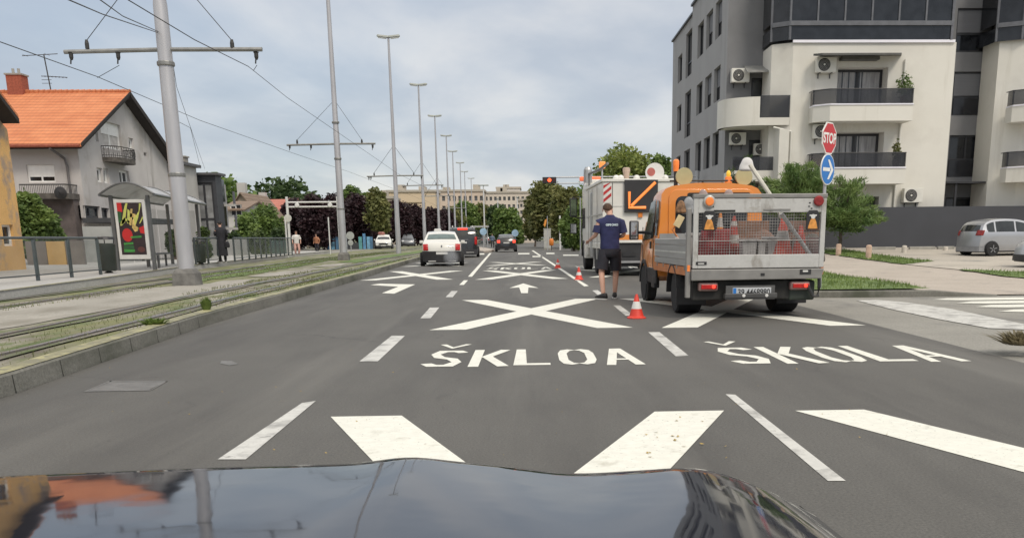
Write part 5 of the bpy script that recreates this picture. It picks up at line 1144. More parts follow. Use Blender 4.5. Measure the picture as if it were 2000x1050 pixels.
MB().lathe([(.01,-.15),(.10,-.15),(.105,-.125),(.01,-.121)],16,(hx,0,zz),'Y').build('red_lens',M('red_lamp',(.4,.03,.01),.3,emit=((1,.10,.03),2.2)),hd)
for s in(-.27,.27): MB().lathe([(.01,-.13),(.10,-.13),(.105,-.125),(.01,-.121)],16,(hx+s,0,zz),'Y').build('dark_lens',M('dark_lens',(.05,.02,.02),.3),hd)
# right background bits
def boxpx(px0,px1,py0,py1,Y,mat,label,cat,name,dep=.6,z0=None,bev=.03):
    a=fp(px0,py1,Y); b=fp(px1,py0,Y); mb=MB(); mb.bb(a.x,b.x,Y,Y+dep,max(a.z,0) if z0 is None else z0,b.z); o=mb.build(name,mat,bevel=bev); tag(o,label,cat); return o
def cabinet(px0,px1,py0,py1,Y,label):
    a=fp(px0,py1,Y); b=fp(px1,py0,Y); w_=b.x-a.x; h=b.z; t=empty('utility_cabinet',((a.x+b.x)/2,Y,0),0,label,'cabinet')
    MB().bb(-w_/2,w_/2,0,.7,0,.15).build('plinth',CONC,t); MB().bb(-w_/2+.02,w_/2-.02,.02,.68,.153,h-.08).build('cabinet_body',M('cabinet_grey',(.42,.42,.39),.6,0,.08,3),t,bevel=.015); MB().bb(-w_/2-.02,w_/2+.02,-.02,.72,h-.077,h).build('cabinet_lid',M('cabinet_grey'),t,bevel=.015)
    MB().bb(w_*.3,w_*.36,-.01,.018,h*.5,h*.6).build('handle',BLK,t)
cabinet(1062,1076,446,474,100,'tall pale utility cabinet left of the orange litter bin')
cabinet(1115,1129,450,474,90,'pale square utility cabinet left of the lorry cab')
q=fp(1077,474,95); t=empty('orange_bin',(q.x,95,0),0,'orange litter bin on a post beside the pale cabinet','litter bin'); MB().lathe([(.16,.45),(.21,.5),(.23,.95),(.17,1.08),(.05,1.13)],12).build('body',M('orange_plastic',(.65,.20,.03),.5),t,smooth=True); MB().tube([(.0,.0,0),(0,0,.5)],.04,6).build('post',IRON,t)
q=fp(1064,434,95); zz=q.z; t=empty('orange_banner',(q.x,95,0),0,'small orange leaf shaped banner hanging from a slim post above the cabinets','banner'); MB().tube([(.25,0,0),(.25,0,zz+.6)],.035,6).build('post',GALV,t); MB().prism([(.2,0,zz+.35),(0,0,zz+.2),(-.12,0,zz-.25),(0,0,zz-.45),(.14,0,zz-.15)],(0,.03,0)).build('banner',M('orange_cloth',(.70,.28,.05),.7),t)
q=fp(1094,475,97); tag(MB().tube([(q.x,97,0),(q.x,97,fp(1094,421,97).z)],[.09,.08],8).build('white_post',WMT),'short thick white post right of the orange litter bin','post')
for px,py,pyt,Y,lab in ((1134,484,384,70,'plain grey sign post between the hedge and the lorry cab'),):
    q=fp(px,py,Y); tag(MB().tube([(q.x,Y,0),(q.x,Y,fp(px,pyt,Y).z)],.05,6).build('sign_post',GALV),lab,'post')
# far apartment blocks
def flat_block(px0,px1,pyt,Y,dep,mat,label,rows,cols,wm,seed,extra=True):
    a=fp(px0,pyt,Y); b=fp(px1,pyt,Y); W=b.x-a.x; H=(a.z+b.z)/2; t=empty('far_apartment_block',(a.x,Y,0),0,label,'apartment building'); w_=MB(); hs=[]; 
    for i in range(cols):
        for j in range(rows):
            u0=W*(i+.22)/cols; u1=W*(i+.78)/cols; z0=H*(j+.35)/(rows+.3); z1=H*(j+.85)/(rows+.3); hs.append((u0,u1,z0,z1))
    wall_holes(w_,(0,0,0),(1,0,0),(0,-1,0),W,H,hs,.3); w_.quad((0,0,0),(0,dep,0),(0,dep,H),(0,0,H)); w_.quad((W,0,0),(W,dep,0),(W,dep,H),(W,0,H)); w_.quad((0,0,H),(W,0,H),(W,dep,H),(0,dep,H)); w_.quad((0,dep,0),(W,dep,0),(W,dep,H),(0,dep,H)); w_.build('wall',mat,t)
    for (u0,u1,z0,z1) in hs: MB().quad((u0,.28,z0),(u1,.28,z0),(u1,.28,z1),(u0,.28,z1)).build('window',wm,t)
    if extra:
        r=random.Random(seed); r_=MB(); MB().bb(-.3,W+.3,-.3,dep+.3,H+.003,H+.5).build('parapet',M('parapet_beige',(.42,.38,.32),.9,0,.1,.2),t)
        for k in range(2): u=W*r.uniform(.1,.8); MB().bb(u,u+W*.14,2,6,H+.503,H+r.uniform(1.2,1.9)).build('roof_hut',M('parapet_beige'),t)
    return t
BL1=M('block_beige',(.62,.50,.35),.9,0,.06,.1); BL2=M('block_tan',(.58,.48,.39),.9,0,.08,.1); BL3=M('block_pale',(.60,.53,.45),.9,0,.08,.1); WB=M('far_window',(.10,.105,.11),.3,0,.3,.5)
flat_block(757,850,375,235,12,BL1,'long beige apartment block behind the purple trees',2,1,BL1,1,True)
flat_block(850,945,374,262,12,BL2,'tan apartment block behind the lamp masts in the centre',5,9,WB,2)
flat_block(945,1034,377,300,14,BL3,'pale apartment block with balconies at the end of the road',6,10,WB,3)
flat_block(970,1016,368,312,14,M('block_white',(.55,.52,.48),.9),'taller pale block rising behind the flats at the end of the road',7,4,WB,4)
flat_block(1014,1046,392,240,20,BL3,'cream apartment block with stacked balconies left of the olive trees',6,4,WB,5)
flat_block(700,765,388,205,12,M('block_brown',(.36,.30,.24),.9,0,.1,.1),'low brownish block behind the third lamp mast',3,3,WB,6)
# hedge line and horizon trees so the far edge closes
for k in range(16):
    px=30+k*45; 
    if 0<px<700 and False: pass
fr_=random.Random(5)
far=[(-60,150),(20,150),(120,160),(430,150),(560,170),(720,230),(1040,330),(1150,200),(1250,190),(1330,200),(1400,170),(1900,190),(2080,180)]
for k,(px,Y) in enumerate(far):
    lab=['far green tree in the background left of the ochre house','far tree behind the ochre house','far tree behind the orange roofed house','far tree behind the glass stair block','far tree behind the white gate frame','far tree behind the third lamp mast','farthest tree closing the end of the road','far tree behind the white lorry cab','far tree behind the white lorry body','far tree behind the street side of the grey building','far tree hidden behind the grey building','far tree behind the right parking lot','far tree outside the right edge'][k]
    if px in (-60,20,120,1400,1900,2080): continue
    q=fp(px,470,Y); tree((q.x,Y,0),9+fr_.random()*3,14,'green' if k%2 else 'dark',lab,80+k,n=2500,size=.6,base=.05)
# traffic island ahead
isl=[gp(x,y) for x,y in ((926,492),(945,494),(958,493),(966,490.5),(945,486),(930,484),(924,487))]
mb=MB(); mb.prism([(p.x,p.y,-.02) for p in isl],(0,0,.2)); tag(mb.build('traffic_island',PAVE,bevel=.03),kind='structure')
def sign_on_post(px,py,Y,disc,label,post_px=None,zbase=0,r=.3,shape='round',plate=None):
    q=fp(px,py,Y); t=empty('road_sign',(q.x,Y,zbase),0,label,'sign'); z=q.z-zbase; MB().tube([(0,0,0),(0,0,z+r)],.035,8).build('post',GALV,t); MB().lathe([(.01,-.03),(r,-.03),(r,-.015),(.01,-.015)],20,(0,-.03,z),'Y').build('sign_face',disc,t); return t
sign_on_post(944,452,98,M('pale_blue_sign',(.30,.45,.60),.5),'small pale blue round sign on the traffic island',r=.35)
sign_on_post(1006,455,120,M('pale_blue_sign'),'small pale blue round sign right of the black car ahead',r=.42)
# bus stop shelter far ahead
q=fp(938,485,130); t=empty('far_shelter',(q.x,130,0),0,'small far away shelter frame with grey roof beyond the traffic island','shelter'); zz=fp(938,441,130).z
MB().bb(-1.2,1.2,-.5,.8,zz-.2,zz).build('roof',SHR,t,bevel=.03)
for x in(-1,1): MB().tube([(x,0,0),(x,0,zz-.2)],.06,6).build('post',GALV,t)
MB().bb(-1.0,1.0,.6,.63,.3,zz-.5).build('back_glass',SGL,t)
# ---- STOP sign with blue arrow sign
SY=19.7
q=fp(1612,560,SY); zc=fp(1621,270,SY).z; zb=fp(1617,331,SY).z; px0=fp(1617,331,SY).x; zg=zr_(px0,SY)
ss=empty('stop_sign',(px0,SY,zg),R(47),'red octagonal STOP sign mounted above a round blue arrow sign on a galvanised post','sign')
MB().tube([(0,.05,0),(0,.05,zc-zg+.3)],.034,10).build('post',GALV,ss)
SRED=M('sign_red',(.50,.025,.03),.4,0,.05,3); SWH=M('sign_white'); SBL=M('sign_blue',(.02,.17,.52),.4,0,.05,3)
def octo(r): return [(r*math.cos(R(22.5+45*k)),r*math.sin(R(22.5+45*k))) for k in range(8)]
z=zc-zg; R8=.325
o=MB().prism([(x,0,z+y) for x,y in octo(R8)],(0,.02,0)).build('octagon_rim',SWH,ss); 
f=MB().prism([(x,-.004,z+y) for x,y in octo(R8*.92)],(0,.003,0)).build('octagon_face',SRED,ss)
txt('STOP',.27,SWH,f,(0,-.007,z-.01),(R(90),0,0),'lettering',.001,off=.008,sx=.86)
z=zb-zg; MB().lathe([(.01,0),(.30,0),(.30,.02),(.01,.02)],40,(0,0,z),'Y').build('round_rim',SWH,ss)
f=MB().lathe([(.01,-.004),(.282,-.004),(.282,-.001),(.01,-.001)],40,(0,0,z),'Y').build('round_face',SBL,ss)
ar=MB(); ar.poly([(-.23,-.007,z-.035),(.08,-.007,z-.035),(.08,-.007,z+.035),(-.23,-.007,z+.035)]); ar.poly([(.235,-.0075,z),(.05,-.0075,z+.19),(-.03,-.0075,z+.19),(.12,-.0075,z)]); ar.poly([(.235,-.008,z),(.12,-.008,z),(-.03,-.008,z-.19),(.05,-.008,z-.19)]); ar.build('arrow',SWH,f)
# parking lot bollards and kerb stones
BOL=[M('bollard_wood',(.52,.37,.28),.8,0,.15,6),M('bollard_wood'),M('bollard_pale',(.52,.48,.42),.8,0,.15,6),M('bollard_pale')]
for k,(px,py,pt,lab) in enumerate([(1637,502,476,'leftmost pinkish wooden bollard right of the orange truck'),(1695.5,512,478,'tallest pinkish wooden bollard at the edge of the parking lot'),(1765.5,498,479,'pale wooden bollard in the middle of the dark wall'),(1846,494,481,'short pale bollard left of the silver car')]):
    Y=[41.5,38.5,43,44.5][k]; q=fp(px,py,Y); z=zr_(q.x,Y); h=fp(px,pt,Y).z-z; b=MB(); b.lathe([(.115,-.1),(.115,h-.06),(.10,h-.02),(.05,h)],12); o=smooth_auto(b.build('bollard',BOL[k])); o.location=(q.x,Y,z); tag(o,lab,'bollard','bollards in the parking lot')
for k,(x0,x1) in enumerate(((1610,1650),(1700,1748),(1775,1825),(1830,1862))):
    a=fp(x0,492,45.6).x; b=fp(x1,492,45.6).x; z=zr_(a,45.6); mb=MB().bb(a,b,45.5,45.7,z-.05,z+.16); tag(mb.build('parking_kerb',CONC,bevel=.03),'low concrete parking kerb at the foot of the dark wall, '+['the leftmost','second from the left','third from the left','beside the silver car'][k],'kerb')
# ---------------------------------------------------------------- vehicles
TYRE=M('tyre_rubber',(.018,.018,.019),.85,0,.2,20)
RIM=M('wheel_rim',(.34,.34,.35),.35,.8,.08)
RIMW=M('wheel_rim_white',(.50,.50,.48),.5,.1,.1,8)
CGL=M('car_glass',(.022,.027,.028),.05,0,.3,2,spec=.6)
CGLG=M('car_glass_green',(.10,.14,.135),.06,0,.3,2,spec=.6)
TRIM=M('car_trim',(.02,.02,.022),.55)
TLR=M('tail_light',(.36,.008,.008),.25,0,.25,14,emit=((.9,.03,.015),.07))
TLB=M('brake_light',(.6,.02,.015),.2,emit=((1,.06,.03),1.4))
HLM=M('headlight',(.55,.56,.57),.12,.1)
PLT=M('plate_white',(.62,.62,.60),.5,0,.05)
def wheel(t,x,y,r=.31,w=.2,side=1,name='wheel',rim=RIM,dual=False):
    o=MB(); ww=w*(2.1 if dual else 1); sx=side
    o.lathe([(r*.62,-ww/2),(r*.93,-ww/2),(r,-ww/2+.03),(r,ww/2-.03),(r*.93,ww/2),(r*.62,ww/2)],24,(x,y,r),'X'); wo=smooth_auto(o.build(name,TYRE,t))
    m_=MB(); f=x+sx*ww/2
    m_.lathe([(.03,-.02),(r*.2,.0),(r*.3,-.04),(r*.55,-.03),(r*.64,-.005),(r*.64,-.04),(.03,-.05)] if sx>0 else [(.03,.02),(r*.2,.0),(r*.3,.04),(r*.55,.03),(r*.64,.005),(r*.64,.04),(.03,.05)],24,(f,y,r),'X'); 
    smooth_auto(m_.build('rim',rim,wo)); 
    if rim is RIM:
        k=MB()
        for i in range(5):
            a=i*1.2566+.3; k.prism([(f+sx*.004,y+r*(.12*math.cos(a)-.06*math.sin(a)),r+r*(.12*math.sin(a)+.06*math.cos(a))),(f+sx*.004,y+r*(.12*math.cos(a)+.06*math.sin(a)),r+r*(.12*math.sin(a)-.06*math.cos(a))),(f+sx*.004,y+r*(.58*math.cos(a)+.05*math.sin(a)),r+r*(.58*math.sin(a)-.05*math.cos(a))),(f+sx*.004,y+r*(.58*math.cos(a)-.05*math.sin(a)),r+r*(.58*math.sin(a)+.05*math.cos(a)))],(sx*.012,0,0))
        k.build('spokes',RIM,wo)
    return wo
def car(name,loc,rz,label,prof,W,zb,belt,paint,glass,rearglass,windscreen,sidewins,wheels,tl,cat='car',group=None,low=.22,tl_mat=TLR,bumper=True,glm=CGL,lower=None,brake=False,rw=.82,tum=.42,platez=.55,lowmat=None,hl=None,plc=.30,exh=False):
    """prof: top outline (y,z) from the rear to the front; local +y is forward"""
    t=empty(name,loc,rz,label,cat,group); L_=prof[-1][0]; w=W/2
    pc=[]
    for (a,b),(c,d) in zip(prof,prof[1:]):
        n=max(1,int(math.hypot(c-a,d-b)/.12)); pc+=[(a+(c-a)*k/n,b+(d-b)*k/n) for k in range(n)]
    pc.append(prof[-1])
    # soften the outline
    for _ in range(2): pc=[pc[0]]+[((pc[i-1][0]+2*pc[i][0]+pc[i+1][0])/4,(pc[i-1][1]+2*pc[i][1]+pc[i+1][1])/4) for i in range(1,len(pc)-1)]+[pc[-1]]
    zt=lambda y: interp(pc,y)
    def WX(z,zz=None):
        if z>belt: return w-(z-belt)*tum-.02
        return w-.02*(z-belt)**2/.1*.2-(.05*max(0,(.42-z)/.2)**2)
    def DF(x,y,z):
        u=1-2*y/L_; f=(abs(u)**4)*(1 if u>0 else -1); e=(x/w)**2
        return (x*(1-.05*abs(u)**6),y+.17*f*e+.02*f*e*e,z-.012*0)
    body=MB(); NS=10
    rows=[[DF(s_*WX(z) if True else 0,y,z+(.035 if z>belt+.2 else .02)*(1-s_*s_)) for s_ in [-1+2*j/NS for j in range(NS+1)]] for y,z in pc]
    vs=[p for r in rows for p in r]; fs=[(i*(NS+1)+j,i*(NS+1)+j+1,(i+1)*(NS+1)+j+1,(i+1)*(NS+1)+j) for i in range(len(rows)-1) for j in range(NS)]
    body.add(vs,fs)
    MR=9
    for sd in (-1,1):
        cols=[]
        for y,z in pc:
            zl=low+ (.0); cols.append([DF(sd*WX(zl+(z-zl)*k/MR),y,zl+(z-zl)*k/MR) for k in range(MR+1)])
        vs=[p for c in cols for p in c]; fs=[(i*(MR+1)+j,i*(MR+1)+j+1,(i+1)*(MR+1)+j+1,(i+1)*(MR+1)+j) for i in range(len(cols)-1) for j in range(MR)]
        body.add(vs,fs)
    body.add([DF(s_*WX(low),y,low) for y in (0,L_) for s_ in (-1,1)],[(0,1,3,2)])
    bo=body.build('body',paint,t,merge=True); smooth_auto(bo,50); b=bo.modifiers.new('bevel','BEVEL'); b.width=.05; b.segments=3; b.limit_method='ANGLE'; b.angle_limit=R(50)
    def skin(y0,y1,s0,s1,nm,mt,off=.012,z0=None,z1=None,n=8):
        m_=MB(); ps=[q for q in pc if y0<=q[0]<=y1 and (z0 is None or q[1]>=z0) and (z1 is None or q[1]<=z1)]
        if len(ps)<2: return None
        R_=[]
        for i,(y,z) in enumerate(ps):
            a=ps[max(0,i-1)]; c=ps[min(len(ps)-1,i+1)]; dy,dz=c[0]-a[0],c[1]-a[1]; l=math.hypot(dy,dz) or 1; ny,nz=-dz/l,dy/l
            R_.append([DF(s_*WX(z),y+ny*off,z+nz*off+(.035 if z>belt+.2 else .02)*(1-s_*s_)) for s_ in [s0+(s1-s0)*j/n for j in range(n+1)]])
        m_.add([p for r in R_ for p in r],[(i*(n+1)+j,i*(n+1)+j+1,(i+1)*(n+1)+j+1,(i+1)*(n+1)+j) for i in range(len(R_)-1) for j in range(n)])
        return smooth_auto(m_.build(nm,mt,t))
    skin(rearglass[0],rearglass[1],-rw,rw,'rear_window',glm); skin(windscreen[0],windscreen[1],-.86,.86,'windscreen',glm)
    for sd in (-1,1):
        for y0,y1 in sidewins:
            m_=MB(); n=10; A_=[]
            for k in range(n+1):
                y=y0+(y1-y0)*k/n; hi=min(zt(y)-.085,belt+.60); lo=min(belt+.03,hi); A_.append([DF(sd*(WX(lo+(hi-lo)*j/3)+.008),y,lo+(hi-lo)*j/3) for j in range(4)])
            m_.add([p for c in A_ for p in c],[(i*4+j,i*4+j+1,(i+1)*4+j+1,(i+1)*4+j) for i in range(n) for j in range(3)]); smooth_auto(m_.build('side_window',glm,t))
    # rear lights tl=(z0,z1,x0,x1) outer fraction
    ytail=lambda z: min((q[0] for q in pc if q[1]>=z),default=0)
    for sd in (-1,1):
        z0,z1,x0,x1=tl; m_=MB(); y=ytail(z0); P_=[]
        n=6
        for i in range(n+1):
            z=z0+(z1-z0)*i/n; yy_=max(0,interp([(q[1],q[0]) for q in pc if q[0]<L_*.3],z)); P_.append([DF(sd*(x0+(x1-x0)*j/3)*min(1,1),yy_-.02,z) for j in range(4)]+[DF(sd*(x1+.004),yy_+.10,z)])
        m_.add([p for c in P_ for p in c],[(i*5+j,i*5+j+1,(i+1)*5+j+1,(i+1)*5+j) for i in range(n) for j in range(4)]); l=smooth_auto(m_.build('tail_light',tl_mat,t)); sf_=l.modifiers.new('solid','SOLIDIFY'); sf_.thickness=.02; sf_.offset=1
        if hl:
            z0,z1=hl; m_=MB(); P_=[]
            for i in range(5):
                z=z0+(z1-z0)*i/4; yy_=interp([(q[1],q[0]) for q in pc[::-1] if q[0]>L_*.75],z) if True else L_; P_.append([DF(sd*(w*(.60+.37*j/3)),yy_+.02,z) for j in range(4)])
            m_.add([p for c in P_ for p in c],[(i*4+j,i*4+j+1,(i+1)*4+j+1,(i+1)*4+j) for i in range(4) for j in range(3)]); m_.build('headlight',HLM,t)
    if bumper:
        m_=MB(); A_=[]; 
        for s_ in [-1+2*j/12 for j in range(13)]:
            A_.append([DF(s_*w*1.005,-.03,z) for z in (low-.02,low+.08,bumper-.06,bumper)])
        m_.add([p for c in A_ for p in c],[(i*4+j,i*4+j+1,(i+1)*4+j+1,(i+1)*4+j) for i in range(12) for j in range(3)])
        for sd in (-1,1):
            A_=[[DF(sd*(w+.006),y,z) for z in (low-.02,low+.08,bumper-.06,bumper)] for y in (-.03,.15,.35,.45)]; m_.add([p for c in A_ for p in c],[(i*4+j,i*4+j+1,(i+1)*4+j+1,(i+1)*4+j) for i in range(3) for j in range(3)])
        bq=smooth_auto(m_.build('rear_bumper',lowmat or TRIM,t)); 
        m_=MB(); A_=[]
        for s_ in [-1+2*j/12 for j in range(13)]: A_.append([DF(s_*w*1.005,L_+.03,z) for z in (low-.02,low+.1,bumper-.04,bumper)])
        m_.add([p for c in A_ for p in c],[(i*4+j,i*4+j+1,(i+1)*4+j+1,(i+1)*4+j) for i in range(12) for j in range(3)]); smooth_auto(m_.build('front_bumper',lowmat or TRIM,t))
    if platez: 
        yp=interp([(q[1],q[0]) for q in pc if q[0]<L_*.3],platez) if platez>pc[0][1] else 0
        MB().bb(-.26,.26,yp-.06,yp-.035,platez-.055,platez+.055).build('number_plate',PLT,t)
    for y in wheels:
        for sd in (-1,1):
            wheel(t,sd*(w-.115),y,side=sd,r=zb)
            a=MB(); a.lathe([(.02,sd*(w+.003)-sd*.012),(zb*1.10,sd*(w+.003)-sd*.012),(zb*1.10,sd*(w+.003)),(.02,sd*(w+.003))] ,24,(0,y,zb+.02),'X')
            ao=a.build('wheel_arch',TRIM,t)
            # the wheel sits proud of its dark arch
            for ch in [c for c in t.children if c.name.startswith('wheel') and not c.name.startswith('wheel_arch')][-1:]: ch.location.x=sd*.122-sd*.0
    sh_=MB(); sh_.bb(-w+.12,w-.12,.15,L_-.15,.16,low+.02); sh_.build('underbody',TRIM,t)
    for sd in(-1,1):
        y=windscreen[0]+ (windscreen[1]-windscreen[0])*.35; m_=MB(); m_.box((sd*(w+.10),y,belt+.08),(.19,.10,.14)); m_.build('side_mirror',paint if paint is not None else TRIM,t,bevel=.03)
    return t
def carpaint(name,c,metal=.0,rough=.25): return M(name,c,rough,metal,.03,2,coat=.6)
WHITE=carpaint('white_car_paint',(.66,.655,.61)); BLACKP=carpaint('black_car_paint',(.02,.021,.024)); SILV=carpaint('silver_car_paint',(.40,.41,.43),.55,.35); GREYP=carpaint('grey_car_paint',(.17,.18,.19),.4,.35)
SEDAN=[(0,.24),(.01,.45),(.03,.70),(.07,.92),(.12,1.02),(.30,1.06),(.62,1.09),(.95,1.32),(1.25,1.45),(1.75,1.53),(2.4,1.52),(2.9,1.42),(3.35,1.14),(3.55,1.02),(4.05,.92),(4.22,.80),(4.27,.5),(4.29,.24)]
HATCH=[(0,.24),(.01,.5),(.03,.75),(.07,.95),(.16,1.10),(.40,1.38),(.70,1.47),(1.6,1.51),(2.2,1.47),(2.6,1.33),(3.0,1.05),(3.2,.97),(3.7,.86),(3.9,.74),(3.96,.5),(3.98,.24)]
VANP=[(0,.26),(.01,.5),(.03,.9),(.07,1.15),(.22,1.60),(.34,1.80),(.6,1.88),(1.8,1.91),(3.1,1.86),(3.5,1.72),(4.0,1.30),(4.25,1.12),(4.75,.98),(4.95,.80),(5.0,.5),(5.02,.26)]
MPV=[(0,.24),(.01,.55),(.05,.85),(.10,1.02),(.30,1.42),(.50,1.57),(.9,1.62),(1.8,1.64),(2.4,1.58),(2.8,1.42),(3.35,1.10),(3.6,1.02),(3.95,.92),(4.15,.78),(4.2,.5),(4.22,.24)]
# white saloon ahead on the left lane
p=gp(864,519.5); wc=car('white_saloon_car',p,R(4.5),'white saloon car with black rear bumper waiting in the left lane, exhaust smoking',SEDAN,1.78,.31,.98,WHITE,None,(.66,1.22),(2.95,3.33),[(1.25,2.05),(2.12,2.9)],(.72,3.4),(.70,.97,.64,.85),bumper=.66,glm=CGLG,platez=.575,rw=.86,tum=.46)
MB().bb(-.03,.03,.035,.06,.85,.93).build('badge',RIM,wc); MB().bb(.3,.58,.04,.055,.895,.915).build('badge_script',RIM,wc)
MB().bb(-.62,.62,-.01,.02,.20,.245).build('bumper_strip',M('light_strip',(.5,.5,.48),.5),wc)
t=MB(); t.prism([(-.38,0,0),(-.02,0,0),(-.06,0,.12),(-.34,0,.12)],(0,.14,0)); o=t.build('taxi_sign',PLT,None,bevel=.02); o.location=(p.x-.15,p.y+2.1,1.55); tag(o,'small white taxi roof sign on top of the white saloon car','taxi sign')
# exhaust smoke
sm=bpy.data.materials.new('exhaust_smoke'); sm.use_nodes=True; tn=sm.node_tree; tn.nodes.remove(tn.nodes['Principled BSDF']); pv=tn.nodes.new('ShaderNodeVolumePrincipled'); pv.inputs['Color'].default_value=(.85,.88,.92,1)
tcn=tn.nodes.new('ShaderNodeTexCoord'); gr=tn.nodes.new('ShaderNodeTexGradient'); gr.gradient_type='SPHERICAL'; mpn=tn.nodes.new('ShaderNodeMapping'); mpn.inputs['Scale'].default_value=(2.6,2.6,2.4); tn.links.new(tcn.outputs['Object'],mpn.inputs[0]); tn.links.new(mpn.outputs[0],gr.inputs[0])
mm=tn.nodes.new('ShaderNodeMath'); mm.operation='MULTIPLY'; mm.inputs[1].default_value=4.0; tn.links.new(gr.outputs['Fac'],mm.inputs[0]); tn.links.new(mm.outputs[0],pv.inputs['Density']); tn.links.new(pv.outputs[0],tn.nodes['Material Output'].inputs['Volume'])
s=MB(); s.ball((0,0,0),(.40,.35,.42),14,10); s=s.build('exhaust_smoke',sm); s.location=fp(881,503,p.y-.45); tag(s,'faint cloud of grey exhaust smoke behind the white saloon car','smoke',kind='stuff')
# black van
p=gp(905,502.5); bv=car('black_van',p,R(3.2),'black van with red high brake light and roof bars ahead of the white saloon',VANP,1.92,.34,1.12,BLACKP,None,(.06,.36),(3.52,4.2),[(.55,1.9),(2.0,3.5)],(.9,4.1),(.80,1.30,.80,.94),bumper=.52,platez=.95,rw=.84,tum=.16,cat='van',tl_mat=TLR,lowmat=M('van_bumper',(.04,.04,.045),.5))
MB().bb(-.32,.32,.28,.36,1.76,1.87).build('high_brake_light',TLB,bv,bevel=.01)
MB().bb(-.6,.35,.02,.05,1.11,1.15).build('handle_strip',RIM,bv); MB().bb(-.7,.7,-.02,.0,.30,.34).build('bumper_strip',M('light_strip'),bv)
rr_=MB(); 
for x in(-.66,.66): rr_.tube([(x,.6,1.90),(x,.7,2.0),(x,2.9,2.0),(x,3.0,1.90)],.035,6)
rr_.build('roof_bars',M('pale_bar',(.55,.55,.52),.5,.2),bv)
# black hatchback ahead
p=gp(989.5,492); bh=car('black_hatchback_car',p,R(3.0),'black hatchback with both tail lights lit driving ahead in the middle lane',HATCH,1.72,.31,.95,BLACKP,None,(.17,.55),(2.25,2.95),[(.7,1.4),(1.5,2.4)],(.75,3.2),(.78,1.02,.58,.83),bumper=.50,glm=M('hatch_glass',(.16,.17,.175),.08,0,.2,2,spec=.6),platez=.80,brake=True,tl_mat=M('tail_light_lit',(.6,.03,.02),.25,0,.1,3,emit=((1,.10,.05),.9)),rw=.86)
MB().bb(-.60,.60,-.02,.0,.20,.235).build('bumper_strip',M('light_strip'),bh)
# oncoming and distant cars
def far_car(px,py,rz,prof,W,paint,label,group=None,hl=(.62,.78),cat='car',scale=1):
    q=gp(px,py,.06); o=car('distant_car',q,rz,label,prof,W,.31,1.0,paint,None,(.2,.6) if prof is not SEDAN else (.66,1.22),(2.5,3.0) if prof is HATCH else (2.9,3.4),[(.8,1.6),(1.7,2.5)],(.75,3.2),(.75,.98,.58,.82),bumper=.45,hl=hl,group=group,platez=None,cat=cat); return o
q=gp(745,487.5,.06); tx=far_car(745,487.5,R(186),MPV,1.76,WHITE,'white taxi with a roof sign coming the other way beyond the grass')
tx.location=q+Vector((-.2,4.2,0)); 
MB().bb(-.5,.5,4.245,4.26,.55,.72).build('grille',TRIM,tx); MB().bb(-.26,.26,4.262,4.275,.42,.52).build('number_plate',PLT,tx)
t=MB(); t.ball((0,0,.15),(.42,.12,.20),12,8); t=t.build('roof_sign',M('reddish_sign',(.30,.12,.10),.5,0,.3,4),None,smooth=True); t.location=(q.x-.2,q.y+1.9,1.62+.06); tag(t,'rounded reddish roof sign on top of the white oncoming taxi','taxi sign')
g_=far_car(790,482,R(186),VANP,1.9,GREYP,'grey van standing behind the third lamp mast',cat='van',hl=(.75,.95)); g_.location+=Vector((0,5,0))
far_car(812,476.5,R(186),HATCH,1.72,WHITE,'tiny white hatchback coming the other way left of the white saloon').location+=Vector((0,4,0))
far_car(948,476,R(2),MPV,1.8,GREYP,'distant grey car left of the black hatchback')
far_car(962,473,R(2),VANP,1.9,carpaint('pale_blue_paint',(.30,.42,.50)),'distant pale blue van behind the black hatchback',cat='van')
far_car(1020,470.5,R(2),VANP,1.9,carpaint('brown_paint',(.25,.16,.13)),'distant brown van at the end of the road right of the hatchback',cat='van')
far_car(1040,472,R(80),HATCH,1.7,WHITE,'distant white car standing across the end of the road')
# silver parked car and the neighbour cut by the frame
zc=zr_(20,41)
p=fp(1872,503,39.6); zz=zr_(p.x,39.6)
SVP=[(0,.28),(.02,.6),(.06,.92),(.20,1.18),(.36,1.42),(.75,1.54),(1.3,1.58),(1.9,1.56),(2.35,1.46),(2.8,1.24),(3.2,1.03),(3.55,.95),(3.9,.85),(4.08,.65),(4.12,.26)]
sv=car('silver_parked_car',(p.x+.45,40.2,zz+.03),R(-81),'silver compact car parked side-on in front of the dark wall',SVP,1.74,.30,1.0,SILV,None,(.10,.36),(2.35,3.15),[(.42,.80),(.88,1.75),(1.83,2.72)],(.72,3.35),(.88,1.10,.60,.855),bumper=.42,platez=None,tl_mat=M('dark_tail',(.22,.02,.018),.25,0,.3,9),glm=M('silver_car_glass',(.025,.03,.03),.06,0,.5,1.5,spec=.6),tum=.34,hl=(.68,.84),lowmat=M('grey_bumper',(.22,.225,.235),.5))
p=fp(1985,527,31.5); zz=zr_(p.x,31.5)
c2=car('silver_white_car',(p.x+3.60,30.2,zz+.03),R(76),'pale silver car cut off by the right edge, only its front wheel and bonnet showing',HATCH,1.75,.33,.95,carpaint('pale_silver_paint',(.52,.53,.55),.3,.35),None,(.2,.55),(2.3,3.0),[(.8,1.6),(1.7,2.5)],(.75,3.15),(.75,1,.55,.82),bumper=.40,hl=(.65,.8),platez=None)
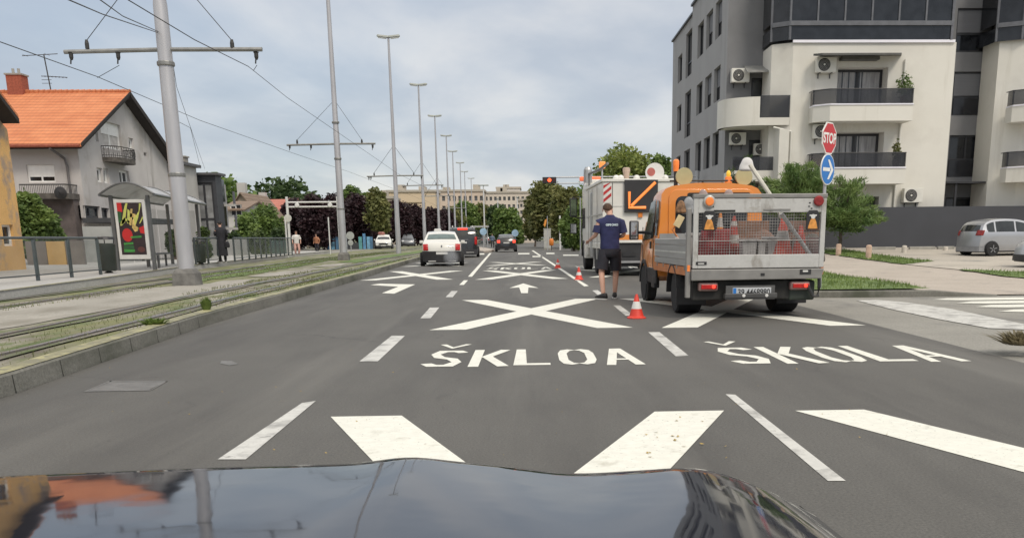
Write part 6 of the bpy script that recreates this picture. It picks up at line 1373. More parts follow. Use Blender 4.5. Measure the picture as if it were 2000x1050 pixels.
# ---- orange dropside truck
OR=carpaint('orange_truck_paint',(.72,.25,.045),0,.35)
ORD=M('orange_faded',(.48,.17,.055),.5,0,.12,4)
ALP=M('dropside_aluminium',(.36,.365,.36),.5,.35,.10,2.5,.08,14,stretch=(.3,.3,3))
ALW=ground_mat('tail_lift_aluminium',(.44,.44,.425),(.52,.52,.505),[((.30,.285,.26),3.0,.63,.05,(1,1,.5)),((.36,.34,.31),9,.66,.04,(.3,1,2))],scale=2,bump=.1,fine=25,rough=.5,fc=.06)
GRB=M('grey_beam',(.24,.235,.225),.55,.3,.15,3)
UND=M('truck_underbody',(.02,.02,.019),.8,0,.3,4)
TY=14.35; cxT=fp(1482,500,TY).x
TH=R(2.5)
def lt(px,py,Y):
    q=fp(px,py,Y); a,b=q.x-cxT,Y-TY; return Vector((a*math.cos(TH)+b*math.sin(TH),-a*math.sin(TH)+b*math.cos(TH),q.z))
tr=empty('orange_dropside_truck',(cxT,TY,0),TH,'orange double cab truck with aluminium dropsides and mesh tail lift standing in the right lane','truck')
hwT=1.0
zP=lambda py,Y=TY,px=1482: fp(px,py,Y).z
def tb(x0,x1,y0,y1,z0,z1,n,m,par=None,bev=0.0,**k): return MB().bb(x0,x1,y0,y1,z0,z1).build(n,m,par or tr,bevel=bev,**k)
z_top,z_m1,z_m0,z_b,z_bb,z_low=zP(381),zP(415),zP(497),zP(523),zP(525),zP(545)
# tail lift frame, tilted slightly
fr_=MB(); fr_.bb(-hwT,-hwT+.075,0,.05,z_b,z_top); fr_.bb(hwT-.075,hwT,0,.05,z_b,z_top); fr_.bb(-hwT+.075,hwT-.075,0,.05,z_m1,z_top-.045); fr_.bb(-hwT+.075,hwT-.075,0,.05,z_b,z_m0)
tf=fr_.build('tail_lift_frame',ALW,tr,bevel=.008)
tb(-hwT-.01,hwT+.01,-.012,.062,z_top-.04,z_top+.02,'top_rail',GRB,bev=.01)
tb(-hwT+.30,-hwT+.62,-.012,-.001,z_m1+.015,z_m1+.04,'handle_slot',UND,tf); tb(hwT-.95,hwT-.55,-.012,-.001,z_m1+.03,z_m1+.05,'handle_slot',GRB,tf)
tb(-hwT+.05,-hwT+.21,-.010,-.001,z_b+.055,z_b+.10,'maker_label',BLK,tf); tb(-hwT+.08,-hwT+.17,-.013,-.011,z_b+.065,z_b+.08,'label_text',PLT,tf)
for dz in (.0,.05): tb(-hwT+.28,-hwT+.30,-.006,-.001,z_top-.12-dz,z_top-.10-dz,'rivet',BLK,tf)
for a,b in ((.27,.12),(.24,.20),(.28,.17)): tb(hwT-a,hwT-a+.025,-.006,-.001,z_top-b,z_top-b+.015,'lift_pictogram',BLK,tf)
sv.scale=(1,1,.95)
wm=MB(); nx=46; nz=15
for k in range(nx+1):
    x=-hwT+.08+(2*hwT-.16)*k/nx; wm.tube([(x,.03,z_m0),(x,.03,z_m1)],.0030 if k%6 else .006,4,False)
for k in range(nz+1):
    z=z_m0+(z_m1-z_m0)*k/nz; wm.tube([(-hwT+.07,.026,z),(hwT-.07,.026,z)],.0030 if k not in(5,) else .009,4,False)
wm.build('mesh_grille',M('mesh_wire',(.27,.26,.25),.6,.2,.3,9),tr)
bm_=MB(); bm_.prism([(-hwT-.02,-.03,z_bb),(hwT+.0,-.03,z_bb),(hwT-.03,-.03,z_low),(-hwT-.02,-.03,z_low-.01)],(0,.16,0)); bm_.build('tail_beam',GRB,tr,bevel=.012)
tb(-.0+.03,.09,-.036,-.031,z_low+.05,z_low+.09,'beam_fitting',BLK); tb(hwT-.37,hwT-.20,-.040,-.031,z_bb-.085,z_bb-.01,'beam_step',BLK); tb(hwT-.33,hwT-.25,-.045,-.041,z_bb-.05,z_bb-.025,'beam_label',PLT)
def disc(x,z,r,mat,nm,y=-.03,par=None,yd=.03): return MB().lathe([(.01,y-.01),(r*.8,y-.01),(r,y),(r,y+yd),(.01,y+yd)],20,(x,0,z),'Y').build(nm,mat,par or tr)
xL=fp(1384,393,TY).x-cxT; xR=fp(1600,393,TY).x-cxT; zl=zP(393)
disc(xL,zl,.088,M('lamp_chrome',(.42,.41,.38),.3,.3),'lamp_ring',-.03); disc(xL,zl,.062,M('amber_lamp',(.75,.22,.05),.25,0,.1,9,emit=((1,.25,.05),.15)),'amber_lamp',-.05)
disc(xR,zl,.075,M('dark_red_lamp',(.25,.02,.02),.25,0,.2,20),'red_lamp',-.03)
# hanging black warning flags with orange boots
for px,n in ((1383,'w'),(1587,'e')):
    x=fp(px,430,TY).x-cxT; z1=zP(411); z0=zP(450); b=MB(); b.prism([(x-.10,-.05,z0),(x+.10,-.05,z0),(x+.10,-.05,z1-.05),(x+.06,-.05,z1),(x-.06,-.05,z1),(x-.10,-.05,z1-.05)],(0,.02,0)); fo=b.build('warning_flap',BLK,tr,bevel=.008)
    g=MB(); g.poly([(x-.075,-.054,z0+.02),(x+.075,-.054,z0+.02),(x+.05,-.054,z0+.12),(x+.028,-.054,z0+.165),(x-.028,-.054,z0+.165),(x-.05,-.054,z0+.12)]); g.build('orange_bell',M('reflective_orange',(.62,.27,.06),.4,0,.25,18),fo)
    g=MB(); g.lathe([(.005,-.055),(.034,-.055),(.034,-.052),(.005,-.052)],14,(x,0,z0+.195),'Y'); g.build('reflector',PLT,fo)
    tb(x-.055,x+.055,-.0555,-.053,z1-.085,z1-.065,'flap_text',PLT,fo)
# posts, rear left pillar
for sx in (-1,1):
    if sx<0: tb(sx*(hwT+.055)-.035,sx*(hwT+.055)+.035,.03,.11,.32,z_top-.18,'corner_post',GRB,bev=.01)
    if sx<0: tb(sx*(hwT+.055)-.02,sx*(hwT+.055)+.02,.02,.05,z_b-.04,z_b+.05,'side_marker',M('amber_lamp'))
# dropsides
zs1=fp(1345,465,TY+.4).z; zs0=fp(1345,520,TY+.4).z; yb1=fp(0,0,1).y
Yc=3.05
for sx in (-1,1):
    d_=MB(); x=sx*(hwT+.03); n=4
    hh=(zs1-zs0)/n
    for k in range(n):
        z=zs0+hh*k; d_.prism([(x,.14,z+.004),(x+sx*.018,.14,z+.012),(x+sx*.018,.14,z+hh-.012),(x,.14,z+hh-.004),(x-sx*.022,.14,z+hh-.004),(x-sx*.022,.14,z+.004)],(0,Yc-.16,0))
    d_.build('dropside',ALP,tr); tb(x-.012 if sx>0 else x-.022,x+.022 if sx>0 else x+.012,.14,Yc-.02,zs0+hh*2-.012,zs0+hh*2+.012,'dropside_strip',M('pale_strip',(.55,.56,.53),.4,.2))
    tb(x-.02,x+.02,.14,Yc+.05,zs0-.13,zs0-.005,'bed_side_rail',ORD)
    for k in range(5): tb(x+sx*.021-.006,x+sx*.021+.006,.3+k*.6,.36+k*.6,zs0-.05,zs0+.02,'hinge',GRB)
tb(-hwT+.02,hwT-.02,.13,Yc,zs0-.06,zs0-.0,'load_floor',GRB); tb(-hwT+.05,hwT-.05,Yc+.0,Yc+.06,zs0,zs0+.5,'headboard',ALP)
# chassis
tb(-.45,.45,.15,5.3,.45,z_low+.03,'chassis',UND); tb(-hwT+.03,hwT-.12,.12,.22,.28,z_low-.02,'rear_crossmember',UND,bev=.02)
# tail lights and plate
for px0,px1 in ((1364,1403),(1545,1585)):
    x0=fp(px0,558,TY).x-cxT; x1=fp(px1,558,TY).x-cxT; z0,z1=zP(567),zP(550)
    h=tb(x0,x1,.02,.12,z0,z1,'tail_light_housing',M('light_housing',(.22,.13,.12),.4),bev=.03); tb(x0+.04,x1-.02,.005,.022,z0+.03,z1-.03,'tail_light',TLR,h,bev=.008)
    xx=x1-.075; MB().lathe([(.004,-.004),(.028,-.002),(.028,.004),(.004,.004)],12,(xx,.0,(z0+z1)/2),'Y').build('lit_bulb',TLB,h)
x0,x1=fp(1430,570,TY).x-cxT,fp(1506,570,TY).x-cxT; z0,z1=zP(580),zP(561)
tb(x0-.10,x1+.06,.0,.04,z0-.03,z1+.03,'plate_holder',M('plate_holder',(.09,.09,.09),.5)); pl=tb(x0,x1,-.012,-.001,z0,z1,'number_plate',M('plate_silver',(.48,.50,.52),.4,0,.05),bev=.004)
tb(x0+.008,x0+.055,-.0145,-.0125,z0+.005,z1-.005,'blue_band',SBL,pl)
txt('39 4468980',.13,BLK,pl,((x0+x1)/2+.03,-.0145,(z0+z1)/2),(R(90),0,0),'lettering',.0006,off=.002,sx=.80)
tb(x0-.12,x1+.10,-.02,.10,.30,.385,'tow_bar',M('tow_bar',(.07,.07,.07),.6,.2),bev=.02)
for x in (x0+.17,x1-.07): MB().lathe([(.004,-.03),(.025,-.028),(.025,-.02),(.004,-.02)],10,(x,0,.345),'Y').build('bolt',PLT,tr)
tb(.52,.92,.10,.9,.26,z_low-.03,'battery_box',M('dark_green_box',(.02,.028,.022),.6),bev=.03)
# wheels
rT=.345
yr=gp(1330,611).y-TY; yf_=yr+3.3
for sx in (-1,1):
    wheel(tr,sx*.80,yr+.15,r=rT,w=.19,side=sx,rim=RIMW,dual=True); wheel(tr,sx*.90,yf_,r=rT,w=.22,side=sx,rim=RIMW)
    m_=MB(); x=sx*.82; A_=[]
    for k in range(13):
        a=R(-8+k*16); A_.append([(x-.24,yr+.15-math.cos(a)*.44,rT+math.sin(a)*.44),(x+.24,yr+.15-math.cos(a)*.44,rT+math.sin(a)*.44),(x+.24,yr+.15-math.cos(a)*.42,rT+math.sin(a)*.42),(x-.24,yr+.15-math.cos(a)*.42,rT+math.sin(a)*.42)])
    smooth_auto(m_.rings(A_).build('mudguard',TRIM,tr)); tb(x-.24,x+.24,yr-.31,yr-.29,.16,.42,'mud_flap',TRIM)
# hanging black bracket at the rear right and thin tube at the left
mb=MB(); p_=[fp(1603,526,TY),fp(1603,560,TY),fp(1600,578,TY),fp(1590,578,TY),fp(1579,556,TY)]; mb.tube([(q.x-cxT,.03,q.z) for q in p_],.028,8); mb.build('hanging_bracket',BLK,tr)
# cab: lofted sections
CY=Yc+.12
def ring(y,hw,z0,z1,wt,crown=.05,belt=1.15):
    P_=[]; 
    for sx in (1,-1):
        seq=[(hw*.97,z0),(hw,z0+.18),(hw,belt-.35),(hw-.01,belt),(hw-.05,belt+.35),(wt+.05,z1-.14),(wt-.02,z1-.05),(wt-.14,z1)]
        if sx<0: seq=seq[::-1]
        P_+=[(sx*a,y,b) for a,b in seq]
        if sx>0: P_+=[(.3,y,z1+crown),(-.3,y,z1+crown)]
    return P_
cab=MB(); ZC=fp(1380,357,TY+CY).z-.05
st=[(CY,.98,.52,ZC,.86),(CY+.35,.99,.42,ZC,.87),(CY+.80,.99,.40,ZC-.02,.86),(CY+1.1,.99,.40,ZC-.12,.83),(CY+1.5,.985,.40,ZC-.50,.82),(CY+1.9,.97,.40,ZC-.88,.84),(CY+2.3,.93,.40,ZC-1.0,.82),(CY+2.5,.86,.42,ZC-1.15,.78)]
cab.rings([ring(y,hw,z0,max(z1,.95),wt,.05,min(1.15,z1-.25)) for y,hw,z0,z1,wt in st]); smooth_auto(cab.build('cab',OR,tr),40)
# cab back panel: inset frame and big dark window
def inset(pts,y,th,nm,mt,par=None): return MB().prism([(x,y,z) for x,z in pts],(0,-th,0)).build(nm,mt,par or tr,bevel=.006)
xa=lt(1318,420,TY+CY).x; 
def rr(x0,x1,z0,z1,r,n=5):
    P_=[]
    for cx,cy,a0 in ((x1-r,z0+r,-90),(x1-r,z1-r,0),(x0+r,z1-r,90),(x0+r,z0+r,180)):
        for k in range(n+1): a=R(a0+90*k/n); P_.append((cx+r*math.cos(a),cy+r*math.sin(a)))
    return P_
inset(rr(-.78,.78,.95,ZC-.06,.16),CY-.002,.02,'rear_panel_rib',OR)
wz0=zs1-.1; wz1=fp(1340,383,TY+CY).z
inset(rr(xa,-xa,wz0,wz1,.12),CY-.024,.006,'rear_window',GL_D); inset(rr(-.45,.70,ZC-.22,ZC-.12,.04),CY-.024,.008,'rear_vent',UND)
tb(-.985,-.90,CY-.03,CY+.0,.95,1.0,'cab_bracket',UND)
# side glass, door seams, handles, black cladding, mirrors
for sx in (-1,1):
    def sq(pts,off,nm,mt): 
        X_=lambda z: sx*(off+.004+interp([(0,.99),(.8,.99),(1.15,.98),(1.5,.94),(ZC-.14,.92)],z))
        return MB().poly([(X_(z),y,z) for y,z in pts]).build(nm,mt,tr)
    sq([(CY+.09,1.24),(CY+.32,1.24),(CY+.32,ZC-.22),(CY+.12,ZC-.26)],.008,'rear_side_window',GL_D)
    sq([(CY+.42,1.20),(CY+1.50,1.14),(CY+1.32,1.42),(CY+.95,ZC-.26),(CY+.45,ZC-.21)],.008,'door_window',CGL)
    for y in (CY+.37,CY+1.55): MB().box((sx*.992,y,.95),(.012,.014,.9)).build('door_seam',UND,tr)
    tb(sx*.99-.012,sx*.99+.016,CY+.60,CY+.72,1.00,1.13,'door_handle',BLK,bev=.005)
    tb(sx*.985-.02,sx*.985+.022,CY-.0,CY+1.45,.38,.66,'lower_cladding',TRIM,bev=.02); tb(sx*.96-.05,sx*.96+.055,CY+.12,CY+.45,.30,.52,'step',TRIM,bev=.02)
    m_=MB(); A_=[]
    for k in range(11):
        a=R(k*18); A_.append([(sx*(.80),yf_-math.cos(a)*.45,rT+math.sin(a)*.45),(sx*1.02,yf_-math.cos(a)*.45,rT+math.sin(a)*.45),(sx*1.02,yf_-math.cos(a)*.385,rT+math.sin(a)*.385),(sx*.80,yf_-math.cos(a)*.385,rT+math.sin(a)*.385)])
    smooth_auto(m_.rings(A_).build('wheel_arch',TRIM,tr))
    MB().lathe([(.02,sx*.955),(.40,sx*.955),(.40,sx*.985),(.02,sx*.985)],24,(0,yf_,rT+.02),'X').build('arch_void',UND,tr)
    mo=MB(); mo.box((sx*1.20,CY+1.35,1.34),(.18,.10,.36)); mo.box((sx*1.05,CY+1.35,1.30),(.24,.05,.06)); mq=mo.build('side_mirror',BLK,tr,bevel=.03)
    tb(sx*1.20-.065,sx*1.20+.065,CY+1.29,CY+1.298,1.25,1.50,'mirror_glass',M('mirror',(.55,.57,.58),.05,.9),mq); tb(sx*1.20-.065,sx*1.20+.065,CY+1.29,CY+1.298,1.18,1.235,'mirror_glass',M('mirror'),mq)
tb(-.85,.85,CY+2.40,CY+2.56,.40,.62,'front_bumper',TRIM,bev=.04)
# roof bar with two round discs, beacon
bz_=ZC+.10
mb=MB(); xq=0; mb.tube([(-.72,CY+.25,bz_),(.62,CY+.25,bz_)],.016,6); 
for x in(-.60,-.12,.5): mb.tube([(x,CY+.25,ZC-.03),(x,CY+.25,bz_)],.012,5)
mb.tube([(-.12,CY+.2,ZC-.12),(-.12,CY+.22,bz_)],.018,5)
mb.build('roof_bar',BLK,tr)
for px in (1336,1454):
    q=lt(px,345,TY+CY+.18); MB().lathe([(.01,-.012),(.152,-.012),(.156,0),(.15,.06),(.01,.07)],28,(q.x,CY+.18,q.z),'Y').build('round_work_lamp',M('lamp_cover_cream',(.44,.40,.22),.6,0,.06,6),tr)
q=lt(1423,348,TY+CY+.3); b=MB(); b.lathe([(.07,-.08),(.06,.02),(.045,.03)],14,(q.x,CY+.3,q.z)); b.build('beacon_base',M('amber_lamp'),tr); b=MB(); b.ball((q.x,CY+.3,q.z+.07),(.045,.045,.07),12,8); b.build('beacon',M('yellow_beacon',(.70,.45,.03),.25,0,.05,4,emit=((1,.6,.1),.25)),tr,smooth=True)
q=lt(1320,322,TY+CY+1.2); b=MB(); b.lathe([(.05,-.12),(.06,0),(.06,.07),(.03,.10)],14,(q.x,CY+1.2,q.z)); b.build('beacon',M('amber_lamp'),tr); MB().tube([(q.x,CY+1.2,ZC-.03),(q.x,CY+1.2,q.z-.1)],.04,8).build('beacon_post',BLK,tr)
# ---- load in the cage: things of their own
CR=M('cone_red',(.62,.045,.025),.5,0,.08,4); CW=M('cone_white',(.66,.65,.62),.45,0,.05,4); CRD=M('cone_red_old',(.27,.045,.035),.75,0,.35,7); CWD=M('cone_white_old',(.36,.34,.32),.7,0,.25,6)
def cone(loc,h,label,r=None,mats=(CR,CW),bands=((.42,.66),),name='traffic_cone',group=None,base=True):
    r=r or h*.29; t=empty(name,loc,0,label,'traffic cone',group); rz_=lambda f: r*(1-f)*.86+r*.16
    n=24; prof=[(rz_(0)*1.0,.04*h)]; cuts=[0.0]+[c for b in bands for c in b]+[1.0]
    b=MB(); 
    if base: b.rings([[(sx_*r*1.22*q,sy_*r*1.22*q,z) for sx_,sy_ in((-1,-.55),(-.55,-1),(.55,-1),(1,-.55),(1,.55),(.55,1),(-.55,1),(-1,.55))] for z,q in ((0,1),(.045*h,1),(.06*h,.92))]).build('base',mats[0],t,bevel=.004)
    b=MB()
    b.lathe([(rz_(0)*1.12,.06*h),(rz_(.05),.10*h),(rz_(.5),.5*h),(rz_(.97),.97*h),(rz_(1)*.8,h)],n); smooth_auto(b.build('body',mats[0],t))
    for f0,f1 in bands: 
        b=MB(); b.lathe([(rz_(f0)+.0008*0+.003,f0*h),(rz_(f1)+.003,f1*h)],n); smooth_auto(b.build('white_band',mats[1],t))
    return t
zf_=zs0
def inload(px,pyb,dy): q=fp(px,pyb,TY+dy); return (q.x,TY+dy,zf_+.002)
def hof(px,py,dy,zb=None): return fp(px,py,TY+dy).z-(zf_ if zb is None else zb)
cone(inload(1527,495,.55),hof(1527,424,.55),'large red and white cone standing right in the truck cage',r=.19,bands=((.52,.72),),mats=(M('cone_red_dusty',(.42,.06,.04),.65,0,.2,7),CWD))
cone(inload(1432,495,.85),hof(1432,422,.85),'red and white cone standing left of centre in the truck cage',r=.15,bands=((.45,.62),(.80,.90)),mats=(CRD,CWD))
cone(inload(1562,495,.8),hof(1562,440,.8),'faded red cone partly behind the aluminium tube in the cage',r=.16,mats=(CRD,CRD),bands=())
# tarpaulin sacks, boxes
def lump(loc,dim,mat,label,name,cat,seed=1):
    r=random.Random(seed); mb=MB(); n=12; rg=[]
    for i in range(8):
        f=i/7; s=(1-.55*f**1.6)*(1 if i<7 else .4); rg.append([(dim[0]/2*s*(1+.12*r.uniform(-1,1))*math.cos(a*6.283/n),dim[1]/2*s*(1+.12*r.uniform(-1,1))*math.sin(a*6.283/n),dim[2]*f) for a in range(n)])
    mb.rings(rg); o=mb.build(name,mat,smooth=True,sub=1); o.location=loc; return tag(o,label,cat)
q=inload(1396,495,.7); hT=hof(1396,447,.7); rt=random.Random(4); tp_=MB(); rg_=[]
for i in range(9):
    f=i/8; a0,a1=-.29+.10*f+rt.uniform(-.01,.01),.27-.05*f+rt.uniform(-.01,.01); rg_.append([(a0+(a1-a0)*k/8,(-.12 if k%2 else -.09)+.05*f,hT*f) for k in range(9)]+[(a1-(a1-a0)*k/8,.16-.04*f,hT*f) for k in range(9)])
tp_.rings(rg_); o=tp_.build('tarpaulin',M('red_tarp',(.24,.035,.038),.8,0,.35,6),smooth=True); o.location=q; tag(o,'dark red folded tarpaulin heap at the left of the truck cage','tarpaulin')
q=inload(1388,495,.35); lump(q,(.17,.16,.17),M('pale_sack',(.38,.35,.33),.8,0,.2,8),'small pale bundle in front of the red tarpaulin','bundle','bundle',3)
def crate(px0,px1,pyt,dy,mat,label,name='box',cat='box',dep=.3):
    a=fp(px0,495,TY+dy).x; b=fp(px1,495,TY+dy).x; h=hof((px0+px1)/2,pyt,dy); t=empty(name,((a+b)/2,TY+dy,zf_+.003),0,label,cat); w_=(b-a); MB().prism([(-w_/2*.8,0,0),(w_/2*.8,0,0),(w_/2,0,h*.9),(-w_/2,0,h*.9)],(0,dep,0)).build('tub',mat,t,bevel=.01); MB().bb(-w_/2-.02,w_/2+.02,-.02,dep+.02,h*.9+.001,h).build('lid',mat,t,bevel=.01); return t
BXM=M('grey_white_plastic',(.40,.39,.38),.6,0,.1,4); crate(1450,1478,467,.35,BXM,'pale grey plastic tub with flared sides left in the truck cage'); crate(1480,1495,468,.38,BXM,'narrow upright pale container in the middle of the truck cage'); crate(1498,1520,462,.5,BXM,'pale box behind the narrow container in the truck cage')
crate(1345,1370,455,.9,BXM,'pale box against the left dropside of the truck')
q=inload(1462,495,.28); lump(q,(.16,.1,.10),CR,'small bright red can lid lying before the pale tub','lid','lid',4)
cone(inload(1405,495,1.4),hof(1402,415,1.4),'orange and white cone tip at the left of the cage behind the flap',r=.12,mats=(M('cone_orange',(.55,.20,.05),.6),CWD),bands=((.72,.9),))
# boards: brown brick coloured panels stacked behind
for k,(px0,px1,pyt,dy,lab) in enumerate([(1535,1606,430,1.6,'stack of brown grey boards at the right of the truck cage'),(1440,1500,425,2.2,'dull brown board standing upright at the middle of the load')]):
    a=fp(px0,495,TY+dy).x; b=fp(px1,495,TY+dy).x; h=hof((px0+px1)/2,pyt,dy); t=empty('board_stack',((a+b)/2,TY+dy,zf_+.003),0,lab,'boards')
    for j in range(4 if k==0 else 1): MB().bb(-(b-a)/2,(b-a)/2,0,.12,h*j/(4 if k==0 else 1),h*(j+.93)/(4 if k==0 else 1)).build('board',M('board_brown',(.17,.10,.075),.8,0,.3,5) if k==0 else M('board_dull',(.20,.11,.075),.8,0,.3,5),t,bevel=.008)
for k,(px,dy,w_,pt,mt_,lab) in enumerate([(1418,1.1,.5,452,'dirty_concrete','grey brown sack pile behind the red tarpaulin in the cage'),(1490,1.3,.6,448,'board_brown','brown sack pile behind the pale containers in the cage'),(1585,1.2,.45,455,'dirty_concrete','grey sack at the right rear of the cage')]):
    q=inload(px,495,dy); lump(q,(w_,.45,hof(px,pt,dy)),M(mt_),lab,'sack','sack',20+k)
# diagonal aluminium tube
a=fp(1526,417,TY+.22); b=fp(1582,497,TY+.28); tg=MB(); tg.tube([a,b],.032,10); tag(tg.build('aluminium_tube',M('tube_alu',(.50,.50,.49),.35,.4,.1,4)),'diagonal aluminium tube leaning inside the truck cage','tube')
# folded warning board pole leaning above the load
a=fp(1465,322,TY+1.4); b=fp(1505,382,TY+1.2); c=fp(1530,430,TY+1.1); tg=MB(); tg.tube([a,b,c],.035,8); tag(tg.build('white_pole',M('cream_pole',(.55,.53,.46),.5)),'cream pole slanting up above the right side of the load','pole')
q=fp(1459,322,TY+1.6); o=lump((q.x,q.y,q.z-.10),(.28,.16,.22),M('white_plastic_bag',(.62,.61,.60),.6,0,.1,6),'white rounded bag hanging at the top of the cream pole','bag','bag',6)
for px,lab,sd in ((1373,'left pale pink helmet like bump behind the tail lift top rail',7),(1423,'right pale pink helmet like bump behind the tail lift top rail',8)):
    q=fp(px,388,TY+.3); lump((q.x,q.y,q.z-.12),(.21,.2,fp(px,369,TY+.3).z-q.z+.12),M('dusty_pink_plastic',(.36,.27,.25),.7,0,.15,6),lab,'road_lamp','road lamp',sd)
# gear seen against the cab window: broom, bag, flowers-like bundle
q=fp(1345,400,TY+2.5); lump((q.x,q.y,q.z-.16),(.26,.2,.30),M('grey_bag',(.26,.27,.28),.6,0,.3,9),'grey crumpled bag high against the cab rear window','bag','bag',9)
q=fp(1330,405,TY+2.45); lump((q.x,q.y,q.z-.1),(.20,.16,.22),M('brown_bundle',(.22,.12,.06),.8,0,.5,14),'brown bundle of straps against the cab rear window','bundle','bundle',10)
a=fp(1336,425,TY+2.3); b=fp(1313,448,TY+2.3); c=fp(1325,466,TY+2.3); mb=MB(); mb.tube([a,b,c],.018,6); tag(mb.build('bent_orange_handle',ORD),'bent orange handle in front of the cab rear window','handle')
a=fp(1326,432,TY+2.25); mb=MB(); mb.box(a,(.12,.015,.20),0,0,R(28)); tag(mb.build('yellow_white_tag',M('pale_yellow_board',(.62,.50,.28),.6,0,.1,9),bevel=.004),'small pale yellow board tilted before the cab rear window','board')
q=fp(1322,468,TY+2.2); lump((q.x,q.y,q.z-.05),(.12,.08,.10),M('pale_sack'),'small cream lump resting on the left dropside edge','bundle','bundle',11)
zf2=zs0
# ---- white road works lorry
LY=30.8; lx=fp(1177,450,LY).x; LW=2.5
lo=empty('white_works_lorry',(lx+LW/2,LY,0),R(2.0),'large white works lorry with an orange lit arrow board on its rear beside the worker','lorry')
LWH=M('lorry_white',(.70,.685,.64),.45,0,.06,2,coat=.2); LGY=M('lorry_grey',(.46,.46,.44),.5,0,.06,2); hl_=LW/2
def lb(x0,x1,y0,y1,z0,z1,n,m,par=None,bev=0.0): return MB().bb(x0,x1,y0,y1,z0,z1).build(n,m,par or lo,bevel=bev)
zt2=fp(1230,349,LY).z; zq=lambda py: fp(1230,py,LY).z
zfl=zq(474)
bodyL=lb(-hl_,hl_,0,5.6,zfl+.02,zt2-.09,'body_box',LWH,bev=.02)
lb(-hl_-.05,hl_+.05,-.05,5.65,zt2-.09,zt2,'roof_edge',LWH,bev=.015)
lb(-hl_+.30,-hl_+.315,-.012,-.002,zfl+.3,zt2-.12,'panel_seam',UND,bodyL); lb(-hl_+.30,.72,-.012,-.002,zq(402)-.015,zq(402),'panel_seam',LGY,bodyL)
# chevrons on the corner strip
x0=-hl_+.02; x1=-hl_+.27; z0=zq(396); z1=zt2-.10; lb(x0,x1,-.012,-.002,z0,z1,'marker_strip',CW,bodyL); n=3; 
for k in range(n):
    a=z0+(z1-z0)*(k+.05)/n; hq=(z1-z0)/n*.48; MB().poly([(x0,-.016,a),(x1,-.016,a+.20),(x1,-.016,min(z1,a+.20+hq)),(x0,-.016,a+hq)]).build('red_chevron',M('chevron_red',(.45,.03,.03),.4),bodyL)
# arrow board
ax0=fp(1219,380,LY).x-lo.location.x; ax1=fp(1284,380,LY).x-lo.location.x; az0,az1=zq(415),zq(349)-.04
bd=lb(ax0,ax1,-.10,-.014,az0,az1,'arrow_board',M('board_black',(.028,.028,.031),.5),bev=.01)
ao_=M('arrow_orange',(.75,.20,.05),.4,0,.03,emit=((1,.30,.06),.55)); ux=lambda u:ax0+(ax1-ax0)*u; uz=lambda v:az0+(az1-az0)*v
for P_ in ([(.92,.92),(.20,.20)],[(.14,.64),(.14,.15),(.64,.15)]):
    MB().tube([(ux(a),-.12,uz(b)) for a,b in P_],.045,8).build('arrow_bar',ao_,bd)
lb(ux(.42),ux(.55),-.06,-.012,az0-.15,az0-.002,'board_bracket',ao_ if False else M('orange_plastic'),bodyL)
lb(-hl_+.3,hl_-.02,-.02,-.002,zq(468),zq(458),'orange_stripe',OR,bodyL); lb(-hl_-.01,hl_+.01,-.06,.3,zq(474),zq(469),'white_sill',LWH,bev=.01)
lb(-hl_+.08,hl_-.05,.0,.8,zq(520),zfl-.0,'rear_underbody',M('lorry_dark',(.03,.03,.032),.7,0,.2,3)); lb(-hl_+.1,hl_-.1,-.12,.02,zq(513),zq(509),'under_run_bar',ALU); lb(-hl_+.12,hl_-.1,-.04,.3,.32,zq(520)-.002,'rear_bumper',UND,bev=.03); lb(-.62,-.2,-.03,.0,zq(500),zq(492),'plate_lamp',BLK)
# left side lockers, tanks
lb(-hl_-.02,hl_+.02,.15,5.5,.85,zfl+.018,'side_lockers',LWH,bev=.03)
for y in (1.5,3.1,4.5): lb(-hl_-.028,-hl_-.021,y,y+.03,.9,zt2-.15,'locker_seam',UND,bodyL)
lb(-hl_-.035,-hl_-.0,.2,5.3,1.92,1.96,'side_ledge',LGY,bodyL)
lb(-hl_-.04,-hl_+.3,3.3,3.75,.5,2.75,'side_tank',ALP,bev=.05)
# cab
cl=MB(); zc_=fp(1150,357,LY+8).z
rg_=[]
for y,hw,z0,z1 in ((5.75,1.22,.55,zc_),(7.2,1.22,.55,zc_),(7.75,1.20,.55,zc_-.15),(7.95,1.18,.5,zc_-.9),(8.0,1.16,.45,1.2)):
    rg_.append([(hw,y,z0),(hw,y,z1-.15),(hw-.12,y,z1),(-hw+.12,y,z1),(-hw,y,z1-.15),(-hw,y,z0)])
cl.rings(rg_); cbo=cl.build('cab',LWH,lo,bevel=.04)
lb(-1.232,-1.222,6.35,7.55,1.55,2.3,'side_window',CGL,cbo); lb(1.222,1.232,6.35,7.55,1.55,2.3,'side_window',CGL,cbo)
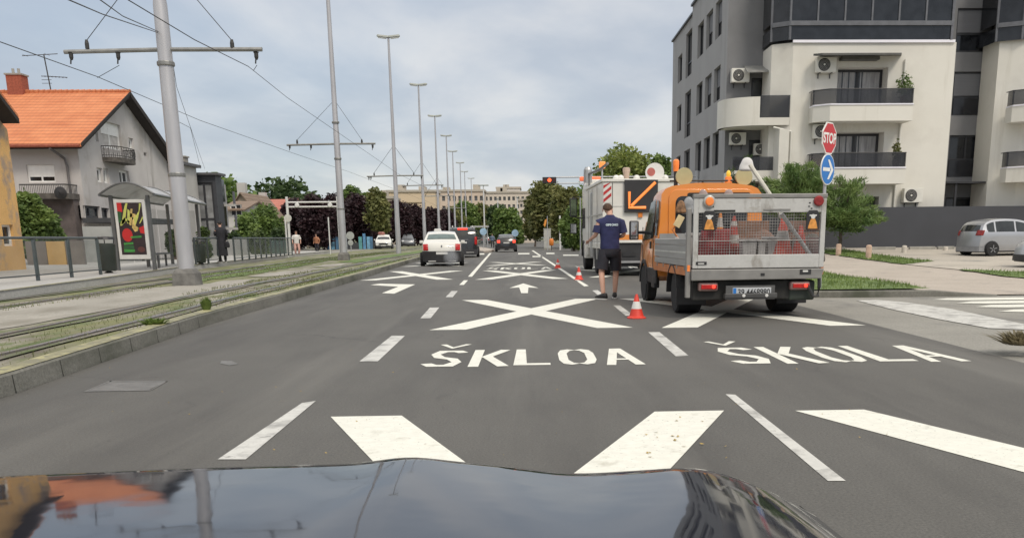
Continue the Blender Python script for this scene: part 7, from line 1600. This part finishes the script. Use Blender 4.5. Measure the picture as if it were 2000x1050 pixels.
# wide mirrors on arms
for sx in (-1,1):
    m_=MB(); 
    x=sx*1.55; m_.tube([(sx*1.2,7.9,2.75),(x,7.95,2.78),(x,7.95,2.0),(sx*1.2,7.85,1.95)],.03,6); mo=m_.build('mirror_arm',BLK,lo); lb(x-.14,x+.14,7.80,7.95,2.0,2.72,'mirror_housing',BLK,mo,bev=.04); lb(x-.11,x+.11,7.785,7.797,2.05,2.66,'mirror_glass',M('mirror_green',(.20,.25,.16),.08,.8,.4,2),mo)
    lb(x-.13,x+.12,7.8,7.95,1.35,1.75,'lower_mirror',BLK,mo,bev=.04); lb(x-.10,x+.10,7.785,7.797,1.39,1.71,'lower_mirror_glass',M('mirror'),mo)
lb(-hl_-.02,-hl_+.35,5.85,6.3,.45,1.0,'step_box',LWH,bev=.03)
for y,n in ((1.15,'wheel'),(2.45,'wheel'),(6.9,'wheel')):
    for sx in(-1,1): wheel(lo,sx*(hl_-.19),y,r=.50,w=.32,side=sx,rim=RIMW)
    for sx in(-1,1):
        m_=MB(); A_=[]
        for k in range(11):
            a=R(k*18); A_.append([(sx*(hl_-.36),y-math.cos(a)*.60,.5+math.sin(a)*.60),(sx*(hl_+.015),y-math.cos(a)*.60,.5+math.sin(a)*.60),(sx*(hl_+.015),y-math.cos(a)*.55,.5+math.sin(a)*.55),(sx*(hl_-.36),y-math.cos(a)*.55,.5+math.sin(a)*.55)])
        smooth_auto(m_.rings(A_).build('mudguard',TRIM if y>5 else LGY,lo))
lb(-.8,.8,.8,7.6,.55,.86,'chassis',UND)
# roof gear
gx=lambda px,py,dy: (fp(px,py,LY+dy).x-lo.location.x,dy,fp(px,py,LY+dy).z)
a=gx(1180,323,2); MB().bb(a[0]-.10,a[0]+.10,a[1]-.1,a[1]+.1,a[2]-.10,a[2]+.12).build('orange_beacon',M('amber_beacon_lit',(.75,.22,.05),.3,emit=((1,.3,.08),.5)),lo,bevel=.03); MB().tube([(a[0],a[1],zt2),(a[0],a[1],a[2]-.1)],.03,6).build('beacon_post',GALV,lo)
b=gx(1160,345,5); c=gx(1190,319,1.5); MB().tube([(b[0],b[1],zt2-.05),(b[0],b[1],b[2]+.1),(a[0]-.1,a[1],a[2]-.15),(c[0],c[1],c[2])],.045,8).build('crane_arm',M('crane_grey',(.16,.16,.16),.6),lo)
b=gx(1158,332,5.5); MB().lathe([(.16,-.55),(.15,-.1),(.10,0)],12,(b[0],b[1],b[2]+.1)).build('exhaust_stack',ALU,lo)
b=gx(1225,340,.8); MB().lathe([(.08,-.25),(.10,.02),(.12,.08),(.12,.18),(.08,.2)],12,(b[0],b[1],b[2])).build('roof_fitting',M('beige_fitting',(.50,.38,.30),.6),lo)
for px in (1205,1214,1245,1301): b=gx(px,342,.7); MB().ball((b[0],b[1],zt2+.06),(.11,.10,.10),10,6).build('roof_lamp',LWH,lo,smooth=True)
b=gx(1280,337,.5); MB().lathe([(.01,-.02),(.30,-.02),(.30,.02),(.01,.02)],24,(b[0],b[1],b[2]),'Y').build('round_roof_sign',CW,lo); MB().lathe([(.01,-.026),(.13,-.026),(.13,-.022),(.01,-.022)],20,(b[0]-.12,b[1],b[2]+.02),'Y').build('sign_emblem',M('emblem_red',(.42,.12,.10),.5),lo)
b=gx(1141,375,8); bb3=MB(); bb3.box((-.95,7.2,zc_+.10),(.8,.35,.16)); bb3.build('beacon_bar',M('orange_red_beacon',(.70,.14,.05),.35,emit=((1,.2,.08),.3)),lo,bevel=.04)
# cones on the road
cone(gp(1243,621),.365,'nearest red and white cone on the lane line beside the orange truck',r=.115,bands=((.40,.70),),group='cones along the lane line')
cone(gp(1130.5,546),.37,'second red and white cone on the lane line left of the worker',r=.11,bands=((.36,.60),),group='cones along the lane line')
cone(gp(1089.5,523.5),.37,'farthest and smallest cone standing by the solid white line',r=.12,bands=((.38,.62),),group='cones along the lane line')
# ---- our own car's bonnet
HOOD=M('bonnet_paint',(.020,.022,.030),.035,0,.05,2,spec=.75)
t_=HOOD.node_tree; pb=t_.nodes['Principled BSDF']; tcn=t_.nodes.new('ShaderNodeTexCoord')
n_=t_.nodes.new('ShaderNodeTexNoise'); n_.inputs['Scale'].default_value=7; n_.inputs['Detail'].default_value=8; t_.links.new(tcn.outputs['Object'],n_.inputs[0]); mr=t_.nodes.new('ShaderNodeMapRange'); mr.inputs['From Min'].default_value=.35; mr.inputs['From Max'].default_value=.75; mr.inputs['To Min'].default_value=.025; mr.inputs['To Max'].default_value=.09; t_.links.new(n_.outputs['Fac'],mr.inputs[0]); t_.links.new(mr.outputs[0],pb.inputs['Roughness'])
n2_=t_.nodes.new('ShaderNodeTexNoise'); n2_.inputs['Scale'].default_value=5.5; n2_.inputs['Detail'].default_value=2; t_.links.new(tcn.outputs['Object'],n2_.inputs[0]); b_=t_.nodes.new('ShaderNodeBump'); b_.inputs['Strength'].default_value=.35; b_.inputs['Distance'].default_value=.0022; t_.links.new(n2_.outputs['Fac'],b_.inputs['Height']); t_.links.new(b_.outputs[0],pb.inputs['Normal'])
own=empty('dark_blue_car',(-.30,1.2,0),0,'glossy dark blue car bonnet filling the bottom of the view','car')
OX,OY=-.30,1.2
xc=-.32
def hz(x,y):
    d=x-xc; z=.880-.034*(y-.5)-.022*max(0,y-.9)**2
    z-=.012*d*d+1.1*max(0,d-.555)**2
    z+=.011*math.exp(-((x+.225)/.075)**2)*sst(.9,1.8,y)           # centre ridge
    z-=.020*math.exp(-((x-.07)/.12)**2)*sst(.7,1.75,y)            # hollow beside it
    z-=.008*math.exp(-((x-.22)/.10)**2)*sst(.6,1.6,y)             # wing crease
    return z
def yfront(x): d=x-xc; return 1.80-.10*d*d-6.0*max(0,d-.585)**2
NX,NY=90,50; m_=MB(); vs=[]
for i in range(NX+1):
    x=-1.30+1.745*i/NX; yf2=yfront(x)
    for j in range(NY+1):
        y=.42+(yf2-.42)*j/NY; t_=j/NY; z=hz(x,y)-.16*max(0,t_-.90)**2/.01*.4; vs.append((x-OX,y-OY,z))
m_.add(vs,[(i*(NY+1)+j,i*(NY+1)+j+1,(i+1)*(NY+1)+j+1,(i+1)*(NY+1)+j) for i in range(NX) for j in range(NY)]); m_.build('bonnet',HOOD,own,smooth=True)
# nose and wings below the bonnet edge
m_=MB(); rg_=[]
for i in range(31):
    x=-1.30+1.745*i/30; y=yfront(x); z=hz(x,y)-.03; rg_.append([(x-OX,y-OY+.012,z),(x-OX,y-OY+.06,z-.10),(x-OX,y-OY+.14,z-.25),(x-OX,y-OY+.13,.30),(x-OX,y-OY-.1,.22)])
m_.add([p for r in rg_ for p in r],[(i*5+j,i*5+j+1,(i+1)*5+j+1,(i+1)*5+j) for i in range(30) for j in range(4)]); m_.build('nose',HOOD,own,smooth=True)
for sx,x in ((-1,-1.305),(1,.45)):
    m_=MB(); rg_=[]
    for j in range(13):
        y=.42+(yfront(x)-.42)*j/12; z=hz(x,y); rg_.append([(x-OX,y-OY,z-.004),(x+sx*.03-OX,y-OY,z-.08),(x+sx*.05-OX,y-OY,z-.3),(x+sx*.03-OX,y-OY,.35)])
    m_.add([p for r in rg_ for p in r],[(i*4+j,i*4+j+1,(i+1)*4+j+1,(i+1)*4+j) for i in range(12) for j in range(3)]); m_.build('wing',HOOD,own,smooth=True)
    wheel(own,(x-sx*.06)-OX,1.25-OY,r=.31,side=sx)

# yellow leaves and grit lying on the asphalt by the near markings
lr=random.Random(12); lm=MB()
for k in range(70):
    p_=gp(lr.uniform(1260,1420),lr.uniform(820,900)) if k<16 else gp(lr.uniform(150,1900),lr.uniform(650,900)); s_=lr.uniform(.006,.016) if k<16 else lr.uniform(.003,.008); a_=lr.uniform(0,6.28)
    lm.add([(p_.x+s_*math.cos(a_+q)*(1.5 if i%2 else .8),p_.y+s_*math.sin(a_+q)*(1.5 if i%2 else .8),.006+.002*i) for i,q in enumerate((0,1.57,3.14,4.71))],[(0,1,2,3)])
tag(lm.build('fallen_leaves',M('dry_leaf',(.34,.24,.07),.8,0,.4,30)),'tiny yellowish fallen leaves and grit scattered on the near asphalt','leaves',kind='stuff')
# ---------------------------------------------------------------- people
SKIN=M('skin',(.54,.32,.24),.6,0,.06,8); HAIR=M('brown_hair',(.07,.04,.025),.8,0,.3,30)
def skinned(name,verts,edges,radii,mat,parent,root=0,sub=2):
    me=bpy.data.meshes.new(name); me.from_pydata([tuple(v) for v in verts],edges,[]); o=bpy.data.objects.new(name,me); C.objects.link(o); o.parent=parent; me.materials.append(mat)
    m_=o.modifiers.new('skin','SKIN'); m_.use_smooth_shade=True; m_.branch_smoothing=.4
    for i,sv_ in enumerate(me.skin_vertices[0].data):
        r=radii[i]; sv_.radius=(r,r) if isinstance(r,(int,float)) else r; sv_.use_root=(i==root)
    s=o.modifiers.new('sub','SUBSURF'); s.levels=sub; s.render_levels=sub; return o
def ell(cx,cy,z,rx,ry,n=20,tilt=0.0): return [(cx+rx*math.cos(2*math.pi*k/n),cy+ry*math.sin(2*math.pi*k/n),z+tilt*math.sin(2*math.pi*k/n)) for k in range(n)]
def person(loc,rz,label,H=1.85,hips=(0,0),feet=((-.16,-.14),(.12,.12)),toe=(R(35),R(-12)),lh=None,rh=None,shirt=None,legs='shorts',pants=None,skin=SKIN,hair=HAIR,shoe=None,sleeve='short',headdir=(.0,.06,-.04),hold=None,coat=False,detail=True,lettering=False):
    t=empty('person',loc,rz,label,'person'); s=H/1.85
    S_=lambda x,y,z: Vector((x*s,y*s,z*s))
    P=dict(pel=S_(0,0,.98),wai=S_(0,.01,1.12),che=S_(0,.0,1.36),nk0=S_(0,.0,1.54),nk1=S_(0,.035,1.63))
    hx,hy,hz_=headdir; hd=S_(hx,hy,1.745+hz_*.4)
    P['hd0']=S_(hx*.6,.04+hy*.3,1.68); P['hd']=hd; P['hd2']=hd+S_(hx*.2,.0,.075)
    lf=S_(feet[0][0],feet[0][1],.085); rf_=S_(feet[1][0],feet[1][1],.085)
    P['lh']=S_(-.10,0,.93); P['lk']=S_(-.12+feet[0][0]*.35,feet[0][1]*.45+.03,.51); P['la']=lf
    P['rh']=S_(.10,0,.93); P['rk']=S_(.10+feet[1][0]*.2,feet[1][1]*.45+.04,.51); P['ra']=rf_
    lh=lh or [(-.22,0,1.49),(-.29,-.03,1.20),(-.28,.10,.97)]; rh=rh or [(.22,0,1.49),(.29,-.03,1.20),(.28,.10,.97)]
    P['ls'],P['le'],P['lw']=[S_(*p) for p in lh]; P['rs'],P['re'],P['rw']=[S_(*p) for p in rh]
    names=list(P); idx={n:i for i,n in enumerate(names)}
    E_=[('pel','wai'),('wai','che'),('che','nk0'),('nk0','nk1'),('nk1','hd0'),('hd0','hd'),('hd','hd2'),('pel','lh'),('lh','lk'),('lk','la'),('pel','rh'),('rh','rk'),('rk','ra'),('che','ls'),('ls','le'),('le','lw'),('che','rs'),('rs','re'),('re','rw')]
    rad=dict(pel=(.15,.12),wai=(.14,.11),che=(.16,.12),nk0=.07,nk1=.058,hd0=(.072,.075),hd=(.082,.098),hd2=(.070,.085),lh=.092,lk=.062,la=.042,rh=.092,rk=.062,ra=.042,ls=.062,le=.044,lw=.030,rs=.062,re=.044,rw=.030)
    V=[P[n] for n in names]; Ed=[(idx[a],idx[b]) for a,b in E_]; Rd=[tuple(q*s for q in rad[n]) if isinstance(rad[n],tuple) else rad[n]*s for n in names]
    # calves: extra joints so the lower leg tapers
    for a,b in (('lk','la'),('rk','ra')):
        Ed.remove((idx[a],idx[b])); V.append(P[a].lerp(P[b],.35)+S_(0,-.02,0)); Rd.append(.060*s); Ed+=[(idx[a],len(V)-1),(len(V)-1,idx[b])]
    for wr,el in (('lw','le'),('rw','re')):       # palms
        d=(P[wr]-P[el]).normalized(); V.append(P[wr]+d*.075*s); Rd.append((.038*s,.020*s)); Ed.append((idx[wr],len(V)-1))
    skinned('body',V,Ed,Rd,skin,t)
    if detail:
        for k,(wr,el,sg) in enumerate((('lw','le',1),('rw','re',-1))):
            d=(P[wr]-P[el]).normalized(); u=d.cross(Vector((0,0,1))).normalized() if abs(d.z)<.9 else Vector((0,1,0)); dn=Vector((0,0,-1)) if abs(d.z)<.9 else Vector((sg,0,0)); base=P[wr]+d*.10*s
            for f in range(4):
                o_=base+u*(f-1.5)*.019*s; ln=[.068,.078,.073,.058][f]*s; MBf=[o_,o_+d*ln*.5+dn*.008,o_+d*ln*.85+dn*.028*s,o_+d*ln*.9+dn*.045*s]
                MB().tube(MBf,[.0095*s,.009*s,.0085*s,.007*s],7).build('finger',skin,t,smooth=True)
            o_=P[wr]+d*.045*s+u*(.032*(1 if k==0 else -1))*s; MB().tube([o_,o_+d*.03*s+u*.02*(1 if k==0 else -1)*s,o_+d*.06*s+u*.022*(1 if k==0 else -1)*s+dn*.012],[.011*s,.010*s,.008*s],7).build('thumb',skin,t,smooth=True)
        # face
        hc=P['hd']; f_=Vector((0,1,-.25)).normalized(); 
        m_=MB(); m_.tube([hc+f_*.085*s+Vector((0,0,.01)),hc+f_*.112*s+Vector((0,0,-.03*s)),hc+f_*.09*s+Vector((0,0,-.04*s))],[.008,.014,.010],6); m_.build('nose',skin,t,smooth=True)
        for sx in (-1,1):
            m_=MB(); m_.ball(hc+Vector((sx*.088*s,-.005,-.01)),(.014*s,.026*s,.034*s),8,6); m_.build('ear',skin,t,smooth=True)
            m_=MB(); m_.ball(hc+f_*.086*s+Vector((sx*.032*s,0,.015)),(.013,.008,.008),8,5); m_.build('eye',CW,t,smooth=True)
        m_=MB(); m_.box(hc+f_*.093*s+Vector((0,0,-.055*s)),(.045,.008,.008)); m_.build('mouth',M('lip',(.30,.12,.10),.6),t,bevel=.003)
    # hair cap
    hc=P['hd']+Vector((0,-.008*s,.040*s)); m_=MB(); rg_=[]
    for i in range(9):
        a=R(-18+108*i/8); c_=max(math.cos(a),.03); rg_.append([(hc.x+.092*s*c_*math.cos(q),hc.y+.108*s*c_*math.sin(q),hc.z+.078*s*math.sin(a)+(.035*s*math.sin(q) if i<3 else 0)) for q in [2*math.pi*k/18 for k in range(18)]])
    m_.rings(rg_); m_.build('hair',hair,t,smooth=True)
    # shirt
    sh_=MB(); zt_=1.53
    R2=[(.96,.188,.135),(1.02,.19,.137),(1.12,.182,.132),(1.24,.195,.138),(1.36,.212,.142),(1.44,.222,.132),(1.50,.212,.112),(1.535,.165,.092),(1.565,.10,.078),(1.595,.072,.068)]
    if coat: R2=[(.30,.25,.20),(.55,.235,.185),(.80,.22,.17)]+R2[1:]
    sh_.rings([ell(0,.0,z*s,rx*s,ry*s) for z,rx,ry in R2],cap=False); so_=sh_.build('coat' if coat else 'shirt',shirt,t,smooth=True); 
    for a,b,c_ in (('ls','le','lw'),('rs','re','rw')):
        p0=P[a]+(Vector((0,0,.0))); p1=P[b]; sg_=1 if p0.x>0 else -1; pts=[p0+Vector((-.11*sg_,0,.018))*s,p0+Vector((-.05*sg_,0,-.004))*s,p0.lerp(p1,.10)+Vector((.008*sg_,0,0)),p0.lerp(p1,.35),p0.lerp(p1,.84)]; rr_=[.045*s,.062*s,.070*s,.077*s,.080*s]
        if sleeve!='short': pts+=[p1,p1.lerp(P[c_],.5),p1.lerp(P[c_],.95)]; rr_=rr_+[.064*s,.054*s,.046*s]
        MB().tube(pts,rr_,14,cap=False).build('sleeve',shirt,so_,smooth=True)
    if lettering: txt('GIPROMO',.052*s,M('shirt_lettering',(.55,.66,.72),.7),so_,(.035*s,-.143*s,1.405*s),(R(88),0,0),'lettering',.001,off=.003)
    # trousers or shorts
    if legs=='shorts':
        tr_=MB(); tr_.rings([ell(0,0,z*s,rx*s,ry*s) for z,rx,ry in ((.80,.185,.140),(.90,.188,.145),(1.0,.178,.128),(1.05,.170,.12))]); so2=tr_.build('shorts',pants,t,smooth=True)
        for h_,k_ in (('lh','lk'),('rh','rk')):
            a,b=P[h_],P[k_]; MB().tube([a+Vector((0,0,-.0)),a.lerp(b,.25),a.lerp(b,.6),a.lerp(b,.88)],[.115*s,.118*s,.112*s,.112*s],16,cap=False).build('shorts_leg',pants,so2,smooth=True)
    else:
        tr_=MB(); tr_.rings([ell(0,0,z*s,rx*s,ry*s) for z,rx,ry in ((.84,.165,.12),(.95,.17,.125),(1.03,.16,.115))]); so2=tr_.build('trousers',pants,t,smooth=True)
        for h_,k_,a_ in (('lh','lk','la'),('rh','rk','ra')): MB().tube([P[h_],P[k_],P[a_]+Vector((0,0,.02))],[.105*s,.078*s,.06*s],12).build('trouser_leg',pants,so2,smooth=True)
    for p,an in ((lf,toe[0]),(rf_,toe[1])):
        d=Vector((-math.sin(an),math.cos(an),0)); sd_=Vector((d.y,-d.x,0)); m_=MB(); rg_=[]
        for f,w_,h in ((-.085,.032,.055),(-.07,.042,.105),(0,.044,.115),(.07,.048,.085),(.14,.050,.062),(.185,.040,.045),(.205,.022,.032)):
            c_=Vector((p.x,p.y,0))+d*f*s; rg_.append([c_+sd_*(w_*s*math.cos(q))+Vector((0,0,.022+max(0,h*s/2*(1+math.sin(q))))) for q in [2*math.pi*k/12 for k in range(12)]])
        m_.rings(rg_); q_=m_.build('shoe',shoe or BLK,t,smooth=True)
        m_=MB(); m_.rings([[c+Vector((0,0,z)) for c in [Vector((p.x,p.y,0))+d*(.06*s+.150*s*math.sin(a))+sd_*(.052*s*math.cos(a)) for a in [2*math.pi*k/14 for k in range(14)]]] for z in (.002,.024)]); m_.build('sole',CW,q_)
    return t
NAVY=M('navy_cloth',(.022,.026,.085),.85,0,.18,5,.9,9); BLKC=M('black_cloth',(.018,.018,.026),.85,0,.2,6,.9,9); DC=M('dark_coat',(.016,.016,.022),.8,0,.2,5)
q=gp(1191,583.5)
person((q.x,q.y,0),R(-3),'man in navy polo shirt and black shorts on the lane line, back to us',H=1.91,feet=((-.13,-.20),(.10,.10)),toe=(R(50),R(0)),
    lh=[(-.215,.0,1.48),(-.27,-.02,1.22),(-.37,.18,1.145)],rh=[(.215,0,1.48),(.275,-.01,1.21),(.10,.25,1.16)],shirt=NAVY,pants=BLKC,lettering=True,headdir=(-.045,.085,-.12),shoe=M('black_shoe',(.02,.02,.022),.6))
q=gp(436,512.5,.3); person((q.x,q.y,.3),R(25),'person in a long black coat standing at the platform railing',H=1.72,feet=((-.10,-.02),(.12,.05)),shirt=DC,pants=BLKC,legs='trousers',sleeve='long',coat=True,hair=M('black_hair',(.015,.013,.013),.8),rh=[(.20,0,1.48),(.27,.05,1.22),(.22,.18,1.0)],lh=[(-.20,0,1.48),(-.24,.05,1.25),(-.05,.22,1.30)])
bq=MB(); bq.rings([ell(0,0,z,rx,.06,12) for z,rx in ((0,.10),(.03,.14),(.18,.13),(.26,.09))]); bq.tube([(-.08,0,.25),(-.04,0,.42),(.04,0,.42),(.08,0,.25)],.012,6); o=bq.build('hand_bag',DC,smooth=True); o.location=(q.x+.22,q.y-.05,.3+.62); tag(o,'dark bag held by the person in the black coat','bag')
q=gp(581,498,.2); person((q.x,q.y,.1),R(200),'person in a white top and pale pink trousers walking beside the gate frame post',H=1.72,feet=((-.09,.1),(.1,-.1)),shirt=CW,pants=M('pale_pink_cloth',(.55,.33,.28),.8),legs='trousers',detail=False)
q=gp(593,496,.1); person((q.x-.2,q.y+6,.05),R(160),'person in an orange brown jacket beyond the gate frame post',H=1.65,feet=((-.09,.05),(.1,0)),shirt=M('rust_cloth',(.38,.17,.09),.8),pants=BLKC,legs='trousers',sleeve='long',detail=False)
for px,lab,cl in ((921,'distant person in dark clothes standing left of the far shelter',BLKC),(962,'distant person in blue grey clothes standing beside the far shelter',M('bluegrey_cloth',(.12,.17,.24),.8))):
    q=fp(px,480,124); person((q.x,124,0),R(180),lab,H=1.75,shirt=cl,pants=BLKC,legs='trousers',sleeve='long',detail=False)
